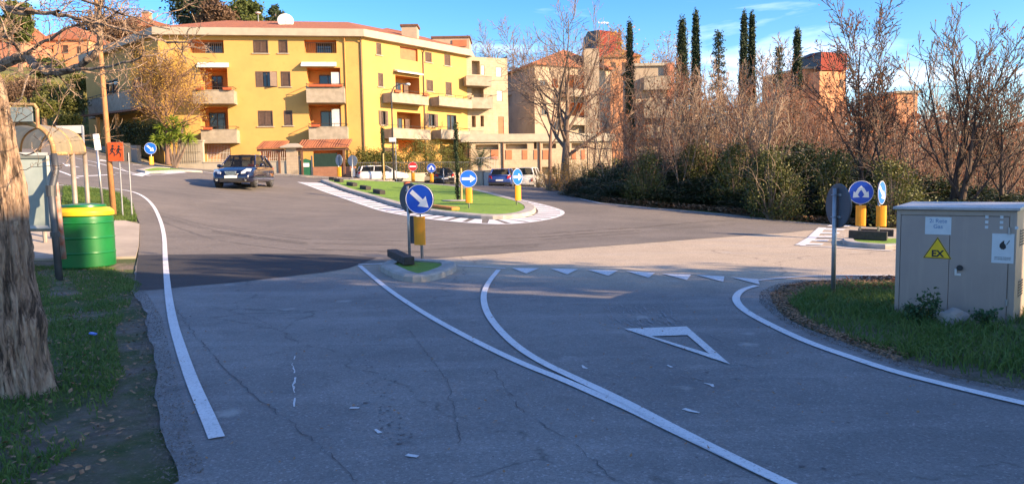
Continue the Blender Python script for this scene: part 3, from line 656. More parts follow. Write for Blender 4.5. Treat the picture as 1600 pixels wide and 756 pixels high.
def window(face, base, parent, r, style='closed', depth=.16, leaf_open=0.0):
    "a window in rect r=(u0,u1,z0,z1): frame, pane and shutter leaves"
    u0, u1, z0, z1 = r; X = face.mat(base)
    f = MB(X); t = .06
    f.box(u0, u0+t, -.02, depth, z0, z1); f.box(u1-t, u1, -.02, depth, z0, z1); f.box(u0+t, u1-t, -.02, depth, z0, z0+t); f.box(u0+t, u1-t, -.02, depth, z1-t, z1)
    if style in ('open', 'glass'): f.box((u0+u1)/2-.04, (u0+u1)/2+.04, depth-.08, depth-.03, z0+t, z1-t)
    w = f.build('window', M['frame'], parent)
    MB(X).box(u0+t, u1-t, depth-.02, depth-.005, z0+t, z1-t).build('pane', M['pane'], w)
    if style == 'closed':
        n = 2 if u1-u0 > .9 else 1; s = MB(X)
        for k in range(n):
            a = u0+t+(u1-u0-2*t)*k/n+.01; b = u0+t+(u1-u0-2*t)*(k+1)/n-.01
            s.box(a, a+.06, .02, .07, z0+t, z1-t); s.box(b-.06, b, .02, .07, z0+t, z1-t); s.box(a, b, .02, .07, z0+t, z0+t+.06); s.box(a, b, .02, .07, z1-t-.06, z1-t)
            z = z0+t+.1
            while z < z1-t-.08:
                s.add([(a+.06, .03, z), (b-.06, .03, z), (b-.06, .065, z+.07), (a+.06, .065, z+.07)], [(0, 1, 2, 3)]); z += .075
        s.build('shutter', M['shutter'], w)
    if style == 'open':
        hw = (u1-u0)/2
        for a, b in ((u0-hw*.95, u0-.02), (u1+.02, u1+hw*.95)):
            MB(X).box(a, b, -.06, -.015, z0+.02, z1-.02).build('shutter', M['shutter'], w)
    if style != 'glass':
        sl_ = MB(X); sl_.box(u0-.12, u1+.12, -.09, .0-.002, z0-.07, z0-.003); sl_.build('sill', M['fascia'], w)
    return w
def balcony(face, base, parent, r, proj=1.15, planters=True, side=True, rail=True):
    "solid concrete balcony with railing; r = parapet rect on its front plane"
    u0, u1, z0, z1 = r; X = face.mat(base)
    b = MB(X); b.box(u0, u1, -proj, -.003, z0, z0+.16); b.box(u0, u1, -proj, -proj+.10, z0+.16, z1)
    b.box(u0, u0+.10, -proj+.10, -.003, z0+.16, z1); b.box(u1-.10, u1, -proj+.10, -.003, z0+.16, z1); b.box(u0-.03, u1+.03, -proj-.03, -proj+.13, z1, z1+.05)
    o = b.build('balcony', M['balcony'], parent)
    if rail:
        q = MB(X); z = z1+.28
        q.bar((u0, -proj+.05, z), (u1, -proj+.05, z), .022); q.bar((u0+.04, -proj+.05, z), (u0+.04, 0, z), .022); q.bar((u1-.04, -proj+.05, z), (u1-.04, 0, z), .022)
        n = max(3, int((u1-u0)/1.1))
        for k in range(n+1):
            u = u0+.04+(u1-u0-.08)*k/n; q.bar((u, -proj+.05, z1+.05), (u, -proj+.05, z), .016)
        q.build('railing', M['iron'], o)
    if planters:
        for k in range(int(planters)):
            u = u0+.25+(u1-u0-1.0)*k/max(1, planters-1 if planters > 1 else 1)
            p = MB(X); p.add([(u, -proj-.2, z1+.02), (u+.62, -proj-.2, z1+.02), (u+.62, -proj-.03, z1+.02), (u, -proj-.03, z1+.02), (u-.03, -proj-.24, z1+.2), (u+.65, -proj-.24, z1+.2), (u+.65, -proj-.0, z1+.2), (u-.03, -proj-.0, z1+.2)], [(0, 3, 2, 1), (4, 5, 6, 7), (0, 1, 5, 4), (1, 2, 6, 5), (2, 3, 7, 6), (3, 0, 4, 7)])
            p.build('planter', M['pot'], o)
    return o
def awning(face, base, parent, r, proj=.5):
    u0, u1, z0, z1 = r; X = face.mat(base); b = MB(X)
    b.add([(u0, -.02, z1), (u1, -.02, z1), (u1, -proj, z0+.12), (u0, -proj, z0+.12), (u1, -proj, z0), (u0, -proj, z0), (u0, -.02, z0+.1), (u1, -.02, z0+.1)], [(0, 1, 2, 3), (3, 2, 4, 5), (0, 3, 5, 6), (1, 7, 4, 2), (5, 4, 7, 6)])
    return b.build('awning', M['white_paint'], parent)
def door(face, base, parent, r, depth, name='balcony_door', m='pane', leaves=2):
    u0, u1, z0, z1 = r; X = face.mat(base); f = MB(X); t = .07; y0, y1 = depth-.09, depth-.03
    for a, b in ((u0, u0+t), (u1-t, u1), ((u0+u1)/2-t/2, (u0+u1)/2+t/2)): f.box(a, b, y0, y1, z0, z1)
    f.box(u0, u1, y0-.003, y1, z1-t, z1)
    o = f.build(name, M['frame'], parent); MB(X).box(u0+t, u1-t, depth-.06, depth-.045, z0, z1-t).build('pane', M[m], o); return o

# ---- the yellow apartment block ----
B0 = (-20.0, 60.4, 2.0)
bld = empty('apartment_building', B0, 0, 'long yellow apartment block with concrete balconies and tiled roof across the junction', 'building')
FL, FF, FR = Face((-40.2, 71.0), (-27.7, 59.3)), Face((-27.7, 59.3), (-12.0, 61.5)), Face((-12.0, 61.5), (-4.05, 71.6))
FB = Face((-4.05, 71.6), (-.15, 73.2))
ZT = 13.75
def R(face, x0, x1, y0, y1, out=0.0): return face.rect(x0, x1, y0, y1, out)
# front wing
fh = []; lg = 1.5
lo_ = [R(FF, 293, 350, 62.5, 83.5), R(FF, 475, 526, 62.5, 83.5), R(FF, 312, 357, 107, 152), R(FF, 479, 533, 106, 150), R(FF, 312, 358, 167, 214), R(FF, 482, 534, 164, 210)]
fh += [l+(lg, 1) for l in lo_]
win_f = [(R(FF, 395.5, 419.4, 63, 83.5), 'closed'), (R(FF, 435, 450, 63, 83.5), 'closed'), (R(FF, 399, 433.6, 112, 136.4), 'part'), (R(FF, 438.5, 454.4, 112, 135.8), 'closed'), (R(FF, 403, 427, 173.2, 197.6), 'closed'), (R(FF, 443.5, 457.7, 173, 196.5), 'closed')]
fh += [w[0]+(.16, 0) for w in win_f]
gr_ = R(FF, 323, 361, 226, 252); fh.append(gr_+(.6, 1))
gr2 = R(FF, 406, 448, 233, 262); fh.append(gr2+(.9, 1)); gr3 = R(FF, 489, 540, 232, 262); fh.append(gr3+(.9, 1))
mb = MB(FF.mat(B0)); wall_with_holes(mb, FF.L, 1.0, ZT, fh)
mb.build('front_wall', [M['yellow_wall'], M['ochre_wall']], bld)
for r, st in win_f:
    if st == 'part':
        u0, u1, z0, z1 = r; w = window(FF, B0, bld, r, 'glass'); t = (u1-u0)/3; X = FF.mat(B0)
        s = MB(X); s.box(u0+.05, u0+t, .0, .05, z0+.05, z1-.05)
        for k in range(18): s.box(u0+.1, u0+t-.05, -.006, .0, z0+.1+k*(z1-z0-.2)/18, z0+.13+k*(z1-z0-.2)/18)
        s.build('shutter', M['shutter'], w)
        s = MB(X@Matrix.Translation((u1-.05, 0, 0))@Matrix.Rotation(math.radians(35), 4, 'Z')@Matrix.Translation((-t, -.03, 0))); s.box(0, t, 0, .05, z0+.05, z1-.05); s.build('shutter', M['shutter'], w)
    else: window(FF, B0, bld, r, st)
def loggia_rail(face, r, parent, z=None):
    u0, u1, z0, z1 = r; q = MB(face.mat(B0)); q.bar((u0, .08, z0+.85), (u1, .08, z0+.85), .025); n = int((u1-u0)/.16)
    for k in range(n+1): q.bar((u0+(u1-u0)*k/n, .08, z0), (u0+(u1-u0)*k/n, .08, z0+.85), .011, 4)
    return q.build('loggia_railing', M['iron'], parent)
for r in lo_[:2]: loggia_rail(FF, r, bld)
def inner(r, a, b, zt=0.0): u0, u1, z0, z1 = r; return (u0+(u1-u0)*a, u0+(u1-u0)*b, z0, z1-zt)
door(FF, B0, bld, inner(lo_[0], .35, .85), lg); door(FF, B0, bld, inner(lo_[1], .3, .8), lg)
door(FF, B0, bld, inner(lo_[2], .25, .65, .4), lg); door(FF, B0, bld, inner(lo_[3], .3, .85, .4), lg)
door(FF, B0, bld, inner(lo_[4], .15, .75, .35), lg); door(FF, B0, bld, inner(lo_[5], .3, .85, .4), lg)
for i in (3, 5):
    u0, u1, z0, z1 = lo_[i]; MB(FF.mat(B0)).box(u1-.75, u1-.08, .1, .15, z0+.2, z1-.35).build('white_shutter', M['white_paint'], bld)
balcony(FF, B0, bld, R(FF, 301, 366, 141.5, 162, 1.15), planters=2); balcony(FF, B0, bld, R(FF, 478, 538.5, 136.5, 160.5, 1.15), planters=4)
balcony(FF, B0, bld, R(FF, 313.5, 370.5, 203.5, 223.5, 1.15), planters=1); balcony(FF, B0, bld, R(FF, 482, 543.5, 199, 220, 1.15), planters=1)
awning(FF, B0, bld, R(FF, 309, 358, 98, 107)); awning(FF, B0, bld, R(FF, 471, 526, 97, 105.5))
def grille(face, r, parent, n=22, y=.03):
    u0, u1, z0, z1 = r; q = MB(face.mat(B0))
    for k in range(n+1): q.bar((u0+(u1-u0)*k/n, y, z0), (u0+(u1-u0)*k/n, y, z1), .014, 4)
    for z in (z0+.1, (z0+z1)/2, z1-.1): q.bar((u0, y, z), (u1, y, z), .016, 4)
    return q.build('grille', M['white_paint'], parent)
grille(FF, gr_, bld, 16); grille(FF, gr2, bld, 14)
# right wing
rl = [R(FR, 624.6, 653, 72, 96.8), R(FR, 617.5, 656, 117.5, 158), R(FR, 620, 658, 174.6, 214), R(FR, 622, 664, 219, 240)]
win_r = [(R(FR, 587.5, 596, 66.8, 87), 'closed'), (R(FR, 590.4, 599, 114, 136.4), 'closed'), (R(FR, 595, 603, 172.9, 196), 'open'), (R(FR, 598, 613, 230.7, 243), 'closed'),
         (R(FR, 664, 674.6, 81, 98.6), 'closed'), (R(FR, 666, 676.8, 124.6, 143.6), 'closed'), (R(FR, 669, 679.5, 177.5, 198), 'open'),
         (R(FR, 694, 704, 85, 104), 'closed'), (R(FR, 696, 706, 128, 149.6), 'closed'), (R(FR, 698, 713.5, 179, 209), 'glass')]
mb = MB(FR.mat(B0)); wall_with_holes(mb, FR.L, 1.0, ZT, [l+(1.3, 1) for l in rl]+[w[0]+(.16, 0) for w in win_r])
mb.build('side_wall', [M['yellow_wall'], M['ochre_wall']], bld)
for r, st in win_r: window(FR, B0, bld, r, st)
u0, u1, z0, z1 = rl[0]; MB(FR.mat(B0)).box(u0+.02, u1-.02, .2, .25, z0, z1).build('loggia_screen', M['terracotta_shutter'], bld)
for k in (1, 2):
    u0, u1, z0, z1 = rl[k]; door(FR, B0, bld, inner(rl[k], .3, .62, .4), 1.3); X = FR.mat(B0)
    for a, b in ((.02, .2), (.72, .9)): MB(X).box(u0+(u1-u0)*a, u0+(u1-u0)*b, 1.14, 1.2, z0+.1, z1-.45).build('shutter', M['shutter'], bld)
balcony(FR, B0, bld, R(FR, 612, 670, 144.5, 165, 1.15), planters=2); balcony(FR, B0, bld, R(FR, 613.5, 673, 200.7, 218.5, 1.15), planters=0)
balcony(FR, B0, bld, R(FR, 686, 738, 151, 170, 1.15), planters=0); balcony(FR, B0, bld, R(FR, 689, 735, 203, 219, 1.15), planters=0)
awning(FR, B0, bld, R(FR, 615, 656, 108.5, 119))
# left wing, in shade
ll = [R(FL, 203, 226, 73, 94)]
win_l = [(R(FL, 164, 186, 129, 160), 'glass'), (R(FL, 207, 225, 124.5, 148), 'closed')]
mb = MB(FL.mat(B0)); wall_with_holes(mb, FL.L, 3.0, ZT, [l+(1.2, 0) for l in ll]+[w[0]+(.16, 0) for w in win_l]); mb.build('shaded_wall', [M['yellow_wall'], M['ochre_wall']], bld)
for r, st in win_l: window(FL, B0, bld, r, st)
loggia_rail(FL, ll[0], bld)
balcony(FL, B0, bld, R(FL, 137, 204, 158, 173, 1.0), proj=1.0, planters=0)
# beige end bay
wb = [(R(FB, 774.6, 784, 105, 121), 'w'), (R(FB, 775.7, 785, 141.4, 158.6), 'w'), (R(FB, 751.5, 757, 102, 118), 'w')]
hb_ = [R(FB, 737, 750, 95, 117), R(FB, 737, 756, 137, 158), R(FB, 737, 743.6, 181, 199), R(FB, 750.7, 756.4, 181, 198)]
dr = R(FB, 778, 787.5, 182.5, 211)
mb = MB(FB.mat(B0)); wall_with_holes(mb, FB.L, 1.0, ZT-.3, [h+(.8, 0) for h in hb_]+[w[0]+(.12, 0) for w in wb]+[dr+(.15, 0)]); mb.build('beige_wall', M['beige_wall'], bld)
for r, _ in wb: MB(FB.mat(B0)).box(r[0]+.04, r[1]-.04, .03, .08, r[2]+.04, r[3]-.04).build('white_shutter', M['white_paint'], bld)
MB(FB.mat(B0)).box(dr[0], dr[1], .05, .1, dr[2], dr[3]).build('brown_door', M['terracotta_shutter'], bld)
balcony(FB, B0, bld, R(FB, 728, 768, 119, 135, 1.1), planters=0, rail=False); balcony(FB, B0, bld, R(FB, 736, 770, 153, 170, 1.1), planters=0); balcony(FB, B0, bld, R(FB, 733, 755, 205, 219, 1.0), planters=0, rail=False)
# side and back walls, roof
def loc(p, z): return (p[0]-B0[0], p[1]-B0[1], z-B0[2])
E1, E2, E3, E4 = (-.15, 73.2), (-3.5, 84.0), (-18, 76.5), (-31, 84.5)
mb = MB()
for a, b in ((E1, E2), (E2, E3), (E3, E4), (E4, (-40.2, 71))): mb.add([loc(a, 1), loc(b, 1), loc(b, ZT), loc(a, ZT)], [(0, 1, 2, 3)])
mb.build('back_wall', M['beige_plain'], bld)
foot = [(-40.2, 71), (-27.7, 59.3), (-12, 61.5), (-4.05, 71.6), (-3.4, 80.0), (-18, 76.5), (-31, 84.5)]
ev = offset(foot, -.55, True)
if ev[2][1] > foot[2][1]: ev = offset(foot, .55, True)
mb = MB(); n = len(ev)
mb.add([loc(p, ZT-.28) for p in ev]+[loc(p, ZT+.30) for p in ev], [(i, (i+1) % n, (i+1) % n+n, i+n) for i in range(n)])
tr = tessellate_polygon([[Vector((p[0], p[1], 0)) for p in ev]]); mb.add([loc(p, ZT-.28) for p in ev], [tuple(t) for t in tr]); mb.add([loc(p, ZT+.30) for p in ev], [tuple(t) for t in tr])
mb.build('eaves', M['fascia'], bld)
e2 = offset(foot, (-.45 if ev[0] == offset(foot, -.55, True)[0] else .45), True); rid = [(-35.5, 77.5), (-25.0, 66.5), (-14.5, 68.0), (-8.5, 75.5), (-8.0, 77), (-17, 73), (-28, 79)]
mb = MB(); mb.add([loc(p, ZT+.305) for p in e2]+[loc(p, ZT+2.35) for p in rid], [(i, (i+1) % n, (i+1) % n+n, i+n) for i in range(n)]+[tuple(range(n, 2*n))])
roof = mb.build('roof', M['tile'], bld)
def wblock(name, x0, x1, y0, y1, d, dep, mats, parent, base=B0, cap=None):
    a = W(x0, y1, d); b = W(x1, y0, d); mb = MB(); mb.box(a[0]-base[0], b[0]-base[0], d-base[1], d+dep-base[1], a[2]-base[2], b[2]-base[2])
    if cap: mb.box(a[0]-base[0]-.12, b[0]-base[0]+.12, d-base[1]-.12, d+dep-base[1]+.12, b[2]-base[2], b[2]-base[2]+.16, 1)
    return mb.build(name, mats, parent)
wblock('chimney', 628, 651, 41, 70, 67, 1.6, [M['beige_plain'], M['darkwood']], roof, cap=1)
att = wblock('attic', 676, 733, 59, 84, 73.4, 3.5, [M['beige_plain'], M['darkwood']], bld, cap=1)
wblock('attic_shutter', 707, 729, 62.5, 73, 73.3, .08, M['terracotta_shutter'], att)
wblock('chimney', 464, 470, 40, 52, 66, .5, [M['pink_wall'], M['tile']], roof, cap=1)
# satellite dish and masts on the roof
def dish(px, py, d, r, lab, zb):
    p = W(px, py, d); e = empty('satellite_dish', (p[0], p[1], zb), math.radians(18), lab, 'antenna')
    q = MB(Matrix.Translation((0, 0, p[2]-zb))@Matrix.Rotation(math.radians(70), 4, 'X')); q.lathe([(0.001, -.12), (r*.5, -.09), (r*.8, -.04), (r, .0), (r*.99, .03), (r*.78, -.01), (r*.5, -.06), (.002, -.09)], n=28); q.build('reflector', M['white_paint'], e, smooth=True)
    MB().bar((0, .1, 0), (0, .1, p[2]-zb), .035).build('mast', M['steel'], e)
    MB().tube([(0, -.0, p[2]-zb-r*.8), (0, -r*1.1, p[2]-zb-r*.2)], .02, 5).build('feed_arm', M['steel'], e)
dish(446, 33, 64, .68, 'large white satellite dish on the yellow block roof', ZT+.7)
def mast(px, py, d, zb, lab, kind=0):
    p = W(px, py, d); e = empty('roof_antenna', (p[0], p[1], zb), 0, lab, 'antenna'); h = p[2]-zb
    MB().bar((0, 0, 0), (0, 0, h), .03).build('mast', M['steel'], e); q = MB()
    if kind: q.lathe([(.002, h-.3), (.22, h-.18), (.24, h-.1), (.002, h-.05)], n=12)
    else:
        q.bar((-.6, 0, h-.1), (.6, 0, h-.1), .015, 4)
        for k in range(7): q.bar((-.6+k*.2, -.3, h-.1), (-.6+k*.2, .3, h-.1), .01, 4)
    q.build('aerial', M['white_paint'], e)
mast(403, 18, 66, ZT+1.0, 'thin mast with small white drum aerial on the yellow block roof', 1)
# drainpipes
for px, y0, y1, fc in ((563, 60, 262, FF), (660, 82, 225, FR), (538, 60, 200, FF)):
    u, z1 = fc.uz(px, y0); X = fc.mat(B0); mb = MB(X); mb.tube([(u, -.06, 1.5), (u, -.06, ZT-.7), (u, -.3, ZT-.35)], .055, 8); mb.build('drainpipe', M['shutter'] if px != 538 else M['ochre_wall'], bld)

# ---- front yard: boundary walls, gate pillar, tiled canopies, green gate ----
YF = Face((-29.3, 57.2), (-8.9, 57.2))
def yard(name, label, cat): return empty(name, (YF.a.x+8, YF.a.y, 2), 0, label, cat)
YB = (YF.a.x+8, YF.a.y, 2)
def zrect(px0, px1, py0, py1): return YF.rect(px0, px1, py0, py1)
w1 = yard('boundary_wall', 'cream boundary wall with railings below the left balconies', 'wall')
r = zrect(277, 318, 222, 254); mb = MB(YF.mat(YB)); mb.box(r[0], r[1], 0, .3, 1.5, r[3]); mb.box(r[0]-.05, r[1]+.05, -.05, .35, r[3], r[3]+.12); mb.build('wall', M['fascia'], w1)
mb = MB(YF.mat(YB)); [mb.bar((r[0]+.2+k*.17, -.1, r[2]), (r[0]+.2+k*.17, -.1, r[3]-.1), .012, 4) for k in range(int((r[1]-r[0]-.3)/.17))]; [mb.bar((r[0]+.15, -.1, z), (r[1]-.15, -.1, z), .015, 4) for z in (r[2]+.1, r[2]+.8, r[3]-.15)]; mb.build('railing', M['iron'], w1)
r2 = zrect(318, 466, 255, 276); mb = MB(YF.mat(YB)); mb.box(r[1], r2[1], -.01, .25, 1.2, zrect(0, 1, 255, 256)[3]-.25); mb.box(r[1], r2[1], -.05, .29, zrect(0, 1, 255, 256)[3]-.25, zrect(0, 1, 255, 256)[3]-.17); mb.build('low_wall', M['fascia'], w1)
w2 = yard('gate_pillar', 'broad cream gate pillar with pale cap between the tiled canopies', 'gate pillar')
r = zrect(447, 467, 231, 276); mb = MB(YF.mat(YB)); mb.box(r[0], r[1], -.1, .75, 1.4, r[3]); mb.build('shaft', M['beige_wall'], w2)
c = zrect(440, 474, 224.5, 231); mb = MB(YF.mat(YB)); um = (c[0]+c[1])/2
mb.add([(c[0], -.45, c[2]), (c[1], -.45, c[2]), (c[1], 1.1, c[2]), (c[0], 1.1, c[2]), (c[0], -.45, c[2]+.1), (c[1], -.45, c[2]+.1), (c[1], 1.1, c[2]+.1), (c[0], 1.1, c[2]+.1), (um-.3, .1, c[3]), (um+.3, .1, c[3]), (um+.3, .5, c[3]), (um-.3, .5, c[3])], [(0, 3, 2, 1), (0, 1, 5, 4), (1, 2, 6, 5), (2, 3, 7, 6), (3, 0, 4, 7), (4, 5, 9, 8), (5, 6, 10, 9), (6, 7, 11, 10), (7, 4, 8, 11), (8, 9, 10, 11)]); mb.build('cap', M['fascia'], w2)
def canopy(x0, x1, y0, y1, lab, parentlab):
    e = yard('tiled_canopy', lab, 'canopy'); a = YF.rect(x0, x1, y0, y1); mb = MB(YF.mat(YB)); n = int((a[1]-a[0])/.07); vs = []
    for k in range(n+1):
        u = a[0]+(a[1]-a[0])*k/n; dz = .045*abs(math.sin(k*math.pi/3.0)); vs += [(u, -.25, a[2]+dz), (u, 1.4, a[3]+.12+dz), (u, 1.4, a[3]+.02), (u, -.25, a[2]-.07)]
    fs = [(4*k, 4*k+4, 4*k+5, 4*k+1) for k in range(n)]+[(4*k+2, 4*k+6, 4*k+7, 4*k+3) for k in range(n)]+[(4*k+3, 4*k+7, 4*k+4, 4*k) for k in range(n)]
    mb.add(vs, fs+[(0, 1, 2, 3), (4*n, 4*n+3, 4*n+2, 4*n+1)]); mb.build('tiles', M['tile'], e)
    mb = MB(YF.mat(YB)); mb.box(a[0], a[1], -.12, .05, a[2]-.25, a[2]-.08); [mb.box(u-.07, u+.07, -.1, .04, 1.6, a[2]-.25) for u in (a[0]+.4, a[1]-.4)]; mb.build('beam', M['darkwood'], e)
canopy(401.5, 444, 222, 231, 'shorter tiled canopy left of the cream gate pillar', '')
canopy(463, 545, 220, 229.5, 'longer tiled canopy right of the gate pillar over the green gate', '')
g = yard('green_gate', 'bright green sheet metal gate beside the cream gate pillar', 'gate'); a = zrect(468.5, 487, 250, 277); mb = MB(YF.mat(YB)); mb.box(a[0], a[1], .0, .05, a[2], a[3]-.2); mb.slab([(a[0], a[3]-.2), (a[1], a[3]-.2), (a[1], a[3]-.05), ((a[0]+a[1])/2, a[3]+.1), (a[0], a[3]-.05)], .0, .05); mb.build('gate_panel', M['green_gate'], g)
mb = MB(YF.mat(YB)); [mb.box(u-.05, u+.05, -.04, .09, 1.4, a[3]+.3) for u in (a[0]-.05, a[1]+.05)]; mb.build('gate_post', M['signback'], g)
mb = MB(YF.mat(YB)); mb.box(a[0]+.15, a[1]-.15, -.03, -.003, a[3]-.55, a[3]-.25); mb.build('notice', M['white'], g)
bw = yard('screened_wall', 'low brick wall topped by dark green screening beside the green gate', 'wall'); a = zrect(489, 556, 261, 280); mb = MB(YF.mat(YB)); mb.box(a[0], a[1], 0, .25, 1.0, a[3]); mb.build('wall', M['brick'], bw)
s_ = zrect(489, 527, 240, 261); mb = MB(YF.mat(YB)); mb.box(s_[0], s_[1], .1, .13, a[3], s_[3]); [mb.bar((u, .16, a[3]), (u, .16, s_[3]+.05), .03) for u in np.linspace(s_[0]+.05, s_[1]-.05, 4)]; mb.build('screen', M['mesh_dark'], bw)
# carport on the left side with pergola roof and dark hedge, retaining wall
pg = empty('pergola', (-34, 64, 5), 0, 'brown lean-to pergola against the shaded end of the yellow block', 'pergola')
PF = Face((-38.5, 65.5), (-28.5, 57.3)); PB = (-34, 64, 5); mb = MB(PF.mat(PB)); z_a = PF.uz(133, 182)[1]; z_b = PF.uz(246, 168)[1]
mb.add([(0, -.2, z_a), (PF.L, -.2, z_b), (PF.L, 3.2, z_b+.5), (0, 3.2, z_a+.5), (0, -.2, z_a+.15), (PF.L, -.2, z_b+.15), (PF.L, 3.2, z_b+.65), (0, 3.2, z_a+.65)], [(0, 3, 2, 1), (4, 5, 6, 7), (0, 1, 5, 4), (1, 2, 6, 5), (2, 3, 7, 6), (3, 0, 4, 7)]); mb.build('roof', M['darkwood'], pg)
mb = MB(PF.mat(PB)); [mb.box(u-.12, u+.12, 0, .24, 2, z_b+.0) for u in (.8, 5, 8.7)]; mb.build('post', M['ochre_wall'], pg)
rw = empty('retaining_wall', (-31, 59, 3), 0, 'stained grey retaining wall along the left side road below the dark hedge', 'wall')
RF = Face((-41.0, 65.8), (-28.6, 56.8)); mb = MB(RF.mat((-31, 59, 3))); zt0 = RF.uz(172, 222)[1]; zt1 = RF.uz(275, 222)[1]
mb.add([(0, 0, 1.5), (RF.L, 0, 1.5), (RF.L, .3, 1.5), (0, .3, 1.5), (0, 0, zt0), (RF.L, 0, zt1), (RF.L, .3, zt1), (0, .3, zt0)], [(0, 3, 2, 1), (4, 5, 6, 7), (0, 1, 5, 4), (1, 2, 6, 5), (2, 3, 7, 6), (3, 0, 4, 7)]); mb.build('wall', M['grey_render'], rw)
RFm = RF.mat((0, 0, 0))

# ---- low garage building and the beige houses right of it ----
GB = (4, 70, 1.5); gb = empty('garage_building', GB, 0, 'low flat-roofed cream block building with terracotta shutters right of the yellow block', 'building')
GF = Face((-3.9, 67.6), (9.6, 70.2)); zt = GF.uz(800, 222)[1]
hs = [GF.rect(743, 779, 226, 234), GF.rect(790, 824, 225, 233), GF.rect(834, 839, 222, 233), GF.rect(848, 869, 224.5, 232), GF.rect(893, 916, 224, 232)]
lowh = [GF.rect(797, 820.6, 263, 269), GF.rect(847, 868, 261, 272)]
mb = MB(GF.mat(GB)); wall_with_holes(mb, GF.L, .3, zt, [h+(.7, 0) for h in hs+lowh]); mb.box(0, .3, .0, 8, .3, zt); mb.box(GF.L-.3, GF.L, 0.3, 8, .3, zt); mb.build('wall', M['beige_wall'], gb)
mb = MB(GF.mat(GB)); mb.box(-.6, GF.L+.4, -.22, 8.3, zt, zt+.25); mb.box(-.6, GF.L+.4, .1, .25, zt+.25, zt+.75); mb.build('flat_roof', M['fascia'], gb)
for x0, x1 in ((767, 779), (790, 800), (816, 824), (834, 839), (848, 857), (893, 900), (908, 914)):
    r = GF.rect(x0, x1, 234.5, 249); mb = MB(GF.mat(GB)); mb.box(r[0], r[1], -.05, -.004, r[2], r[3]); mb.build('shutter', M['terracotta_shutter'], gb)
for x in (785.6, 843, 733): u = GF.uz(x, 230)[0]; mb = MB(GF.mat(GB)); mb.bar((u, -.09, .8), (u, -.09, zt), .06, 8); mb.build('drainpipe', M['darkwood'], gb)
WB = Face((-2.75, 54.0), (-.75, 53.2)); wb_ = empty('gatehouse_wall', (-1.7, 53.5, 1.2), 0, 'white block pier with a grey metal door behind the round arrow sign', 'wall'); X = WB.mat((-1.7, 53.5, 1.2))
zt = WB.uz(760, 268)[1]; mb = MB(X); mb.box(0, .75, 0, .5, .6, zt); mb.box(1.45, WB.L+.1, 0, .5, .6, zt); mb.box(-.05, WB.L+.15, -.04, .55, zt, zt+.08); mb.build('wall', M['fascia'], wb_); mb = MB(X); mb.box(.76, 1.44, .1, .15, .6, zt-.02); mb.build('door', M['steel'], wb_)
mb = MB(X); [mb.bar((.2+k*.13, .2, zt+.08), (.2+k*.13, .2, zt+1.0), .01, 4) for k in range(14)]; mb.bar((.2, .2, zt+1.0), (1.9, .2, zt+1.0), .018, 4); mb.build('railing', M['white_paint'], wb_)
LW = Face((-.6, 62), (5.2, 60.5)); lw = empty('yard_wall', (2, 61, 1), 0, 'low brown stone wall behind the parked blue car', 'wall'); mb = MB(LW.mat((2, 61, 1))); mb.box(0, LW.L, 0, .3, .2, LW.uz(820, 280)[1]); mb.build('wall', M['brick'], lw)
fw = Face((-8.6, 60.5), (-3.6, 63.5)); 
# house C
HB = (6, 86, 1); hc = empty('apartment_house', HB, 0, 'beige three-storey house with tiled roof behind the big bare tree', 'building')
CL = Face((-.75, 91.0), (2.75, 82.0)); CR = Face((2.75, 82.0), (11.8, 87.0)); zt = CR.uz(840, 99)[1]
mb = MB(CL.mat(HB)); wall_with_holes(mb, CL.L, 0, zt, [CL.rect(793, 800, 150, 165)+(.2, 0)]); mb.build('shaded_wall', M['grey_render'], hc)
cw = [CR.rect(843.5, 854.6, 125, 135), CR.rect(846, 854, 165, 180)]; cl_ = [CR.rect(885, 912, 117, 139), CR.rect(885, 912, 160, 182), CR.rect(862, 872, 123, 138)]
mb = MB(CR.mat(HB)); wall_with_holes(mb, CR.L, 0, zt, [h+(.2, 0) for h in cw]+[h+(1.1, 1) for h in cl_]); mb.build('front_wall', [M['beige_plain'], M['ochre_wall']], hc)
for r in cw: window(CR, HB, hc, r, 'glass')
balcony(CR, HB, hc, CR.rect(883, 918, 140, 152, 1.1), planters=0); balcony(CR, HB, hc, CR.rect(883, 918, 184, 196, 1.1), planters=0)
def gable(name, base, pts, z0, zr, parent, m='tile'):
    "hip roof over a quad footprint"
    c = [(p[0]-base[0], p[1]-base[1]) for p in pts]; cx = sum(p[0] for p in c)/4; cy = sum(p[1] for p in c)/4
    o = [(cx+(p[0]-cx)*1.07, cy+(p[1]-cy)*1.07) for p in c]; m1 = ((o[0][0]+o[1][0])/2*.45+cx*.55, (o[0][1]+o[1][1])/2*.45+cy*.55); m2 = ((o[2][0]+o[3][0])/2*.45+cx*.55, (o[2][1]+o[3][1])/2*.45+cy*.55); z0 -= base[2]; zr -= base[2]
    mb = MB(); mb.add([(p[0], p[1], z0-.2) for p in o]+[(p[0], p[1], z0) for p in o]+[(m1[0], m1[1], zr), (m2[0], m2[1], zr)], [(0, 1, 2, 3)]+[(i, (i+1) % 4, (i+1) % 4+4, i+4) for i in range(4)]+[(4, 5, 8), (5, 6, 9, 8), (6, 7, 9), (7, 4, 8, 9)])
    return mb.build(name, M[m], parent)
def back_quad(a, b, c): return (a[0]+c[0]-b[0], a[1]+c[1]-b[1])
dq = back_quad((-.75, 91.0), (2.75, 82.0), (11.8, 87.0)); gable('roof', HB, [(2.75, 82.0), (11.8, 87.0), dq, (-.75, 91.0)], zt, zt+2.2, hc)
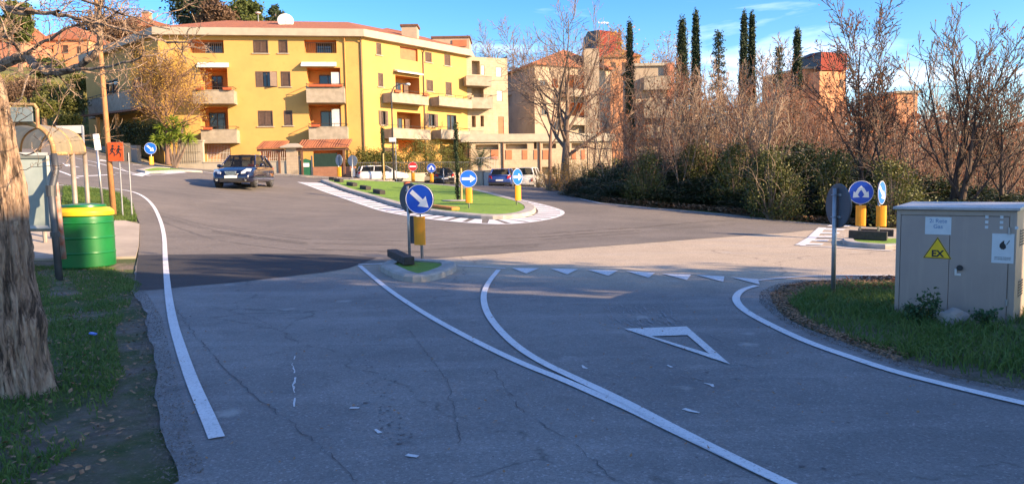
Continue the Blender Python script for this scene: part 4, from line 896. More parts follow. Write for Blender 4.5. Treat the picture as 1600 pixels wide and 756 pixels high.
mb = MB(); mb.add([(11.8-HB[0], 87-HB[1], 0), (dq[0]-HB[0], dq[1]-HB[1], 0), (dq[0]-HB[0], dq[1]-HB[1], zt-HB[2]), (11.8-HB[0], 87-HB[1], zt-HB[2])], [(0, 1, 2, 3)]); mb.add([(-.75-HB[0], 91-HB[1], 0), (dq[0]-HB[0], dq[1]-HB[1], 0), (dq[0]-HB[0], dq[1]-HB[1], zt-HB[2]), (-.75-HB[0], 91-HB[1], zt-HB[2])], [(0, 1, 2, 3)]); mb.build('back_wall', M['beige_plain'], hc)
wblock('stair_tower', 914, 936, 76, 250, 84.5, 3, M['beige_plain'], hc, HB)
def house(name, lab, base_d, x0, x1, ytop, zbot, dep, wallm, roofm, wins, rise=1.6, rot=0.0, names=('wall', 'roof')):
    "a background house with a hip roof and real window recesses, front plane at depth base_d"
    a = W(x0, ytop, base_d); b = W(x1, ytop, base_d); base = ((a[0]+b[0])/2, base_d, zbot); e = empty(name, base, 0, lab, 'building')
    f = Face((a[0], base_d), (b[0], base_d+rot*(b[0]-a[0]))); zt = a[2]; mb = MB(f.mat(base)); hh = [f.rect(*w[:4]) for w in wins]
    wall_with_holes(mb, f.L, zbot, zt, [h+(.2, 0) for h in hh]); mb.box(0, .05, 0.001, dep, zbot, zt); mb.box(f.L-.05, f.L, 0.001, dep, zbot, zt); mb.box(0, f.L, dep-.05, dep, zbot, zt); mb.build('wall', M[wallm], e)
    for h in hh: window(f, base, e, h, 'closed' if rng.random() < .6 else 'glass')
    if roofm == 'flat': mb = MB(f.mat(base)); mb.box(-.3, f.L+.3, -.3, dep+.3, zt, zt+.35); mb.build('roof', M['fascia'], e)
    else:
        X = f.mat((0, 0, 0)); P = [X@Vector(v) for v in ((0, 0, 0), (f.L, 0, 0), (f.L, dep, 0), (0, dep, 0))]; gable('roof', base, [(p.x, p.y) for p in P], zt, zt+rise, e, roofm)
    return e, f, base
e, f, bs = house('apartment_house', 'pale house with stacked white balconies behind the bare trees', 96, 990, 1050, 104, -4, 9, 'beige_plain', 'flat', [(1032, 1044, 118, 132), (1032, 1044, 152, 166), (1008, 1020, 190, 206)])
for y0, y1 in ((120, 140), (157, 184), (196, 216)): balcony(f, bs, e, f.rect(1006, 1048, y0, y1, 1.0), planters=0, rail=False)
mb = MB(f.mat(bs)); r = f.rect(1042, 1052, 100, 250); mb.box(r[0], r[1], -.5, -.01, -4, r[3]); mb.build('pink_wall', M['pink_wall'], e)
e, f, bs = house('hillside_house', 'orange rendered house below the red metal tower', 116, 944, 1000, 88, -2, 10, 'orange_wall', 'tile', [(955, 962, 98, 110), (972, 979, 98, 110)])
# red clad tower with rooftop lettering
p0 = W(919, 90, 118); p1 = W(971, 90, 118); TB = ((p0[0]+p1[0])/2, 118, p0[2]); tw = empty('red_tower', TB, 0, 'dark red metal-clad rooftop tower with white lettering above it', 'building')
def profile_tower(base, parent, xl, xm, xr, yt, yt2, yb, d, wm='red_clad', dm='navy_clad', dep=7, slant=7):
    m = MB(); a, b, c, g = W(xl, yb, d+5), W(xm-slant, yb, d), W(xr, yb, d), W(xr, yt2, d); t = W(xm, yt, d); tl = W(xl, yt+3, d+5); L_ = lambda p: (p[0]-base[0], p[1]-base[1], p[2]-base[2]); bk = lambda p: (p[0]-base[0], p[1]-base[1]+dep, p[2]-base[2])
    m.add([L_(b), L_(c), L_(g), L_(t)], [(0, 1, 2, 3)]); m.add([L_(c), bk(c), bk(g), L_(g)], [(0, 1, 2, 3)]); m.add([L_(t), L_(g), bk(g), bk(t)], [(0, 1, 2, 3)]); m.add([bk(a), bk(c), bk(g), bk(tl)], [(0, 1, 2, 3)]); m.build('cladding', M[wm], parent)
    m = MB(); m.add([L_(a), L_(b), L_(t), L_(tl)], [(0, 1, 2, 3)]); m.add([L_(a), bk(a), bk(tl), L_(tl)], [(0, 1, 2, 3)]); m.add([L_(tl), L_(t), bk(t), bk(tl)], [(0, 1, 2, 3)]); m.build('dark_side', M[dm], parent)
profile_tower(TB, tw, 918, 936, 971, 47, 52, 92, 118)
q = W(943.2, 36, 118); a_ = W(933, 36, 118); b_ = W(953, 36, 118); text_part('lettering', 'la stalletta', 1.05*(b_[0]-a_[0])/5.2, M['white'], tw, Matrix.Translation((q[0]-TB[0], q[1]-TB[1], q[2]-TB[2]))@Matrix.Rotation(math.radians(90), 4, 'X')@Matrix.Rotation(math.radians(-2.0), 4, 'Z'), .05, .02)
m = MB(); zb_ = W(943, 48, 118)[2]; [m.bar((x-TB[0], 0, zb_-TB[2]-.2), (x-TB[0], 0, q[2]-TB[2]), .04, 5) for x in (a_[0]+.3, q[0], b_[0]-.3)]; m.build('lettering_frame', M['steel'], tw)
# house E, with its own red tower
e, f, bs = house('hillside_house', 'orange rendered house with red roof box above the woodland', 120, 1258, 1330, 108, -20, 12, 'orange_wall', 'flat', [(1290, 1296, 128, 138), (1312, 1318, 126, 136)], rot=.25)
profile_tower(bs, e, 1266, 1283, 1323, 81, 84, 110, 118, dep=6, slant=1)
mb = MB(f.mat(bs)); r = f.rect(1262, 1290, 116, 160); mb.box(r[0], r[1], -3, -.01, r[2]-12, r[3]); mb.build('projecting_wall', M['orange_wall'], e)
e, f, bs = house('hillside_house', 'small orange house top peeping out of the woodland on the far right', 118, 1402, 1434, 146, -20, 10, 'orange_wall', 'flat', [(1413, 1418, 152, 160)])
# houses up the hill behind
e, f, bs = house('hillside_house', 'orange two-storey house on the hill behind the bare branches', 112, 64, 137, 62, 14, 10, 'orange_wall', 'tile', [(76, 84, 71, 83), (98, 107, 71, 83), (120, 127, 73, 84)], rise=2.4)
e, f, bs = house('hillside_house', 'pink brick house at the left edge of the hilltop', 105, -45, 31, 62, 14, 10, 'pink_wall', 'tile', [(10, 16, 66, 76)], rise=3.8)
e, f, bs = house('hillside_house', 'brown roofed house on the hill above the shaded wing', 128, 152, 262, 42, 14, 10, 'orange_wall', 'tile', [(228, 235, 45, 54), (170, 178, 47, 56), (196, 203, 47, 56)], rise=2.2)
wblock('chimney', 222, 232, 20, 40, 130, 1.2, [M['pink_wall'], M['fascia']], e, bs, cap=1)
e, f, bs = house('hillside_house', 'cream house with broad tiled roof above the yellow block', 112, 516, 576, 47, 8, 10, 'beige_plain', 'tile', [(556, 562, 47, 52)], rise=1.3)
e, f, bs = house('hillside_house', 'low tiled house top beside the roof chimney', 100, 573, 628, 51, 8, 9, 'beige_plain', 'tile', [], rise=1.0)
# unseen house added right of the camera, shaped to shade the foreground
SH = (18.77, -1.07, -.3); sh = empty('added_shade_house', SH, math.radians(-24), 'added unseen house right of the road, shaped to shade the foreground', 'building')
mb = MB(); mb.box(-5, 5, -1.2, 3.0, -.5, 10.6); mb.box(-5.01, 5, -5.3, -1.2, -.5, 8.5); mb.build('wall', M['beige_plain'], sh); gable('roof', (0, 0, 0), [(-5, -1.2), (5, -1.2), (5, 3.0), (-5, 3.0)], 10.6, 11.2, sh)
# ================= VEGETATION =================
def rvec(r): 
    while True:
        v = Vector((r.uniform(-1, 1), r.uniform(-1, 1), r.uniform(-1, 1)))
        if .05 < v.length < 1: return v.normalized()
def grow(mb, p, d, L, r, lvl, r_, P, tips=None):
    "one limb and its side shoots"
    seg = P['seg'][lvl]; pts = [p.copy()]; rad = [r]; dirs = [d.copy()]; e = r*P['taper']
    for i in range(seg):
        d = (d+rvec(r_)*P['bend'][lvl]+Vector((0, 0, P['up'][lvl]))).normalized(); p = p+d*(L/seg); pts.append(p.copy()); rad.append(max(r+(e-r)*(i+1)/seg, P['rmin'])); dirs.append(d.copy())
    mb.tube(pts, rad, P['sides'][lvl], False)
    if tips is not None and lvl >= P['tipfrom']: tips.append(pts[-1]); tips.append(pts[len(pts)//2])
    if lvl+1 >= P['levels']: return
    n = P['n'][lvl]; n = r_.randint(max(1, int(n*.8)), int(n*1.2+.5))
    for k in range(n):
        t = P['start'][lvl]+(1-P['start'][lvl])*(k+r_.random()*.8)/n; i = min(int(t*seg), seg-1); q = pts[i].lerp(pts[i+1], t*seg-i); base = dirs[i+1]
        side = rvec(r_); side = (side-base*side.dot(base)).normalized(); a = math.radians(r_.gauss(P['ang'][lvl], 9)); nd = (base*math.cos(a)+side*math.sin(a)).normalized()
        rr = (rad[i]+(rad[i+1]-rad[i])*(t*seg-i))*P['rr'][lvl]
        grow(mb, q, nd, L*P['len'][lvl]*(1.15-.45*t)*r_.uniform(.75, 1.2), max(rr, P['rmin']), lvl+1, r_, P, tips)
def leafcloud(name, centers, n, spread, size, m, parent, seed, asp=.55, squash=1.0):
    r = np.random.RandomState(seed); C = np.array([tuple(c) for c in centers]); k = r.randint(0, len(C), n)
    c = C[k]+r.normal(0, spread, (n, 3))*np.array([1, 1, squash])
    a = r.normal(0, 1, (n, 3)); a /= np.linalg.norm(a, axis=1)[:, None]; b = np.cross(a, r.normal(0, 1, (n, 3))); b /= np.linalg.norm(b, axis=1)[:, None]
    s = (size*r.uniform(.6, 1.3, n))[:, None]; V = np.stack([c-a*s, c+b*s*asp, c+a*s, c-b*s*asp], 1).reshape(-1, 3); i = np.arange(n)*4
    me = bpy.data.meshes.new(name); me.from_pydata(V.tolist(), [], np.c_[i, i+1, i+2, i+3].tolist()); me.materials.append(m); me.update()
    o = bpy.data.objects.new(name, me); COL.objects.link(o); o.parent = parent; return o
PB_ = dict(levels=4, seg=[5, 5, 4, 3], bend=[.08, .22, .25, .3], up=[.05, .06, .06, .03], sides=[9, 6, 4, 3], n=[8, 9, 7, 0], start=[.35, .2, .15, 0], ang=[45, 42, 40, 0], len=[.62, .5, .45, 0], rr=[.5, .45, .5, 0], taper=.3, rmin=.007, tipfrom=2)
def bare_tree(name, loc, h, r0, seed, lab, group=None, m='bark', P=None, leaves=None, trunks=1, lean=.0, cat='tree', tm=None):
    P = P or PB_; r_ = random.Random(seed); e = empty(name, loc, 0, lab, cat, group); tr = MB(); cr = MB(); tips = []
    for k in range(trunks):
        a = r_.uniform(0, 6.28); d = Vector((math.cos(a)*lean, math.sin(a)*lean, 1)).normalized(); o = Vector((math.cos(a), math.sin(a), 0))*r0*(1.4 if trunks > 1 else 0)+Vector((0, 0, -.25))
        L = h*(.8 if trunks == 1 else r_.uniform(.55, .85)); seg = 7; pts = [o]; rad = [r0*1.25]; dirs = [d]; dd = d
        for i in range(seg):
            dd = (dd+rvec(r_)*P['bend'][0]+Vector((0, 0, P['up'][0]))).normalized(); pts.append(pts[-1]+dd*L/seg); rad.append(max(r0*(1-(i+1)/seg*.85), .02)); dirs.append(dd)
        tr.tube(pts, rad, 9, False)
        n = P['n'][0]; n = max(3, int(n/(1 if trunks == 1 else 1.6)))
        for j in range(n):
            t = P['start'][0]+(1-P['start'][0])*(j+r_.random()*.7)/n; i = min(int(t*seg), seg-1); q = pts[i].lerp(pts[i+1], t*seg-i); base = dirs[i+1]; a = 2.4*j+r_.uniform(-.5, .5)
            side = Vector((math.cos(a), math.sin(a), 0)); side = (side-base*side.dot(base)).normalized(); an = math.radians(r_.gauss(P['ang'][0], 8)); nd = (base*math.cos(an)+side*math.sin(an)).normalized()
            rr = rad[i]*P['rr'][0]; grow(cr, q, nd, L*P['len'][0]*(1.2-.6*t)*r_.uniform(.8, 1.15), max(rr, .012), 1, r_, P, tips)
    tr.build('trunk', M[tm or m], e, smooth=True); cr.build('branches', M[m], e, smooth=False, recalc=False)
    if leaves: leafcloud('leaves', tips, leaves[0], leaves[1], leaves[2], M[leaves[3]], e, seed)
    return e
def gz(x, y, off=0.0): return (x, y, H(x, y)+off)
def at_(px, d):
    "ground point at depth d in the photo column px"
    x = (px-800)/1150*d; return gz(x, d)

# gnarled tree at the left edge, its crown reaching over the picture from the left
def near_tree():
    b = Vector(gz(*G(44, 612))); e = empty('gnarled_tree', b, 0, 'gnarled old tree with rough grey bark at the left edge of the picture', 'tree')
    def P3(px, py, d): return Vector(W(px, py, d))-b
    d0 = b.y; path = [(46, 640, d0), (44, 606, d0), (36, 560, d0), (30, 500, d0), (20, 440, d0+.02), (14, 380, d0+.03), (12, 320, d0+.03), (6, 260, d0+.02), (-2, 200, d0), (-16, 140, d0-.02), (-40, 80, d0-.02), (-75, 0, d0), (-100, -90, d0)]
    wid = [42, 35, 31, 29, 27, 29, 24, 20, 19, 19, 18, 17, 15]
    q = [P3(*p) for p in path]; rad = [w*d0/1150 for w in wid]; pts = []; rr = []
    for i in range(len(q)-1):
        for k in range(16):
            t = k/16; a = q[max(i-1, 0)]; c = q[min(i+2, len(q)-1)]; pts.append(.5*((2*q[i])+(q[i+1]-a)*t+(2*a-5*q[i]+4*q[i+1]-c)*t*t+(3*q[i]-a-3*q[i+1]+c)*t**3)); rr.append(rad[i]+(rad[i+1]-rad[i])*t)
    mb = MB(); n = 150; vs = []; from mathutils import noise as mn
    for i, p in enumerate(pts):
        for j in range(n):
            w = 2*math.pi*j/n; c = Vector((math.cos(w), math.sin(w), 0)); s = Vector((c.x*2.0, c.y*2.0, p.z*1.3)); f = 1+.14*mn.noise(s)+.09*mn.noise(s*2.7+Vector((5, 1, 0)))
            tw = p.z*.5; cx_, cy_ = math.cos(w+tw), math.sin(w+tw); g = mn.noise(Vector((cx_*5, cy_*5, p.z*1.4))); g2 = mn.noise(Vector((cx_*12, cy_*12, p.z*3.2+9))); g3 = mn.noise(Vector((cx_*26, cy_*26, p.z*9))); f += .16*(min(abs(g)*3.2, 1)-.6)+.09*(min(abs(g2)*3.5, 1)-.6)+.04*(min(abs(g3)*3, 1)-.5)
            for kz, kw, ka, kr in ((1.62, 5.9, .22, .16), (.55, .3, .2, .10)): f += ka*math.exp(-((p.z-kz)/kr)**2)*max(0, math.cos(w-kw))**3
            if p.z < .25: f += (.25-p.z)*.3*(1+.9*math.sin(w*5+1))
            vs.append(p+c*rr[i]*f)
    m_ = len(pts); mb.add(vs, [(i*n+j, i*n+(j+1) % n, (i+1)*n+(j+1) % n, (i+1)*n+j) for i in range(m_-1) for j in range(n)]); mb.build('trunk', M['bark_near'], e, smooth=True)
    big = [([(-60, 130, 5.6), (-25, 118, 5.4), (0, 106, 5.3), (22, 93, 5.2), (40, 88, 5.15), (52, 98, 5.1), (66, 110, 5.0), (88, 114, 5.0), (110, 111, 4.95), (130, 100, 4.9), (148, 84, 4.85), (158, 66, 4.85), (153, 50, 4.8), (155, 25, 4.8), (161, -10, 4.8)], 9.0, 3.0),
           ([(-60, -20, 5.2), (0, 6, 5.0), (25, 19, 4.9), (60, 22, 4.8), (92, 17, 4.7)], 4.8, 2.2), ([(12, 10, 4.95), (40, 16, 4.8), (80, 22, 4.8), (118, 28, 4.7), (150, 36, 4.7), (190, 46, 4.6), (235, 58, 4.5), (262, 66, 4.5), (300, 66, 4.4)], 3.2, 1.1),
           ([(30, 92, 5.2), (44, 80, 5.1), (70, 66, 5.0), (95, 48, 4.9), (120, 40, 4.9), (146, 36, 4.9)], 3.0, 1.2), ([(96, 111, 4.95), (130, 109, 4.8), (165, 105, 4.7), (195, 98, 4.6), (225, 88, 4.5), (245, 84, 4.5)], 2.6, .8),
           ([(-70, -60, 5.4), (20, -30, 5.0), (90, -18, 4.8), (150, 8, 4.7), (215, 30, 4.6), (265, 46, 4.5)], 3.0, .8), ([(0, 102, 5.3), (-10, 60, 5.4), (10, 30, 5.4)], 4, 2),
           ([(154, 48, 4.8), (170, 30, 4.7), (190, 14, 4.6), (196, -6, 4.6)], 1.6, .8), ([(8, 240, 6.0), (40, 243, 5.9), (58, 236, 5.8), (84, 196, 5.7), (97, 178, 5.6)], 1.6, .5), ([(10, 205, 6.0), (30, 190, 5.8), (60, 168, 5.7)], 1.2, .4),
           ([(20, 268, 5.9), (50, 262, 5.6), (86, 258, 5.4), (98, 262, 5.3)], .8, .3)]
    mb = MB(); r_ = random.Random(5); PT = dict(levels=4, seg=[0, 6, 5, 4], bend=[0, .42, .5, .5], up=[0, .07, .05, .03], sides=[5, 5, 4, 3], n=[0, 4, 3, 0], start=[0, .2, .2, 0], ang=[0, 48, 48, 0], len=[0, .5, .45, 0], rr=[0, .6, .6, 0], taper=.3, rmin=.0016, tipfrom=9)
    for pl, r0, r1 in big:
        q = [P3(*p) for p in pl]; P2 = []
        for i in range(len(q)-1):
            for k in range(3): P2.append(q[i].lerp(q[i+1], k/3)+rvec(r_)*.008)
        P2.append(q[-1]); N_ = len(P2); rad = [(r0+(r1-r0)*i/(N_-1))*.0043*r_.uniform(.88, 1.12) for i in range(N_)]; mb.tube(P2, rad, 8 if r0 > 2 else 5, False)
        ns = max(3, int(N_*.5)) if r0 > 1.3 else 4
        for k in range(ns):
            i = min(N_-2, int((k+r_.random())/ns*N_)); d = (P2[min(i+1, N_-1)]-P2[i]).normalized(); side = rvec(r_); side.z = side.z*.6+.25; nd = (d*.4+side).normalized()
            grow(mb, P2[i], nd, r_.uniform(.2, .7)*(1 if r0 > 1.3 else .4), max(rad[i]*.3, .003), 1, r_, PT)
    mb.build('branches', M['bark_near'], e, recalc=False)
near_tree()

# big spreading bare tree in front of the beige houses
PW = dict(PB_, n=[11, 9, 8, 0], start=[.30, .15, .1, 0], ang=[52, 40, 42, 0], up=[.02, .09, .08, .05], len=[.95, .55, .45, 0], rmin=.011, bend=[.05, .2, .26, .3])
bare_tree('spreading_tree', at_(883, 45), 8.6, .33, 21, 'large spreading bare tree with grey trunk in front of the beige houses', m='bark', P=PW)
PW2 = dict(PW, n=[12, 11, 8, 0]); bare_tree('bare_tree', at_(862, 62), 11.0, .2, 22, 'bare tree behind the large spreading tree', m='bark_red', P=dict(PB_, rmin=.014))
# saplings and slim bare trees behind the hedge (six shapes, copied)
PS = dict(levels=4, seg=[6, 5, 4, 2], bend=[.06, .14, .2, .2], up=[.08, .12, .1, .05], sides=[7, 4, 3, 3], n=[11, 7, 4, 0], start=[.15, .12, .15, 0], ang=[30, 30, 34, 0], len=[.55, .45, .4, 0], rr=[.45, .5, .5, 0], taper=.3, rmin=.007, tipfrom=2)
protos = []
lab_s = 'slim bare reddish trees crowded behind the dark hedge'
for k, (h, mm, tk, lv) in enumerate([(8, 'bark_red', 3, (500, .12, .06, 'leaf_rust')), (9, 'bark_pale', 3, None), (7, 'bark_red', 4, (900, .15, .06, 'leaf_rust')), (8.5, 'bark_pale', 2, (300, .12, .06, 'leaf_rust')), (7.5, 'bark_red', 3, None)]):
    protos.append(bare_tree('slim_tree', (0, 0, 0), h, .06, 40+k, lab_s, 'slim bare trees behind the hedge', mm, PS, lv, trunks=tk, lean=.28))
r_ = random.Random(12); spots = []
for px in range(925, 1600, 25): spots.append((px+r_.uniform(-7, 7), r_.uniform(35, 46)-(px-900)*.010))
for px in (1010, 1065, 1110, 1165, 1205, 1240): spots.append((px, r_.uniform(31, 34)))
for i, (px, d) in enumerate(spots):
    src = protos[i % 5]; o = src if i < 5 else copy_tree(src); top = 95+r_.uniform(-22, 45)+(30 if px < 1000 else 0)+(45 if 1395 < px < 1420 else 0)+(40 if px > 1240 else 0)
    g = at_(px, d); zt = W(px, top, d)[2]; sc = (zt-g[2])/[8, 9, 7, 8.5, 7.5][i % 5]; o.location = g; o.rotation_euler = (0, 0, r_.uniform(0, 6.28)); o.scale = (sc*.9, sc*.9, sc)
# taller individual trees
PT2 = dict(PS, n=[14, 9, 6, 0], ang=[38, 36, 36, 0], rmin=.011, start=[.25, .15, .15, 0], len=[.5, .45, .4, 0])
def bt(px, d, top, r0, seed, lab, m, P=PT2, **k):
    g = at_(px, d); return bare_tree('bare_tree', g, (W(px, top, d)[2]-g[2])*1.02, r0, seed, lab, None, m, P, **k)
bt(1350, 27, -8, .10, 61, 'tallest dark bare tree, behind the gap left of the steel cabinet', 'bark_dark', leaves=(500, .1, .05, 'leaf_rust'))
bt(1482, 25.5, 15, .15, 62, 'broad dark bare tree rising behind the steel cabinet', 'bark_dark', P=dict(PT2, n=[15, 8, 6, 0], ang=[36, 32, 34, 0], start=[.12, .12, .1, 0], len=[.7, .45, .4, 0], up=[.1, .2, .15, .06]), leaves=(500, .12, .05, 'leaf_rust'), trunks=2, lean=.15)
bt(1412, 26, 75, .07, 63, 'leaning dark bare tree with a few brown leaves left of the broad one', 'bark_dark', leaves=(700, .12, .06, 'leaf_rust'), lean=.3)
bt(1575, 25, 110, .10, 64, 'dark bare tree at the right edge of the picture', 'bark_dark', leaves=(300, .1, .05, 'leaf_rust'), lean=.2)
bt(1183, 30, 42, .075, 65, 'pale bare tree forking above the yellow-green part of the hedge', 'bark_pale', trunks=2, lean=.2)
bt(1100, 33, 90, .06, 66, 'pale slender bare tree left of the forking one', 'bark_pale', trunks=3, lean=.25)
bt(1425, 34, 60, .05, 67, 'faint slender tree with upswept twigs rising above the woodland', 'bark_pale', P=dict(PS, rmin=.012), trunks=2, lean=.1)
bt(1530, 31, 70, .06, 68, 'slender upswept tree right of the broad dark tree', 'bark_dark', trunks=2, lean=.2)
bt(800, 100, 48, .25, 69, 'bare tree on the skyline between the yellow block and beige house', 'bark', P=dict(PB_, rmin=.022, up=[.05, .1, .1, .05]))
bt(782, 104, 62, .2, 70, 'smaller bare tree on the skyline beside the yellow block roof end', 'bark', P=dict(PB_, rmin=.022))
bt(1000, 104, 52, .25, 71, 'round crowned tree with yellow-brown leaves beside the red tower', 'bark', P=dict(PB_, rmin=.022), leaves=(1500, .35, .14, 'leaf_gold'))
# rust coloured far woodland: one mass nobody could count
def woodland():
    r = np.random.RandomState(77); n = 19000; px = r.uniform(1040, 1720, n); d = r.uniform(0, 1, n); d = np.interp(px, [1040, 1300, 1400], [80, 66, 50])*(1-d)+108*d; x = (px-800)/1150*d; g = Hn(x, d)
    top = np.interp(px, [930, 1040, 1150, 1250, 1330, 1420, 1500, 1720], [215, 185, 150, 150, 165, 175, 190, 200]); zt = 1.65-(top+12*np.sin(px*.05)+9*np.sin(px*.17+1)-(281-.01746*(px-800)))*d/1150
    z = g+(zt-g)*r.uniform(.0, 1, n)**.7
    C = np.c_[x, d, z]; a = r.normal(0, 1, (n, 3)); a /= np.linalg.norm(a, axis=1)[:, None]; b = np.cross(a, r.normal(0, 1, (n, 3))); b /= np.linalg.norm(b, axis=1)[:, None]; s = r.uniform(.12, .3, n)[:, None]
    V = np.stack([C-a*s, C+b*s*.6, C+a*s, C-b*s*.6], 1).reshape(-1, 3); i = np.arange(n)*4; v = V.tolist(); f = np.c_[i, i+1, i+2, i+3].tolist(); mi = [0]*len(f)
    mb = MB(); rr = random.Random(9)
    for k in range(2600):
        p = rr.uniform(1040, 1700); d_ = rr.uniform(float(np.interp(p, [1040, 1300, 1400], [80, 62, 46])), 100); x_ = (p-800)/1150*d_; g_ = H(x_, d_); t = float(np.interp(p, [930, 1040, 1150, 1250, 1330, 1420, 1500, 1720], [200, 170, 135, 135, 150, 160, 175, 190])); zt_ = 1.65-(t+rr.uniform(-5, 60)-(281-.01746*(p-800)))*d_/1150
        z0 = g_+(zt_-g_)*rr.uniform(0, .5); a_ = Vector((x_, d_, z0)); b_ = a_+Vector((rr.gauss(0, .7), rr.gauss(0, .7), max(.6, (zt_-z0)*rr.uniform(.6, 1)))); mid_ = a_.lerp(b_, .5)+rvec(rr)*.25; mb.tube([a_, mid_, b_], [.05, .03, .015], 3, False)
    o_ = len(v); v += mb.v; f += [tuple(o_+q for q in t) for t in mb.f]; mi += [1]*len(mb.f)
    me = bpy.data.meshes.new('woodland'); me.from_pydata(v, [], f); me.materials.append(M['leaf_rust']); me.materials.append(M['bark_red']); me.polygons.foreach_set('material_index', mi); me.update()
    o = bpy.data.objects.new('woodland', me); COL.objects.link(o); tag(o, 'rust brown wintry woodland filling the slope behind the hedge', 'woodland', kind='stuff')
woodland()

# evergreen hedge: individual bushes
def bush_proto(name, seed, m, nleaf, size, lab, group, w=1.0, h=3.0, clumps=44, cat='bush'):
    r = random.Random(seed); e = empty(name, (0, 0, 0), 0, lab, cat, group); cs = []; mb = MB()
    for k in range(clumps):
        a = r.uniform(0, 6.28); q = math.sqrt(r.random()); z = r.uniform(.08, .92); rad = q*(.95-.6*max(0, z-.35)/.6); c = Vector((math.cos(a)*rad*w, math.sin(a)*rad*w, z*h)); cs.append(c)
        mid_ = c*.5+Vector((0, 0, .1)); mb.tube([(0, 0, -.1), mid_, c, c+Vector((c.x*.35, c.y*.35, .16*h))], [.03, .02, .012, .004], 4, False)
    for k in range(16):
        a = r.uniform(0, 6.28); c = Vector((math.cos(a), math.sin(a), 0)); p = c*r.uniform(.5, .9)+Vector((0, 0, r.uniform(.1, .75)*h)); pts = [p]; d = (c*.6+Vector((0, 0, 1.1))+rvec(r)*.5).normalized()
        for j in range(5): pts.append(pts[-1]+d*.24); d = (d+rvec(r)*.3+Vector((0, 0, -.18))).normalized()
        mb.tube(pts, [.010, .009, .007, .006, .004, .003], 3, False)
    mb.build('stem', M['bark_pale'], e, recalc=False); leafcloud('foliage', cs, nleaf, .22*w, size, M[m], e, seed); return e
lab_b = 'dark evergreen bushes forming the hedge along the far side of the road'
bp = [bush_proto('evergreen_bush', 100+k, 'leaf_dark', 8000, .055, lab_b, 'dark hedge bushes') for k in range(3)]
r_ = random.Random(31); row = resample(hb+[(17, 21.8), (24, 21)], 1.25); cnt = 0
for j, back in enumerate((1.7, 3.1, 4.6)):
    for i, p in enumerate(row):
        o = bp[cnt] if cnt < 3 else copy_tree(bp[cnt % 3]); cnt += 1
        q = (p[0]+back*.35+r_.uniform(-.3, .3), p[1]+back+r_.uniform(-.3, .3)); px = project(q[0], q[1], H(*q))[0]
        top = float(np.interp(px, [880, 930, 1000, 1080, 1150, 1230, 1300, 1380, 1450, 1600], [270, 258, 244, 234, 222, 226, 244, 264, 274, 282]))+[55, 22, 0][j]+r_.uniform(-10, 14)
        hh = max(.9, 1.65-(top-(281-.01746*(px-800)))*q[1]/1150-H(*q)); o.location = gz(*q); o.rotation_euler = (0, 0, r_.uniform(0, 6.28)); o.scale = (r_.uniform(1.0, 1.35), r_.uniform(1.0, 1.35), hh/3.0)
ob = [bush_proto('olive_bush', 120+k, 'leaf_olive', 5000, .055, 'yellow-green leafy bushes glowing among the dark hedge', 'yellow-green bushes in the hedge') for k in range(2)]
for i, (px, d, s, hh) in enumerate([(1205, 26.6, .9, 2.6), (1225, 26.4, .7, 1.9), (1010, 31.0, .8, 2.2), (1090, 32, .9, 2.9), (1395, 24.5, .9, 2.3), (1300, 27, .8, 2.6), (1150, 30, .8, 2.9)]):
    o = ob[i] if i < 2 else copy_tree(ob[i % 2]); o.location = at_(px, d); o.scale = (s, s, hh/3); o.rotation_euler = (0, 0, i*1.3)
# dry brown brush at the near end of the hedge
db = bush_proto('dry_shrub', 130, 'leaf_gold', 1600, .045, 'yellowish dry brush at the left end of the hedge below the spreading tree', 'dry brush by the road', cat='shrub')
for i, (px, d, s, hh) in enumerate([(858, 41, .8, 1.3), (874, 42, .9, 1.6), (893, 43, .9, 2.0), (842, 47, .7, 1.0), (915, 40, .8, 1.8)]):
    o = db if i == 0 else copy_tree(db); o.location = at_(px, d); o.scale = (s, s, hh/3); o.rotation_euler = (0, 0, i*1.9)
# conifers
def cypress(px, d, top, bot, wpx, lab, seed, name='cypress', m='leaf_cypress', n=16000):
    g = at_(px, d); zt = W(px, top, d)[2]; h = zt-g[2]; w = wpx*1.3*d/1150/2; e = empty(name, g, 0, lab, 'tree'); r = random.Random(seed); cs = []
    for k in range(900):
        z = r.uniform(.25, .985); prof = min(1, (1-z)/.42)**.7*min(1, z/.3); a = r.uniform(0, 6.28); q = r.uniform(.3, .85)*prof*w; cs.append((math.cos(a)*q, math.sin(a)*q, z*h))
    cs += [(0, 0, h*z) for z in (.94, .97, .99)]
    MB().tube([(0, 0, -.3), (0, 0, h*.9)], [.22, .03], 7).build('trunk', M['bark_dark'], e); leafcloud('crown', cs, n, .06+w*.10, .12, M[m], e, seed, .5, 3.0); return e
cypress(1066, 82, 36, 0, 21, 'shorter thick dark cypress of the left pair above the bare trees', 1)
cypress(1087, 82, 21, 0, 14, 'tall thin dark cypress of the left pair above the bare trees', 2)
cypress(1161, 80, 24, 0, 13, 'left trunk of the narrow dark cypress twins in the middle of the woodland', 3)
cypress(1173, 80.5, 24, 0, 12, 'right one of the narrow dark cypress twins in the middle of the woodland', 4)
cypress(1243, 78, 50, 0, 17, 'lone dark cypress right of the twins', 5)
cypress(986, 85, 37, 0, 11, 'thin dark cypress beside the red metal tower', 6)
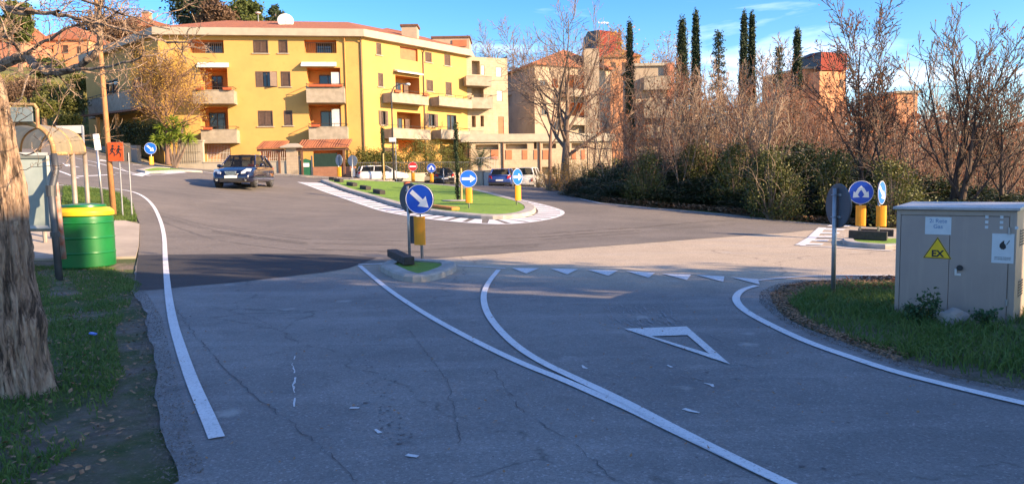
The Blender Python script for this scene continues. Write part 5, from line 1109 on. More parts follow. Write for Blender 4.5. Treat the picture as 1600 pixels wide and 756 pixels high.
def conifer(px, d, top, wpx, lab, seed, m='leaf_pine', start=.25, name='conifer', n=7000, flat=.25, lsize=.16):
    g = at_(px, d); h = W(px, top, d)[2]-g[2]; w = wpx*d/1150/2; e = empty(name, g, 0, lab, 'tree'); r = random.Random(seed); cs = []; mb = MB()
    for k in range(46):
        z = start+(1-start)*k/46; L = w*(1-(z-start)/(1-start))**.8*r.uniform(.6, 1.1)+.1; a = k*2.4; p0 = Vector((0, 0, z*h)); p1 = p0+Vector((math.cos(a)*L, math.sin(a)*L, -.12*L)); mb.tube([p0, p1], [.05, .015], 4, False)
        for j in range(6): cs.append(tuple(p0.lerp(p1, .3+.14*j)))
    MB().tube([(0, 0, -.3), (0, 0, h)], [.28, .03], 7).build('trunk', M['bark_dark'], e); mb.build('branches', M['bark_dark'], e, recalc=False); leafcloud('crown', cs, n, .22, lsize, M[m], e, seed, .45, flat*3); return e
conifer(1122, 86, 48, 48, 'dark layered cedar between the cypress pairs', 11, 'leaf_cypress', n=4200, lsize=.14); conifer(1215, 84, 72, 44, 'darker layered cedar left of the lone cypress', 12, 'leaf_cypress', n=3600, lsize=.14)
# round pines on the hill
def crown_tree(px, d, top, wpx, hpx, lab, seed, m='leaf_pine', n=9000, name='pine_tree', size=.2, sq=.8):
    g = at_(px, d); T = W(px, top, d); w = wpx*d/1150/2; hh = hpx*d/1150; zc = T[2]-hh/2-g[2]; e = empty(name, g, 0, lab, 'tree'); r = random.Random(seed); cs = []; mb = MB()
    for k in range(46):
        v = rvec(r)*r.uniform(.35, 1)**.5; c = Vector((v.x*w*.85, v.y*w*.85, zc+v.z*hh*.42)); cs.append(c); mb.tube([(0, 0, zc-hh*.35), c*.5+Vector((0, 0, zc*.45)), c], [.12, .07, .03], 4, False)
    mb.build('branches', M['bark'], e, recalc=False); MB().tube([(0, 0, -.5), (0, 0, max(.5, zc-hh*.3))], [.3, .2], 8).build('trunk', M['bark'], e); leafcloud('crown', cs, n, w*.17, size, M[m], e, seed, .5, sq); return e
crown_tree(322, 96, -45, 78, 105, 'big dark conifer rising behind the left end of the yellow block roof', 1, 'leaf_cypress', 9000)
crown_tree(352, 92, -8, 60, 66, 'brown round tree behind the yellow block roof', 2, 'leaf_brown', 6000)
crown_tree(396, 96, -6, 62, 58, 'olive green tree beside the thin antenna mast', 3, 'leaf_pine', 7000)
crown_tree(445, 99, 8, 28, 40, 'dark small tree behind the satellite dish', 4, 'leaf_cypress', 3000)
crown_tree(50, 98, -6, 50, 74, 'bright green pine in front of the hilltop houses', 5, 'leaf_pine', 9000)
crown_tree(14, 124, 20, 40, 40, 'dark tree beside the pink hilltop house', 6, 'leaf_cypress', 6000)
crown_tree(92, 84, 92, 44, 26, 'green shrubby tree in front of the orange hill house', 8, 'leaf_pine', 3500)
crown_tree(190, 126, 26, 110, 30, 'brown leafless treetops along the hill behind the house chimney', 9, 'leaf_brown', 7000)
# bushes on the green bank
for i, (px, d, top, w, h, m) in enumerate([(98, 66, 128, 52, 46, 'leaf_olive'), (125, 64, 140, 44, 40, 'leaf_olive'), (80, 62, 150, 40, 34, 'leaf_hedge'), (60, 70, 118, 46, 36, 'leaf_brown'), (140, 78, 112, 40, 32, 'leaf_hedge'), (20, 66, 125, 60, 40, 'leaf_brown'), (118, 60, 172, 36, 30, 'leaf_hedge')]):
    crown_tree(px, d, top, w, h, ['round olive bush on the green bank left of the yellow block', 'second olive bush nearer to the shaded wall', 'small light green bush in front of the olive bushes', 'brown bush high on the green bank', 'light green shrub by the corner of the shaded wall', 'brown bush at the left edge behind the bus shelter', 'light green shrub by the road above the white sign'][i], 20+i, m, 3600, 'bank_bush', .10)
bank = [(-75, 62), (-46, 68), (-41, 72), (-44, 80), (-50, 92), (-75, 95)]
tag(blades('bank_grass', 26000, bank, 14, M['grass_dry'], .15, .5, .03, None, .5), 'yellowish green grass on the bank beyond the side road', 'grass', kind='stuff')
# golden willow-like tree and yucca before the left balconies
PG = dict(PB_, n=[15, 11, 8, 0], ang=[50, 38, 34, 0], start=[.35, .1, .1, 0], up=[.02, .14, .1, .04], rmin=.013, len=[.72, .55, .5, 0])
g = at_(268, 55.5); bare_tree('golden_tree', (g[0], g[1], H(g[0], g[1])+.5), 7.4, .17, 81, 'rounded tree with fine golden twigs before the left balconies', None, 'bark_red', PG, (11000, .2, .055, 'leaf_gold'))
def yucca():
    g = at_(279, 55.6); z0 = H(g[0], g[1]); e = empty('yucca', (g[0], g[1], z0), 0, 'bright green spiky yucca above the cream boundary wall', 'plant'); mb = MB(); st = MB(); r = random.Random(3)
    for (sx, sz) in ((0, 3.6), (-.8, 3.0), (.8, 3.2), (.5, 2.3), (-.5, 2.2), (1.2, 2.3), (-1.1, 2.2), (0, 2.8)):
        st.tube([(0, 0, 0), (sx*.5, 0, sz*.5), (sx, -.1, sz)], [.13, .1, .08], 6); c = Vector((sx, -.1, sz))
        for k in range(80):
            v = rvec(r); v.z = v.z*.8+.15; v.normalize(); L = r.uniform(.5, .8); s = v.cross(Vector((0, 0, 1))).normalized()*.035; m_ = c+v*L*.6; t = c+v*L-Vector((0, 0, .12)); mb.add([c-s, c+s, m_+s, t, m_-s], [(0, 1, 2, 3, 4)])
    st.build('stem', M['bark'], e); mb.build('leaves', M['leaf_yucca'], e, recalc=False)
yucca()
def palm():
    p = W(750, 264, 54.6); e = empty('small_palm', (p[0], 54.6, H(p[0], 54.6)), 0, 'small dark palm standing behind the white block pier', 'plant'); z = p[2]-H(p[0], 54.6); mb = MB(); r = random.Random(4)
    MB().tube([(0, 0, 0), (0, 0, z+.4)], [.18, .15], 8).build('trunk', M['bark_dark'], e)
    for k in range(44):
        a = k*2.4; el = r.uniform(.1, 1.4); L = r.uniform(1.0, 1.5); q = Vector((0, 0, z+.4)); d = Vector((math.cos(a)*math.cos(el), math.sin(a)*math.cos(el), math.sin(el))); pts = [q]
        for j in range(5): d = (d+Vector((0, 0, -.16))).normalized(); pts.append(pts[-1]+d*L/5)
        s = d.cross(Vector((0, 0, 1))).normalized()
        for j in range(1, 6):
            for sg in (-1, 1):
                for t in (0, .5): b = pts[j-1].lerp(pts[j], t); tip = b+s*sg*.28+d*.12-Vector((0, 0, .06)); mb.add([b-d*.02, b+d*.03, tip], [(0, 1, 2)])
        mb.tube(pts, .014, 3, False)
    mb.build('fronds', M['leaf_cypress'], e, recalc=False)
palm()
# clipped hedges
def hedge(name, face, x0, x1, y0, y1, depth, lab, m, n, size=.06, zb=None):
    a = face.rect(x0, x1, y0, y1); X = face.mat((0, 0, 0)); e = empty(name, X@Vector(((a[0]+a[1])/2, depth/2, a[2])), 0, lab, 'hedge'); r = random.Random(n); cs = []
    B = Vector(e.location)
    for k in range(int((a[1]-a[0])*14)): cs.append(X@Vector((r.uniform(a[0], a[1]), r.uniform(0, depth), r.uniform(a[2], a[3]+.1*math.sin(k))))-B)
    leafcloud('foliage', cs, n, .22, size, M[m], e, n); mb = MB(); [mb.tube([X@Vector((u, depth/2, a[2]-.8))-B, X@Vector((u, depth/2, a[3]-.3))-B], [.03, .015], 4) for u in np.arange(a[0]+.2, a[1], .6)]; mb.build('stem', M['bark_dark'], e); return e
HF1 = Face((-13.2, 58.8), (-8.0, 61.0)); hedge('clipped_hedge', HF1, 545, 640, 237, 268, .9, 'clipped green hedge behind the white parked car', 'leaf_hedge', 12000)
HF2 = Face((-8.0, 61.0), (-3.8, 65.0)); hedge('tall_hedge', HF2, 640, 738, 222, 272, .9, 'taller loose yellowish hedge right of the clipped one', 'leaf_hedge', 11000)
hedge('dark_hedge', Face((-40.6, 66.5), (-29.2, 58.0)), 168, 262, 197, 224, .8, 'dark green hedge topping the grey retaining wall', 'leaf_dark', 12000, .07)
hf = empty('street_fence', (-8, 59.5, 1.4), 0, 'low concrete wall with grey railing below the hedges', 'fence'); FX = Face((-12.6, 57.9), (-3.2, 62.6)); mb = MB(FX.mat((-8, 59.5, 1.4))); a = FX.rect(600, 735, 266, 284); mb.box(0, FX.L, 0, .2, .9, 2.35); mb.build('wall', M['fascia'], hf)
mb = MB(FX.mat((-8, 59.5, 1.4))); [mb.bar((u, .1, 2.3), (u, .1, 3.2), .015, 4) for u in np.arange(.1, FX.L, .16)]; mb.bar((0, .1, 3.2), (FX.L, .1, 3.2), .025, 5); mb.build('railing', M['signback'], hf)
# staked young cypresses on the roundabout
def staked(px, py, top, w, lab, seed, stake_top, sdx):
    g = G(px, py); d = g[1]; z0 = H(*g)+.14; p = (g[0], g[1], z0); e = empty('young_tree', p, 0, lab, 'tree'); h = W(px, top, d)[2]-z0; r = random.Random(seed); ww = w*d/1150/2
    cs = [(r.uniform(-1, 1)*ww*.28, r.uniform(-1, 1)*ww*.28, z*h) for z in np.linspace(.03, .97, 80)]; leafcloud('crown', cs, 2300, ww*.2, .04, M['leaf_cypress'], e, seed, .5, 2)
    MB().tube([(0, 0, 0), (0, 0, h*.95)], [.035, .008], 6).build('trunk', M['bark_dark'], e); MB().lathe([(.05, .0), (.62, .0), (.6, .03), (.05, .04)], n=28).build('mulch_ring', M['kerb'], e)
    s = empty('stake', (p[0]+sdx, p[1]-.1, z0), 0, 'wooden stake supporting '+lab, 'stake'); hs_ = W(px, stake_top, d)[2]-z0; MB().tube([(0, 0, -.1), (0, 0, hs_)], .045, 8).build('post', M['stake'], s)
staked(600, 287, 198, 11, 'the farther young cypress at the back of the roundabout lawn', 1, 240, .02)
staked(715, 319, 190, 12, 'the nearer young cypress beside the round arrow sign', 2, 263, .17)
# trees right of the camera, out of the picture, that break up the shadow edge
PO = dict(PB_, rmin=.02, n=[10, 9, 7, 0])
bare_tree('roadside_tree', (14.2, 5.6, -.2), 9.2, .16, 91, 'bare tree right of the road dappling the shadow edge', 'trees out of frame on the right', 'bark', dict(PO, start=[.62, .15, .1, 0], len=[.33, .5, .45, 0]), (1700, .35, .15, 'leaf_rust'))
bare_tree('roadside_tree', (20.5, 2.4, -.2), 11.5, .16, 92, 'bare tree right of the road dappling the shadow edge', 'trees out of frame on the right', 'bark', dict(PO, start=[.68, .15, .1, 0], len=[.3, .5, .45, 0]), (1700, .3, .14, 'leaf_rust'))
for k, (x, y, h) in enumerate([(17, -5.4, 6.6), (18, -9.0, 8.5), (17, -12.5, 8.5), (22, -7.5, 8)]):
    e = empty('evergreen_tree', gz(x, y), 0, 'tall evergreens right of the camera', 'tree', 'evergreens out of frame on the right'); r = random.Random(k); cs = [Vector((rvec(r)*2.0))+Vector((0, 0, h*.5+r.uniform(-.42, .4)*h)) for _ in range(60)]
    leafcloud('crown', cs, 5000, .5, .2, M['leaf_dark'], e, k); MB().tube([(0, 0, -.3), (0, 0, h*.8)], [.25, .05], 8).build('trunk', M['bark'], e)
# ================= ROAD SIGNS =================
ARROW = [(-.23, .045), (.06, .045), (.06, .13), (.25, 0), (.06, -.13), (.06, -.045), (-.23, -.045)]
def rot2(poly, deg): c, s = math.cos(math.radians(deg)), math.sin(math.radians(deg)); return [(x*c-y*s, x*s+y*c) for x, y in poly]
SPLIT = [[(.0, .17), (.075, .10), (.13, .0), (.17, .03), (.185, -.13), (.03, -.12), (.075, -.06), (.03, .03), (0, .065), (-.03, .03), (-.075, -.06), (-.03, -.12), (-.185, -.13), (-.17, .03), (-.13, 0), (-.075, .10)]]
def disc_sign(name, base, yaw, zc, face_mat, shapes, shape_mat, lab, cat='road sign', group=None, delin=True, rim=True, r=.30, back='signback', delin_z=(.32, .80), delin_yaw=0.0, tilt=0.0, delin_mat='amber', post='steel'):
    "round sign: yaw = direction its face looks (0 = towards the camera, -Y)"
    e = empty(name, base, yaw, lab, cat, group); mb = MB(); mb.tube([(0, .05, -.15), (0, .05, zc+r*.8)], .03, 12); mb.build('post', M[post], e, smooth=True)
    T = Matrix.Rotation(math.radians(90), 4, 'X')          # disc axis along -Y
    d = MB(T); d.lathe([(r-.01, -.012), (r, -.008), (r, .010), (r-.012, .012)], (0, zc, 0), 48)
    plate = d.build('sign_disc', [M[back]], e)
    f = MB(T); f.lathe([(r-.018, .0125), (r-.02, .0155)], (0, zc, 0), 48); f.build('sign_face', M[face_mat], plate)
    if rim: q = MB(T); q.tube([((r-.016)*math.cos(a), zc+(r-.016)*math.sin(a), .0145) for a in np.linspace(0, 2*math.pi, 49)], .006, 5, False); q.build('rim', M['white'], plate)
    for s in shapes: MB(Matrix.Translation((0, 0, zc))).slab(s, -.0185, -.0165).build('symbol', M[shape_mat], plate)
    b = MB(); pass
    for z in (zc-.15, zc+.15): b = MB(); b.box(-.10, .10, .012, .025, z-.015, z+.015); b.tube([(-.035, .02, z), (-.035, .085, z), (.035, .085, z), (.035, .02, z)], .006, 4); b.build('bracket', M['steel'], e)
    if delin:
        X = Matrix.Rotation(delin_yaw, 4, 'Z'); w = .12; q = MB(X); a, b_ = delin_z
        pr = [(w*math.sin(t), -.045-.045*math.cos(t)) for t in np.linspace(-1.45, 1.45, 9)]; n = len(pr); q.add([(x, y, a) for x, y in pr]+[(x, y, b_) for x, y in pr], [(i, i+1, i+n+1, i+n) for i in range(n-1)]); q.add([(x, y+.006, a) for x, y in pr]+[(x, y+.006, b_) for x, y in pr], [(i, i+1, i+n+1, i+n) for i in range(n-1)]); q.add([(x, y, b_) for x, y in pr]+[(x, y+.006, b_) for x, y in pr], [(i, i+1, i+n+1, i+n) for i in range(n-1)])
        q.build('delineator', M[delin_mat], e)
    return e
def gp(px, py, off=0.0): g = G(px, py); return (g[0], g[1], H(*g)+off)
# splitter island in the middle with two back-to-back signs
ti = G(655, 425); tie = empty('traffic_island', (ti[0], ti[1], H(*ti)), 0, 'small kerbed traffic island carrying the two back-to-back round signs', 'traffic island')
outl = resample(smooth_line(GP([(593,424.5),(624,441.5),(652,443.5),(679,440.5),(714,427),(711,419),(690,416.5),(640,414),(607,416)])+[G(593,424.5)], 1), .15)[:-1]
tmb, tins = kerbed('kerb', outl, .26, .14)
def shift(o, base):
    co = np.empty(len(o.data.vertices)*3); o.data.vertices.foreach_get('co', co); co = co.reshape(-1, 3)-np.array(base); o.data.vertices.foreach_set('co', co.ravel()); o.data.update(); o.parent = tie; return o
shift(tmb.build('kerb', M['kerb']), tie.location)
shift(drape('turf', tins, M['turf'], .11), tie.location)
p = gp(656, 414.5, .1)
disc_sign('keep_right_sign', (p[0]+.02, p[1]+.1, p[2]), math.radians(-14), 1.20, 'blue', [rot2(ARROW, -42)], 'white', 'blue round keep-right sign with yellow panel on the near traffic island', delin_z=(.30, .86), rim=True)
disc_sign('keep_right_sign', (p[0]-.20, p[1]+.30, p[2]), math.radians(140), 1.22, 'blue', [rot2(ARROW, -42)], 'white', 'round sign seen from its dark back behind the near keep-right sign', delin_z=(.30, .86), delin_mat='signback', rim=True)
# roundabout signs
p = gp(733, 331.5); disc_sign('arrow_sign', p, math.radians(4), 1.17, 'blue_far', [ARROW], 'white', 'blue round right-arrow sign on the lawn edge beside the young cypress', delin_z=(.33, .86), r=.31)
p = gp(809, 326, .0); disc_sign('arrow_sign', p, math.radians(52), 1.16, 'blue_far', [ARROW], 'white', 'blue round right-arrow sign near the tip of the roundabout, turned sideways', delin_z=(.30, .85), r=.31, delin_yaw=math.radians(-35))
g1 = gp(531, 284.5); disc_sign('round_sign', (g1[0], g1[1], g1[2]), math.radians(138), 1.22, 'blue', [], 'white', 'pale-backed round sign with yellow panel, at the far left end of the lawn', back='signback_pale', delin_yaw=math.radians(-138), delin_z=(.3, .85), r=.32)
g1 = gp(552, 284.5); disc_sign('round_sign', (g1[0], g1[1], g1[2]), math.radians(160), 1.22, 'blue', [], 'white', 'grey-backed round sign with white panel, right of the yellow-panelled one', back='signback_pale', delin=True, delin_mat='white_paint', r=.32)
x = -6.35; disc_sign('no_entry_sign', (x, 48, H(x, 48)), math.radians(6), 1.10, 'red', [[(-.21, .045), (.21, .045), (.21, -.045), (-.21, -.045)]], 'white', 'red round no-entry sign with yellow panel before the hedge', delin_z=(.1, .7))
x = -5.15; disc_sign('lane_split_sign', (x, 48, H(x, 48)), math.radians(4), 1.05, 'blue', SPLIT, 'white', 'blue round sign with two diverging arrows right of the no-entry sign', delin_z=(.1, .68))
g1 = (-4.45, 49, H(-4.45, 49)); disc_sign('round_sign', g1, math.radians(170), .82, 'blue', [], 'white', 'small black-backed round sign on a white post right of the diverging-arrow sign', delin=False, back='black')
# right splitter island
ri = G(1380, 376); rie = empty('traffic_island', (ri[0], ri[1], H(*ri)), 0, 'kerbed island with two signs and black rubber kerbs left of the steel cabinet', 'traffic island'); tie = rie
rip = resample(smooth_line(GP([(1316,380),(1318,385),(1340,388.5),(1398,392)])+[(13.5, 17.6), (13.8, 19.4)]+GP([(1400,379),(1350,374)])+[G(1316,380)], 1), .3)[:-1]
tmb, tins = kerbed('kerb', rip, .24, .13); shift(tmb.build('kerb', M['kerb']), rie.location); shift(drape('turf', tins, M['turf'], .10), rie.location)
def rubber(px0, py0, px1, py1, lab, h=.2, w=.16, off=.11):
    a, b = Vector(gp(px0, py0, off)), Vector(gp(px1, py1, off)); d = b-a; c = (a+b)/2; ang = math.atan2(d.y, d.x); L = d.length/2; e = MB(Matrix.Rotation(ang, 4, 'Z')@Matrix.Rotation(-math.asin(d.z/d.length), 4, 'Y')); e.box(-L, L, -w/2, w/2, 0, h)
    n = int(L*2/.25)
    for k in range(n): u = -L+.08+k*.25; e.box(u, u+.1, -w/2-.006, w/2+.006, h*.3, h*.6)
    o = e.build('rubber_kerb', M['rubber'], bevel=.012); o.location = c; tag(o, lab, 'rubber kerb'); return o
rubber(613, 410.5, 640, 425.0, 'loose black rubber kerb block on the near traffic island', .15, .2, .13)
rubber(1326, 380, 1386, 383, 'long front black rubber kerb below the two right-hand signs', .21)
rubber(1340, 374.5, 1396, 377, 'rear black rubber kerb behind the two right-hand signs', .18)
p = gp(1348, 377, .1); p = (p[0], p[1]+.15, p[2]); disc_sign('lane_split_sign', p, math.radians(-18), 1.12, 'blue', SPLIT, 'white', 'blue round sign with two diverging arrows left of the steel cabinet', delin_z=(.28, .80))
p = gp(1380, 378, .1); p = (p[0], p[1]+.15, p[2]); disc_sign('arrow_sign', p, math.radians(46), 1.12, 'blue_far', [rot2(ARROW, -40)], 'white', 'blue round sign seen almost edge-on closest to the steel cabinet', delin_yaw=math.radians(-60), delin_z=(.28, .80))
p = gp(1307, 460); disc_sign('give_way_sign', p, math.radians(97), 1.22, 'white', [], 'white', 'round sign seen from its black back on a tall grey pole in the right verge', delin=False, back='signback', post='steel')
disc_sign('roadside_sign', (8.9, 10.1, H(8.9, 10.1)), math.radians(25), 1.25, 'blue', [], 'white', 'round sign right of the steel cabinet, outside the picture', delin=False)
# left arm island and sign
li = gp(238, 266); lie = empty('traffic_island', li, 0, 'low painted island with the keep-right sign on the left side road', 'traffic island'); tie = lie
lip = resample(smooth_line(GP([(214,268.5),(232,272.5),(262,270.5),(290,268.8)])+[(-17.6, 43.0), (-21.2, 44.4)]+[G(214,268.5)], 1), .3)[:-1]
tmb, tins = kerbed('kerb', lip, .25, .12); shift(tmb.build('kerb', M['kerb']), lie.location); shift(drape('turf', tins, M['turf'], .09), lie.location)
p = gp(237, 264.5); disc_sign('keep_right_sign', p, math.radians(8), 1.15, 'blue_far', [rot2(ARROW, -42)], 'white', 'blue round keep-right sign on the left side road', delin_z=(.25, .7), r=.33, delin_yaw=math.radians(40))
# orange children warning board and the dark board beside it
p = gp(191, 339); e = empty('children_sign', p, math.radians(-8), 'square orange board with two running children in front of the side road', 'road sign'); MB().tube([(0, .03, -.1), (0, .03, 1.72)], .022, 10).build('post', M['steel'], e)
bd = MB(); bd.box(-.33, .17, -.012, 0, 1.68, 2.24); bd = bd.build('board', M['orange'], e); MB().box(-.335, .175, .002, .008, 1.675, 2.245).build('board_back', M['steel'], bd)
def stick(cx, cz, s, flip):
    P = lambda x, z: (cx+flip*x*s, cz+z*s); out = []
    def lim(a, b, w): a = P(*a); b = P(*b); d = Vector((b[0]-a[0], b[1]-a[1])).normalized(); n = Vector((-d.y, d.x))*w*s; return [(a[0]+n.x, a[1]+n.y), (b[0]+n.x*.7, b[1]+n.y*.7), (b[0]-n.x*.7, b[1]-n.y*.7), (a[0]-n.x, a[1]-n.y)]
    out.append([P(.02+.075*math.cos(t), .40+.08*math.sin(t)) for t in np.linspace(0, 2*math.pi, 13)[:-1]])
    for a, b, w in (((0, .3), (-.05, .05), .07), ((-.05, .08), (.12, -.06), .04), ((.12, -.06), (.08, -.25), .03), ((-.05, .08), (-.14, -.08), .04), ((-.14, -.08), (-.27, -.12), .03), ((0, .28), (.14, .16), .028), ((.14, .16), (.22, .24), .022), ((0, .28), (-.14, .18), .028), ((-.14, .18), (-.16, .06), .022)): out.append(lim(a, b, w))
    return out
mb = MB()
for s in stick(-.17, 1.94, .48, 1)+stick(.03, 1.92, .48, 1): mb.slab(s, -.016, -.013)
mb.build('running_children', M['black'], bd)
p2 = (p[0]+.20, p[1]+.2, p[2]+.03); e = empty('square_board', p2, math.radians(35), 'dark back of a square board just right of the orange children sign', 'road sign'); MB().tube([(0, 0, -.1), (0, 0, 1.9)], .022, 10).build('post', M['steel'], e); MB().box(-.16, .07, .02, .032, 1.64, 2.19).build('board', M['black'], e)
# ================= STREET FURNITURE ON THE LEFT =================
def leaning(name, a, b, r0, r1, m, lab, cat, n=12):
    o = Vector(a); e = empty(name, a, 0, lab, cat); MB().tube([(0, 0, -.2), Vector(b)-o], [r0, r1], n).build('post', M[m], e, smooth=True); return e
a = Vector(gp(178, 337)); b = Vector(W(147, -40, a.y+.4)); d_ = b-a; leaning('wooden_pole', a, a+d_, .085, .06, 'wood', 'tall leaning orange-brown wooden pole behind the bus shelter', 'pole')
a = Vector(gp(162, 336)); e = empty('bus_stop_pole', a, 0, 'grey timetable pole with a flat white case in front of the wooden pole', 'bus stop'); t = Vector(W(149, 206, a.y))-a; MB().tube([(0, 0, -.1), t*.98], .035, 10).build('post', M['steel'], e, smooth=True)
tb = MB(Matrix.Translation(t*.86)@Matrix.Rotation(math.radians(35), 4, 'Z')@Matrix.Rotation(math.radians(-4), 4, 'Y')); tb.box(-.07, .10, -.04, .04, -.20, .28); tb.build('timetable_case', M['white_paint'], e, bevel=.01)
# white direction board with a post behind the shelter
a = Vector(gp(134, 296)); e = empty('direction_sign', a, 0, 'blank white rectangular board on an angled grey post beyond the bus shelter', 'road sign'); s1 = Vector(W(129, 197, a.y))-a; s0 = Vector(W(88, 197, a.y))-a; MB().tube([(0, 0, -.1), s1], .045, 8).build('post', M['steel'], e)
mb = MB(); mb.box(s0.x, s1.x, -.03, .03, s1.z-.26, s1.z+.02); mb.build('board', M['white_paint'], e)
a = Vector(gp(266, 247.5)); e = empty('street_name_sign', a, 0, 'small white street name plate on a thin white post by the retaining wall', 'road sign'); t = Vector(W(262, 197, a.y))-a; MB().tube([(0, 0, 0), t], .04, 8).build('post', M['white_paint'], e); s0 = Vector(W(247, 194, a.y))-a; MB().box(s0.x, t.x+.1, -.03, .03, t.z-.02, t.z+.24).build('plate', M['white_paint'], e)
# bus shelter
def shelter():
    base = Vector(gp(78, 405)); e = empty('bus_shelter', base, 0, 'arched bus shelter with ribbed translucent roof and rusty yellow frame', 'bus shelter')
    def Q(px, py, d): return Vector(W(px, py, d))-base
    dn, df = 13.6, 17.6
    # arch profile (x, z) relative to the eave post; ribs from near to far
    near0, near1 = Q(84, 240, dn), Q(-6, 262, dn)      # right eave, left eave
    w = near0.x-near1.x; h = Q(40, 192, dn).z-near0.z; far0 = Q(133, 240, df)
    def arch(t, k):
        "t along the depth 0..1, k 0..1 across from the right eave over the top"
        o = near0.lerp(far0, t); a = math.pi*k; return Vector((o.x-w/2+w/2*math.cos(a), o.y, o.z+h*math.sin(a)**.8))
    n = 18; m_ = 12; mb = MB(); vs = []
    for i in range(m_*4+1):
        t = i/(m_*4); dz = .018*abs(math.sin(i*math.pi/4))
        for k in range(n+1): p = arch(t, k/n*.96); vs.append(p+Vector((0, 0, dz)))
    mb.add(vs, [(i*(n+1)+k, i*(n+1)+k+1, (i+1)*(n+1)+k+1, (i+1)*(n+1)+k) for i in range(m_*4) for k in range(n)]); mb.build('roof_sheet', M['shelter_roof'], e, smooth=True)
    fr = MB()
    for t in (0, .5, 1): fr.tube([arch(t, k/16) for k in range(17)], .045 if t == 0 else .03, 8)
    fr.tube([arch(t, 0) for t in (0, 1)], .035, 8); fr.tube([arch(t, 1) for t in (0, 1)], .035, 8); fr.build('frame', M['rust_yellow'], e, smooth=True)
    for t, nm, px in ((.52, 'post', 130), (.98, 'post', 148)):
        p = arch(t, 0); g = H(p.x+base.x, p.y+base.y)-base.z; MB().tube([(p.x, p.y, p.z), (p.x, p.y, g-.1)], .05, 10).build('post', M['shelter_post'], e, smooth=True)
    p = arch(0, 0); q = Q(93, 436, 12.9); MB().tube([p, p+Vector((.02, 0, -.3)), Q(80, 300, 13.3), q-Vector((0, 0, .1))], [.055, .055, .06, .06], 12).build('front_post', M['dark_steel'], e, smooth=True)
    MB().tube([Q(80, 296, 13.3)+Vector((0, 0, .07)), Q(80.5, 307, 13.3)], .085, 12).build('post_collar', M['dark_steel'], e); MB().tube([Q(86, 362, 13.1), Q(86.6, 370, 13.1)], .08, 12).build('post_collar', M['dark_steel'], e)
    MB().tube([Q(87, 285, 13.7), Q(100, 404, 13.9)], .045, 10).build('rusty_post', M['rust_red'], e, smooth=True)
    for xx in (1, .97): pass
    p1 = arch(.98, 1); MB().tube([p1, (p1.x, p1.y, H(p1.x+base.x, p1.y+base.y)-base.z)], .05, 8).build('post', M['shelter_post'], e)
    # end panel: grey frame with a pale pane
    a0, a1, a2, a3 = Q(24, 243, 13.4), Q(75, 243, 13.6), Q(81, 357, 13.6), Q(24, 357, 13.4)
    mb = MB(); [mb.tube([u, v], .055, 4) for u, v in ((a0, a1), (a1, a2), (a2, a3), (a3, a0))]; mb.build('end_panel_frame', M['panel_grey'], e)
    y = Vector((0, .04, 0)); mb = MB(); mb.add([a0+y, a1+y, a2+y, a3+y, a0+y*1.6, a1+y*1.6, a2+y*1.6, a3+y*1.6], [(0, 1, 2, 3), (4, 7, 6, 5), (0, 4, 5, 1), (1, 5, 6, 2), (2, 6, 7, 3), (3, 7, 4, 0)]); mb.build('end_panel', M['panel_pane'], e)
    mb = MB(); mb.tube([Q(15, 163, 13.5), Q(54, 164, 13.5), Q(58, 170, 13.5), Q(59, 200, 13.5)], .03, 7); mb.tube([Q(15, 163, 13.5), Q(15, 230, 13.5)], .03, 7); mb.build('sign_frame', M['rust_yellow'], e)
    b0, b1 = Q(17, 168, 13.5), Q(52, 190, 13.5); MB().box(b0.x, b1.x, b0.y-.02, b0.y+.02, b1.z, b0.z).build('sign_board', M['panel_pane'], e)
M['shelter_roof'] = mat('shelter_corrugated_plastic', (.62, .54, .36), (.50, .43, .29), 2.5, .4, dirt=.5, transl=.5)
M['rust_yellow'] = mat('rusty_yellow_paint', (.46, .33, .14), (.28, .13, .06), 6, .7)
M['rust_red'] = mat('peeling_red_paint', (.45, .12, .06), (.35, .3, .28), 7, .7)
M['shelter_post'] = mat('shelter_post_grey', (.33, .29, .24), (.24, .20, .17), 6, .55, .2)
M['panel_grey'] = mat('panel_frame_grey', (.34, .38, .38), (.28, .31, .31), 4, .5)
M['panel_pane'] = mat('frosted_panel', (.26, .31, .31), (.20, .25, .25), 3, .35)
shelter()
# green tank with yellow lid
p = gp(137, 416); e = empty('collection_tank', p, 0, 'big green ribbed tank with a yellow collar beside the bus shelter', 'tank'); 
M['tank_green'] = mat('tank_green_plastic', (.009, .16, .038), (.007, .125, .03), 3, .32, dirt=.25); M['tank_yellow'] = mat('tank_yellow_plastic', (.82, .55, .02), (.72, .46, .02), 4, .35, dirt=.2)
R_ = .52; pr = [(R_-.03, 0), (R_, .03)]
for z in (.30, .60, .90): pr += [(R_, z-.02), (R_+.012, z-.012), (R_+.012, z+.006), (R_, z+.014)]
pr += [(R_, 1.0), (R_-.01, 1.02)]; MB().lathe(pr, n=48).build('body', M['tank_green'], e, smooth=False, bevel=0)
MB().lathe([(R_-.015, 1.021), (R_+.02, 1.04), (R_+.02, 1.12), (R_-.01, 1.15), (R_-.05, 1.19), (R_-.10, 1.20)], n=48).build('collar', M['tank_yellow'], e)
MB().lathe([(R_-.11, 1.201), (R_-.12, 1.25), (.1, 1.28)], n=40).build('lid', M['tank_green'], e)
for o in e.children:
    md = o.modifiers.new('b', 'BEVEL'); md.width = .008; md.segments = 2; md.limit_method = 'ANGLE'; o.data.polygons.foreach_set('use_smooth', [True]*len(o.data.polygons)); md2 = o.modifiers.new('n', 'WEIGHTED_NORMAL')
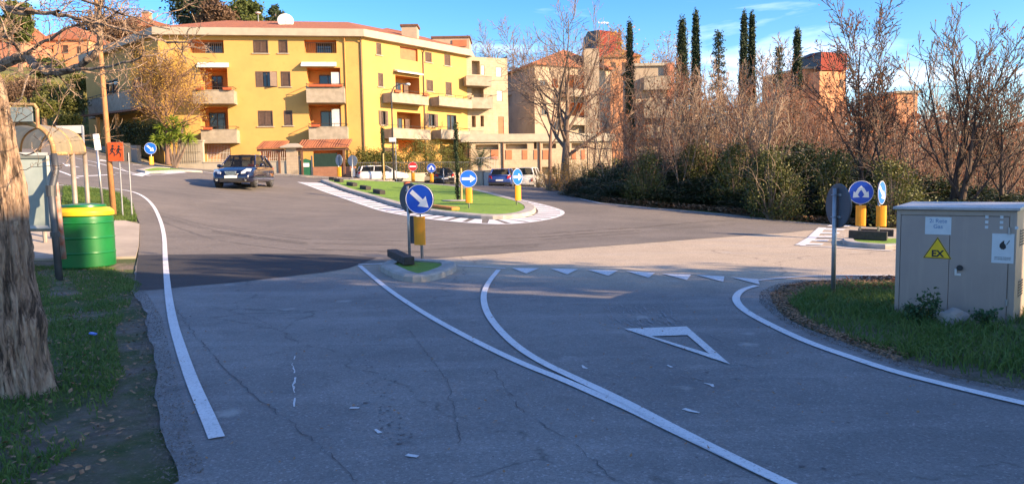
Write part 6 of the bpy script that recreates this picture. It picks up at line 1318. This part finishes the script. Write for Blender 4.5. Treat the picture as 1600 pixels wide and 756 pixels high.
q = gp(146, 322); e = empty('litter_bin', (q[0], q[1]-3.4, H(q[0], q[1]-3.4)), 0, 'small black litter bin with yellow sticker behind the green tank', 'bin'); mb = MB(); mb.add([(-.17, -.15, .5), (.17, -.15, .5), (.17, .15, .5), (-.17, .15, .5), (-.2, -.18, 1.02), (.2, -.18, 1.02), (.2, .18, 1.02), (-.2, .18, 1.02)], [(0, 3, 2, 1), (4, 5, 6, 7), (0, 1, 5, 4), (1, 2, 6, 5), (2, 3, 7, 6), (3, 0, 4, 7)]); mb.build('bin', M['black'], e, bevel=.02); MB().box(-.06, .06, -.19, -.182, .78, .92).build('sticker', M['tank_yellow'], e); MB().bar((0, .16, 0), (0, .16, 1.0), .03, 8).build('post', M['steel'], e)
# ================= GAS CABINET =================
def cabinet():
    L0 = Vector(gp(1397, 489)); R0 = Vector(gp(1583, 505)); d = R0-L0; ang = math.atan2(d.y, d.x); wd = math.hypot(d.x, d.y); zt = W(1397, 321, L0.y)[2]; h = zt-L0.z; zb = -.15
    e = empty('gas_cabinet', (L0.x, L0.y, L0.z), ang, 'weathered stainless steel gas cabinet with two doors and a yellow EX warning triangle', 'utility cabinet'); D = .72; t = .045
    b = MB(); b.box(0, wd, .02, D, zb, h-.045); b.build('body', M['cab'], e, bevel=.006)
    f = MB(); f.box(0, t, 0, .019, zb, h-.05); f.box(wd-t*1.4, wd, 0, .019, zb, h-.05); f.box(t, wd-t*1.4, 0, .019, h-.05-.055, h-.05); f.build('front_frame', M['cab'], e, bevel=.003)
    x0, x1, xm = t+.006, wd-t*1.4-.006, wd*.47; z1 = h-.05-.062
    for a, c in ((x0, xm-.002), (xm+.002, x1)):
        dr = MB().box(a, c, -.004, .016, zb+.05, z1).build('door', M['cab_door'], e, bevel=.004)
        if c == x1:
            lk = MB(); lk.lathe([(.026, -.012), (.032, .012)], (0, 0, 0), 20); lkM = Matrix.Translation((xm+.11, -.012, h*.46))@Matrix.Rotation(math.radians(90), 4, 'X'); lk.v = [tuple(lkM@Vector(v)) for v in lk.v]; lk.build('lock', M['black'], dr); mb = MB(); mb.box(xm+.06, xm+.08, -.018, -.005, h*.40, h*.45); mb.box(xm+.06, xm+.12, -.012, -.005, h*.39, h*.41); mb.build('hasp', M['white_paint'], dr)
            [MB().bar((x1+.004, -.012, z), (x1+.004, -.012, z+.07), .012, 8).build('hinge', M['steel'], dr) for z in (z1-.18, zb+.35)]
            st = MB().box(xm+.40, xm+.60, -.0065, -.0045, h*.52, h*.77).build('warning_sticker', M['sticker'], dr)
            fl = MB(Matrix.Translation((xm+.50, -.0075, h*.675))); fl.slab([(-.03, -.025), (-.015, -.045), (.01, -.05), (.03, -.03), (.025, 0), (.01, .02), (.012, .05), (-.012, .03), (-.03, .005)], -.0005, .0005); fl.slab([(.035, .0), (.062, .045), (.056, .05), (.03, .006)], -.0005, .0005); fl.build('flame_symbol', M['black'], st)
            text_part('sticker_text', 'VIETATO FUMARE\nO USARE FIAMME', .019, M['black'], st, Matrix.Translation((xm+.5, -.0075, h*.56))@Matrix.Rotation(math.radians(90), 4, 'X'), .0003)
            for i, j in ((0, 0), (0, 1), (0, 2), (1, 0), (1, 1), (1, 2), (2, 0)): mb = MB(); mb.box(xm+.33+i*.135+.0, xm+.33+i*.135+.03, -.006, -.0042, h*.81+j*.055, h*.81+j*.055+.03); mb.build('glue_mark', M['sticker'], dr)
        else:
            st = MB().box(.30, .56, -.0065, -.0045, h*.745, h*.90).build('company_sticker', M['sticker'], dr)
            text_part('company_name', '2i Rete\nGas', .062, M['sticker_blue'], st, Matrix.Translation((.43, -.0075, h*.84))@Matrix.Rotation(math.radians(90), 4, 'X'), .0003)
            T = MB(); T.slab([(.285, h*.53), (.575, h*.53), (.43, h*.725)], -.0065, -.0045); tr = T.build('warning_triangle', M['ex_yellow'], dr)
            o = [(.285, h*.53), (.575, h*.53), (.43, h*.725)]; c = (.43, h*.595); q = MB(); k = .87; i_ = [(c[0]+(p[0]-c[0])*k, c[1]+(p[1]-c[1])*k) for p in o]; oo_ = [(c[0]+(p[0]-c[0])*.97, c[1]+(p[1]-c[1])*.97) for p in o]
            for a_ in range(3): b_ = (a_+1) % 3; q.slab([oo_[a_], oo_[b_], i_[b_], i_[a_]], -.0075, -.0066)
            q.build('triangle_border', M['black'], tr); text_part('triangle_text', 'EX', .10, M['black'], tr, Matrix.Translation((.432, -.0078, h*.573))@Matrix.Rotation(math.radians(90), 4, 'X'), .0003, .004)
    r = MB(); r.add([(-.03, -.05, h-.045), (wd+.03, -.05, h-.045), (wd+.03, D+.03, h-.045), (-.03, D+.03, h-.045), (-.03, -.05, h-.015), (wd+.03, -.05, h-.015), (wd+.03, D+.03, h+.02), (-.03, D+.03, h+.02)], [(0, 3, 2, 1), (4, 5, 6, 7), (0, 1, 5, 4), (1, 2, 6, 5), (2, 3, 7, 6), (3, 0, 4, 7)]); r.build('lid', M['cab_lid'], e, bevel=.004)
    for z in (h*.66, h*.22):
        v = MB(); v.box(wd+.001, wd+.004, .21, .51, z-.012, z+.172, 1)
        for k in range(6): v.box(wd+.0045, wd+.008, .22, .5, z+k*.03, z+k*.03+.014, 0)
        v.build('vent', [M['black'], M['cab']], e)
    return e
def brushed(name, c1, c2, c3):
    m, N, L, b = newmat(name); co = objco(N)
    col = mixc(N, L, ramp(N, L, noise(N, L, co, 1.3, 5, .6, .5), [(.3, G1), (.7, W1)]), c1, c2)
    mp = N.new('ShaderNodeMapping'); mp.inputs['Scale'].default_value = (8, 8, .7); L.new(co, mp.inputs[0])
    col = mixc(N, L, ramp(N, L, noise(N, L, mp.outputs[0], 1.5, 6, .65), [(.52, G1), (.8, (.55,)*3)]), col, c3)
    L.new(col, b.inputs['Base Color']); b.inputs['Metallic'].default_value = .35; b.inputs['Roughness'].default_value = .5; bump(N, L, b, noise(N, L, co, 3, 3), .12, .02); return m
M['cab'] = brushed('cabinet_steel', (.42, .35, .30), (.34, .285, .25), (.27, .21, .17)); M['cab_door'] = brushed('cabinet_door_steel', (.39, .325, .285), (.31, .26, .24), (.45, .37, .315))
M['cab_lid'] = mat('cabinet_lid_steel', (.45, .45, .46), (.36, .36, .37), 3, .42, .55, dirt=.4); M['sticker'] = mat('pale_sticker', (.62, .66, .68), (.56, .6, .62), 9, .5); M['sticker_blue'] = mat('sticker_blue_ink', (.08, .2, .4), (.1, .22, .4), 9, .5); M['ex_yellow'] = mat('warning_yellow', (.86, .55, .01), (.8, .5, .01), 9, .4)
cabinet()
def rock(name, loc, s, seed, lab):
    r = random.Random(seed); bm = bmesh.new(); bmesh.ops.create_icosphere(bm, subdivisions=3, radius=1)
    from mathutils import noise as mn
    for v in bm.verts: v.co = Vector((v.co.x*s[0], v.co.y*s[1], v.co.z*s[2]))*(1+.3*mn.noise(v.co*1.3+Vector((seed, 0, 0)))+.1*mn.noise(v.co*4))
    me = bpy.data.meshes.new(name); bm.to_mesh(me); bm.free(); me.materials.append(M['concrete']); o = bpy.data.objects.new(name, me); COL.objects.link(o); o.location = loc; tag(o, lab, 'rock'); return o
q = gp(1478, 502); rock('rock', (q[0], q[1]-.12, q[2]+.04), (.20, .14, .12), 3, 'grey rock lying in the grass against the steel cabinet')
def weed(px, py, h, seed, lab):
    q = gp(px, py); e = empty('leafy_weed', q, 0, lab, 'plant'); r = random.Random(seed); mb = MB(); cs = []
    for k in range(7):
        a = r.uniform(0, 6.28); t = Vector((math.cos(a)*.10, math.sin(a)*.05, h*r.uniform(.7, 1))); mb.tube([(0, 0, 0), t*.5+Vector((0, 0, .02)), t], [.006, .005, .003], 4, False); cs += [t*f for f in (.4, .6, .75, .9, 1)]
    mb.build('stem', M['leaf_olive'], e, recalc=False); leafcloud('leaves', cs, 260, .028, .022, M['weed_leaf'], e, seed)
M['weed_leaf'] = mat('weed_leaves', (.035, .09, .035), (.06, .12, .05), 8, .7, transl=.2)
weed(1452, 507, .36, 1, 'taller dark leafy weed in front of the cabinet door'); weed(1430, 505, .24, 2, 'shorter dark leafy weed left of the taller one at the cabinet foot'); weed(1540, 512, .2, 4, 'small leafy weed below the right door of the cabinet')
q = gp(1283, 446); mb = MB(); [mb.tube([(x*.3, 0, 0), (x, .02, .16+.08*abs(x*8))], [.003, .0012], 3, False) for x in (-.04, -.01, .03, .07)]; mb.M = Matrix.Identity(4); o = mb.build('dry_stalks', M['bark_pale'], recalc=False); o.location = q; tag(o, 'thin dry stalks sticking up at the tip of the right verge', 'plant')
# small things on the roundabout and its edges
q = gp(636, 298.5, .14); o = MB().lathe([(.0, 0), (.17, 0), (.16, .30), (.0, .31)], n=20).build('orange_marker', M['pot'], smooth=False); o.location = q; tag(o, 'small orange cylinder marker standing on the roundabout lawn', 'marker')
o = rubber(676, 329.5, 712, 334.5, 'orange painted concrete kerb piece lying on the near edge of the lawn', .09, .3, .14); o.name = 'orange_kerb_piece'; o['category'] = 'kerb piece'; o.data.materials[0] = M['orange_kerb'] if 'orange_kerb' in M else mat('orange_painted_concrete', (.62, .22, .04), (.42, .17, .05), 6, .8)
for i, (x0, y0, x1, y1) in enumerate([(516, 285.4, 524, 286.0), (525, 288.0, 534, 289.2), (545, 293.6, 555, 295.8), (566, 299.2, 576, 301.6), (587, 305.6, 598, 308.8)]):
    rubber(x0, y0, x1, y1, ['black rubber block farthest along the lawn kerb', 'second farthest black rubber block on the lawn kerb, with an orange end', 'middle black rubber block on the lawn kerb', 'second nearest black rubber block on the lawn kerb', 'nearest black rubber block on the lawn kerb, left of the keep-right signs'][i], .17, .26, .14)
# blue bit of litter and kerb-side bits
q = gp(146, 528); o = MB().box(-.05, .05, -.018, .018, .0, .02).build('plastic_scrap', M['scrap_blue'] if 'scrap_blue' in M else mat('blue_plastic', (.12, .22, .7), (.1, .2, .65), 5, .4), bevel=.004); o.location = (q[0], q[1], q[2]+.04); o.rotation_euler = (.1, .05, -.5); tag(o, 'small blue plastic scrap lying on the left grass', 'litter')
# street lamps
def lamp(px, pyb, d, top, arm, lab):
    x = (px-800)/1150*d; z0 = H(x, d); h = W(px, top, d)[2]-z0; e = empty('street_lamp', (x, d, z0), 0, lab, 'street lamp'); ax = arm*d/1150
    MB().tube([(0, 0, -.2), (0, 0, h*.9), (ax*.15, 0, h*.97), (ax*.5, 0, h*1.0), (ax*.9, 0, h*1.0)], [.08, .05, .045, .04, .035], 10).build('pole', M['dark_steel'], e, smooth=True)
    q = MB(Matrix.Translation((ax, 0, h))); q.lathe([(.04, .08), (.16, .05), (.2, -.04), (.14, -.10)], n=14); q.build('lamp_head', M['white_paint'], e)
lamp(618, 0, 55.5, 132, 26, 'slim dark street lamp with curved arm before the right wing of the yellow block')
q = gp(630, 284); x = -8.2; e = empty('street_name_sign', (x, 53, H(x, 53)), 0, 'small white plate on a thin post before the clipped hedge', 'road sign'); MB().bar((0, 0, 0), (0, 0, 3.3), .03, 8).build('post', M['steel'], e); MB().box(-.45, .05, -.03, -.0, 2.9, 3.2).build('plate', M['white'], e)
# ================= CARS =================
M['car_navy'] = mat('navy_car_paint', (.005, .007, .028), (.004, .006, .024), 2, .22, coat=1.0); M['car_white'] = mat('white_car_paint', (.62, .61, .58), (.56, .55, .53), 2, .25, coat=.8); M['car_black'] = mat('black_car_paint', (.018, .018, .02), (.02, .02, .022), 2, .25, coat=.9); M['car_blue'] = mat('blue_car_paint', (.02, .05, .22), (.018, .045, .19), 2, .25, coat=.9)
M['tyre'] = mat('tyre_rubber', (.02, .02, .02), (.028, .028, .028), 9, .85); M['rim_metal'] = mat('alloy_wheel', (.42, .42, .42), (.35, .35, .35), 9, .35, .7); M['lamp_clear'] = mat('headlamp_lens', (.62, .64, .64), (.5, .52, .52), 12, .12, .3); M['lamp_red'] = mat('tail_lamp_red', (.45, .015, .01), (.35, .012, .01), 12, .2); M['chrome'] = mat('chrome_trim', (.55, .55, .56), (.5, .5, .5), 9, .18, .9); M['car_glass'] = clear_mat('car_glass', (.5, .53, .53), .35); M['interior'] = mat('dark_car_interior', (.025, .022, .02), (.035, .03, .028), 6, .8); M['plate'] = mat('number_plate', (.72, .72, .7), (.68, .68, .66), 9, .5)
def car(name, loc, yaw, paintm, L, Wd, Hh, lab, hatch=.18, hood=.28, group=None, driver=False):
    "front faces local -Y; built from a lofted lower body, a glazed cabin, roof, pillars, wheels and lamps"
    e = empty(name, loc, yaw, lab, 'car', group); belt = Hh*.62; wr = .31; hw = Wd/2; N_ = 25; F0, F1 = -L/2, L/2
    def prof(t):   # t 0 front .. 1 rear -> (half width, bottom z, top z)
        wid = hw*(1-.20*max(0, (.10-t)/.10)**2-.14*max(0, (t-.93)/.07)**2)
        if t < .02: top = .52+6*t
        elif t < hood: top = .66+(belt-.66)*math.sin((t-.02)/(hood-.02)*math.pi/2)**.8
        else: top = belt+.03*math.sin((t-hood)/(1-hood)*math.pi)
        if t > .97: top -= (t-.97)*5
        bot = .22+(.10*max(0, (.06-t)/.06))+(.10*max(0, (t-.94)/.06)); return wid, bot, top
    ts = sorted(set([0, .012, .03, .06, .1]+list(np.linspace(.13, .9, 17))+[.93, .96, .985, 1])); vs = []; K = 19
    wheels = (F0+L*.19, F1-L*.17); 
    for t in ts:
        w, b, tp = prof(t); y = F0+L*t
        half = [(.80, 0), (.955, .05), (.985, .16), (1.0, .36), (1.0, .58), (.975, .80), (.935, .92), (.84, .985), (.45, 1.02)]
        for fx, fz in half+[(0, 1.03)]+[(-a_, b_) for a_, b_ in half[::-1]]: vs.append((w*fx, y, b+(tp-b)*fz))
    n = len(ts); fs = [(i*K+k, i*K+k+1, (i+1)*K+k+1, (i+1)*K+k) for i in range(n-1) for k in range(K-1)]+[(i*K, (i+1)*K, (i+1)*K+K-1, i*K+K-1) for i in range(n-1)]+[tuple(range(K)), tuple(range((n-1)*K, n*K))]
    mb = MB(); mb.add(vs, fs); body = mb.build('body', M[paintm], e, smooth=True)
    cut = MB()
    for y in wheels:
        m_ = Matrix.Translation((0, y, wr))@Matrix.Rotation(math.radians(90), 4, 'Y'); q = MB(m_); q.lathe([(wr+.055, -hw-.1), (wr+.055, hw+.1)], n=28); b_ = len(cut.v); cut.v += q.v; cut.f += [tuple(b_+i for i in f) for f in q.f]; cut.m += q.m
    co_ = cut.build('arch_cut', M['black']); md = body.modifiers.new('arches', 'BOOLEAN'); md.operation = 'DIFFERENCE'; md.object = co_; md.solver = 'EXACT'
    bpy.context.view_layer.update(); me = bpy.data.meshes.new_from_object(body.evaluated_get(bpy.context.evaluated_depsgraph_get())); body.modifiers.clear(); body.data = me; bpy.data.objects.remove(co_)
    MB().box(-hw*.8, hw*.8, F0+.25, F1-.2, .24, .56).build('underbody', M['interior'], e)
    for y in wheels:
        for s in (-1, 1):
            X = Matrix.Translation((s*(hw-.11), y, wr))@Matrix.Rotation(math.radians(90*s), 4, 'Y'); q = MB(X); q.lathe([(wr*.62, -.095), (wr-.02, -.1), (wr, -.07), (wr, .07), (wr-.02, .1), (wr*.64, .095)], n=28); w_ = q.build('wheel', M['tyre'], e, smooth=False)
            q = MB(X); q.lathe([(wr*.66, .06), (wr*.64, .1), (wr*.58, .085), (.06, .075), (.02, .09)], n=28)
            for k in range(7): a = k*2*math.pi/7; q.add([(math.cos(a-.16)*wr*.58, math.sin(a-.16)*wr*.58, .09), (math.cos(a+.16)*wr*.58, math.sin(a+.16)*wr*.58, .09), (math.cos(a+.3)*.06, math.sin(a+.3)*.06, .1), (math.cos(a-.3)*.06, math.sin(a-.3)*.06, .1)], [(0, 1, 2, 3)])
            q.build('rim', M['rim_metal'], w_)
    # cabin
    yb0, yb1 = F0+L*(hood-.03), F1-L*.03; yt0, yt1 = F0+L*(hood+.17), F1-L*hatch; zb, zt = belt-.02, Hh; wb, wt = hw*.93, hw*.70
    ylist = [yt0, (yt0+yt1)/2, yt1]; c = {}
    for s in (-1, 1):
        c['bf', s] = Vector((s*wb*.92, yb0, zb)); c['bm', s] = Vector((s*wb, yt0+.1, zb+.01)); c['bn', s] = Vector((s*wb, (yt0+yt1)/2+.1, zb+.02)); c['br', s] = Vector((s*wb*.9, yb1, zb+.03)); c['tf', s] = Vector((s*wt*.95, yt0, zt-.06)); c['tn', s] = Vector((s*wt, (yt0+yt1)/2, zt-.04)); c['tr', s] = Vector((s*wt*.93, yt1, zt-.08))
    mb = MB(); mid0 = (c['bf', -1]+c['bf', 1])/2+Vector((0, -.14, 0)); midt = (c['tf', -1]+c['tf', 1])/2+Vector((0, -.05, .04)); mb.add([c['bf', -1], mid0, c['bf', 1], c['tf', 1], midt, c['tf', -1]], [(0, 1, 4, 5), (1, 2, 3, 4)]); mb.build('windscreen', M['car_glass'], e, smooth=True)
    mb = MB(); mb.add([c['br', -1], c['br', 1], c['tr', 1], c['tr', -1]], [(0, 1, 2, 3)]); mb.build('rear_window', M['car_glass'], e)
    for s in (-1, 1): mb = MB(); mb.add([c['bf', s], c['bn', s], c['br', s], c['tr', s], c['tn', s], c['tf', s]], [(0, 1, 4, 5), (1, 2, 3, 4)]); mb.build('side_windows', M['car_glass'], e)
    mb = MB(); g_ = []; nu, nv = 9, 9
    for j in range(nv):
        v = j/(nv-1); y = yt0+(yt1-yt0)*v; ww = wt*(1-.05*abs(2*v-1)**2)
        for i in range(nu): u = 2*i/(nu-1)-1; g_.append((u*ww*1.02, y-.02+.04*v-.04*(1-u*u)*(1-v), zt-.055-.02*v+.055*(1-abs(u)**3)*math.sin(math.pi*(.15+.7*v))))
    mb.add(g_, [(j*nu+i, j*nu+i+1, (j+1)*nu+i+1, (j+1)*nu+i) for j in range(nv-1) for i in range(nu-1)]); ro = mb.build('roof', M[paintm], e, smooth=True); so_ = ro.modifiers.new('s', 'SOLIDIFY'); so_.thickness = .035
    mb = MB()
    for s in (-1, 1):
        for a, b_, r in (('bf', 'tf', .035), ('bn', 'tn', .035), ('br', 'tr', .06), ('tf', 'tn', .025), ('tn', 'tr', .025), ('bf', 'bn', .02), ('bn', 'br', .02)): mb.tube([c[a, s], c[b_, s]], r, 8)
    mb.tube([c['br', -1]+Vector((0, .02, .0)), c['br', 1]+Vector((0, .02, 0))], .05, 8); mb.build('pillars', M[paintm], e, smooth=True)
    for s in (-1, 1): q = MB(Matrix.Translation((s*(hw+.07), yb0+.42, belt+.05))@Matrix.Scale(1, 4)); q.lathe([(.01, -.07), (.085, -.05), (.10, .02), (.06, .075), (.01, .08)], n=14); q.build('mirror', M[paintm], e, smooth=True)
    # face
    for s in (-1, 1):
        q = MB(); q.add([(s*hw*.50, F0+.015, .60), (s*hw*.88, F0+.19, .63), (s*hw*.93, F0+.34, .80), (s*hw*.72, F0+.22, .82), (s*hw*.5, F0+.07, .68)], [(0, 1, 2, 3, 4)]); q.v = [(v[0], v[1]-.035, v[2]) for v in q.v]; hl = q.build('headlight', M['lamp_clear'], e); m2 = hl.modifiers.new('s', 'SOLIDIFY'); m2.thickness = .03; m2.offset = 1
        q = MB(); q.add([(s*hw*.62, F1+.005, .66), (s*hw*.90, F1-.10, .66), (s*hw*.91, F1-.12, .90), (s*hw*.68, F1-.0, .86)], [(0, 1, 2, 3)]); q.v = [(v[0], v[1]+.02, v[2]) for v in q.v]; tl = q.build('tail_light', M['lamp_red'], e); m2 = tl.modifiers.new('s', 'SOLIDIFY'); m2.thickness = .04; m2.offset = 0
        q = MB(Matrix.Translation((s*hw*.70, F0+.03, .36))@Matrix.Rotation(math.radians(90), 4, 'X')); q.lathe([(.06, -.02), (.055, .03)], n=14); q.build('fog_lamp', M['lamp_clear'], e)
    q = MB(Matrix.Translation((0, F0-.012, .64))); q.slab([(-.26, .07), (.26, .07), (.19, -.09), (.0, -.12), (-.19, -.09)], -.012, .02); gr = q.build('grille', M['chrome'], e, bevel=.01); q = MB(Matrix.Translation((0, F0-.026, .64))); 
    for k in range(-5, 6): q.box(k*.035-.008, k*.035+.008, -.004, .0, -.085, .055)
    q.build('grille_bars', M['black'], gr)
    q = MB(); q.box(-hw*.55, hw*.55, F0-.012, F0+.06, .27, .40); q.build('air_intake', M['black'], e); MB().box(-.26, .26, F0-.035, F0-.02, .42, .53).build('number_plate', M['plate'], e); MB().box(-.26, .26, F1+.015, F1+.03, .50, .61).build('number_plate', M['plate'], e)
    MB().box(-hw*.9, hw*.9, F1-.05, F1+.012, .26, .42).build('rear_bumper', M['black'], e)
    mb = MB(); 
    for sx in (-.36, .36): mb.box(sx-.22, sx+.22, .05, .17, .5, Hh-.42); mb.box(sx-.12, sx+.12, .07, .15, Hh-.42, Hh-.24)
    mb.box(-hw*.8, hw*.8, yb0+.1, yb0+.4, belt-.12, belt-.0); mb.build('seats', M['interior'], e, bevel=.03)
    return e
CP = gp(381, 296); ca = car('parked_car', (CP[0]-.25, CP[1]+.9, H(CP[0]-.25, CP[1]+.9)), math.radians(3), 'car_navy', 3.85, 1.70, 1.48, 'dark navy hatchback with driver turning into the roundabout', hatch=.17)
ca.name = 'moving_car'
# the driver: one continuous skinned body
def driver(e):
    me = bpy.data.meshes.new('person'); X = Matrix.Translation((.36, -.08, 0)); 
    J = [((0, 0, .55), .15), ((0, .0, .75), .15), ((0, -.01, .95), .16), ((0, -.02, 1.05), .07), ((0, -.04, 1.13), .06), ((0, -.06, 1.22), .10), ((0, -.06, 1.31), .085), ((.19, -.02, .99), .06), ((.22, -.2, .82), .045), ((.12, -.45, .88), .035), ((-.19, -.02, .99), .06), ((-.22, -.2, .82), .045), ((-.12, -.45, .88), .035), ((.12, -.35, .52), .08), ((.12, -.7, .50), .06), ((-.12, -.35, .52), .08), ((-.12, -.7, .50), .06)]
    E_ = [(0, 1), (1, 2), (2, 3), (3, 4), (4, 5), (5, 6), (2, 7), (7, 8), (8, 9), (2, 10), (10, 11), (11, 12), (0, 13), (13, 14), (0, 15), (15, 16)]
    me.from_pydata([tuple(X@Vector(j[0])) for j in J], E_, []); o = bpy.data.objects.new('person', me); COL.objects.link(o); sk = o.modifiers.new('skin', 'SKIN')
    for v, j in zip(me.skin_vertices[0].data if me.skin_vertices else [], J): v.radius = (j[1], j[1])
    if not me.skin_vertices: return o
    me.skin_vertices[0].data[0].use_root = True; o.modifiers.new('sub', 'SUBSURF').levels = 1; return o
import bpy as _b
def skinned(name, J, E_, m, loc, rz):
    me = bpy.data.meshes.new(name); me.from_pydata([j[0] for j in J], E_, []); o = bpy.data.objects.new(name, me); COL.objects.link(o); o.modifiers.new('skin', 'SKIN')
    if not me.skin_vertices:
        bpy.context.view_layer.objects.active = o; o.select_set(True); bpy.ops.mesh.customdata_skin_add()
    for v, j in zip(me.skin_vertices[0].data, J): v.radius = (j[1], j[1]*.9)
    me.skin_vertices[0].data[0].use_root = True; s = o.modifiers.new('sub', 'SUBSURF'); s.levels = 2; s.render_levels = 2
    bpy.context.view_layer.update(); m2 = bpy.data.meshes.new_from_object(o.evaluated_get(bpy.context.evaluated_depsgraph_get())); o.modifiers.clear(); o.data = m2
    for q in m: m2.materials.append(q)
    for p in m2.polygons: p.use_smooth = True; p.material_index = 1 if p.center.z < 1.0 or abs(p.center.x) > .13 and p.center.z < 1.06 else 0
    o.location = loc; o.rotation_euler = (0, 0, rz); return o
M['skin'] = mat('skin', (.55, .30, .20), (.5, .27, .18), 8, .6); M['jacket'] = mat('red_jacket', (.35, .06, .05), (.3, .05, .04), 8, .9); M['hair'] = mat('dark_hair', (.03, .02, .015), (.04, .03, .02), 20, .8)
J = [((0, 0, .52), .14), ((0, .0, .72), .14), ((0, -.01, .92), .15), ((0, -.02, 1.02), .06), ((0, -.04, 1.08), .055), ((0, -.06, 1.17), .085), ((0, -.06, 1.25), .08), ((.19, -.02, .95), .06), ((.22, -.2, .80), .045), ((.12, -.42, .86), .035), ((-.19, -.02, .95), .06), ((-.22, -.2, .80), .045), ((-.12, -.42, .86), .035)]
E_ = [(0, 1), (1, 2), (2, 3), (3, 4), (4, 5), (5, 6), (2, 7), (7, 8), (8, 9), (2, 10), (10, 11), (11, 12)]
dl = ca.matrix_basis@Vector((.36, .08, 0))
dv = skinned('person', J, E_, [M['skin'], M['jacket']], ca.matrix_basis@Vector((.36, .06, .03)), ca.rotation_euler.z); tag(dv, 'driver in a dark red jacket sitting at the wheel of the navy hatchback', 'person')
hr = MB(); hr.lathe([(.02, .135), (.06, .12), (.092, .07), (.098, .0), (.085, -.05)], (0, -.035, 1.20), 18); hr.build('hair', M['hair'], dv, smooth=True)
def atc(px, d, z=0): x = (px-800)/1150*d; return (x, d, H(x, d)+z)
car('parked_car', atc(600, 57.5, -.1), math.radians(112), 'car_white', 4.3, 1.80, 1.44, 'white hatchback seen from behind, parked before the clipped hedge', hatch=.08).scale = (.9, .9, .9)
car('parked_car', atc(688, 58, -.2), math.radians(200), 'car_black', 3.7, 1.65, 1.42, 'small dark car parked behind the young cypress on the roundabout')
car('parked_car', atc(789, 54.5, -.1), math.radians(172), 'car_blue', 4.2, 1.75, 1.42, 'blue car parked behind the road crest between the two arrow signs', hatch=.12)
car('parked_car', atc(828, 57, -.30), math.radians(168), 'car_white', 4.2, 1.8, 1.75, 'white boxy car parked by the brown stone wall', hatch=.04)
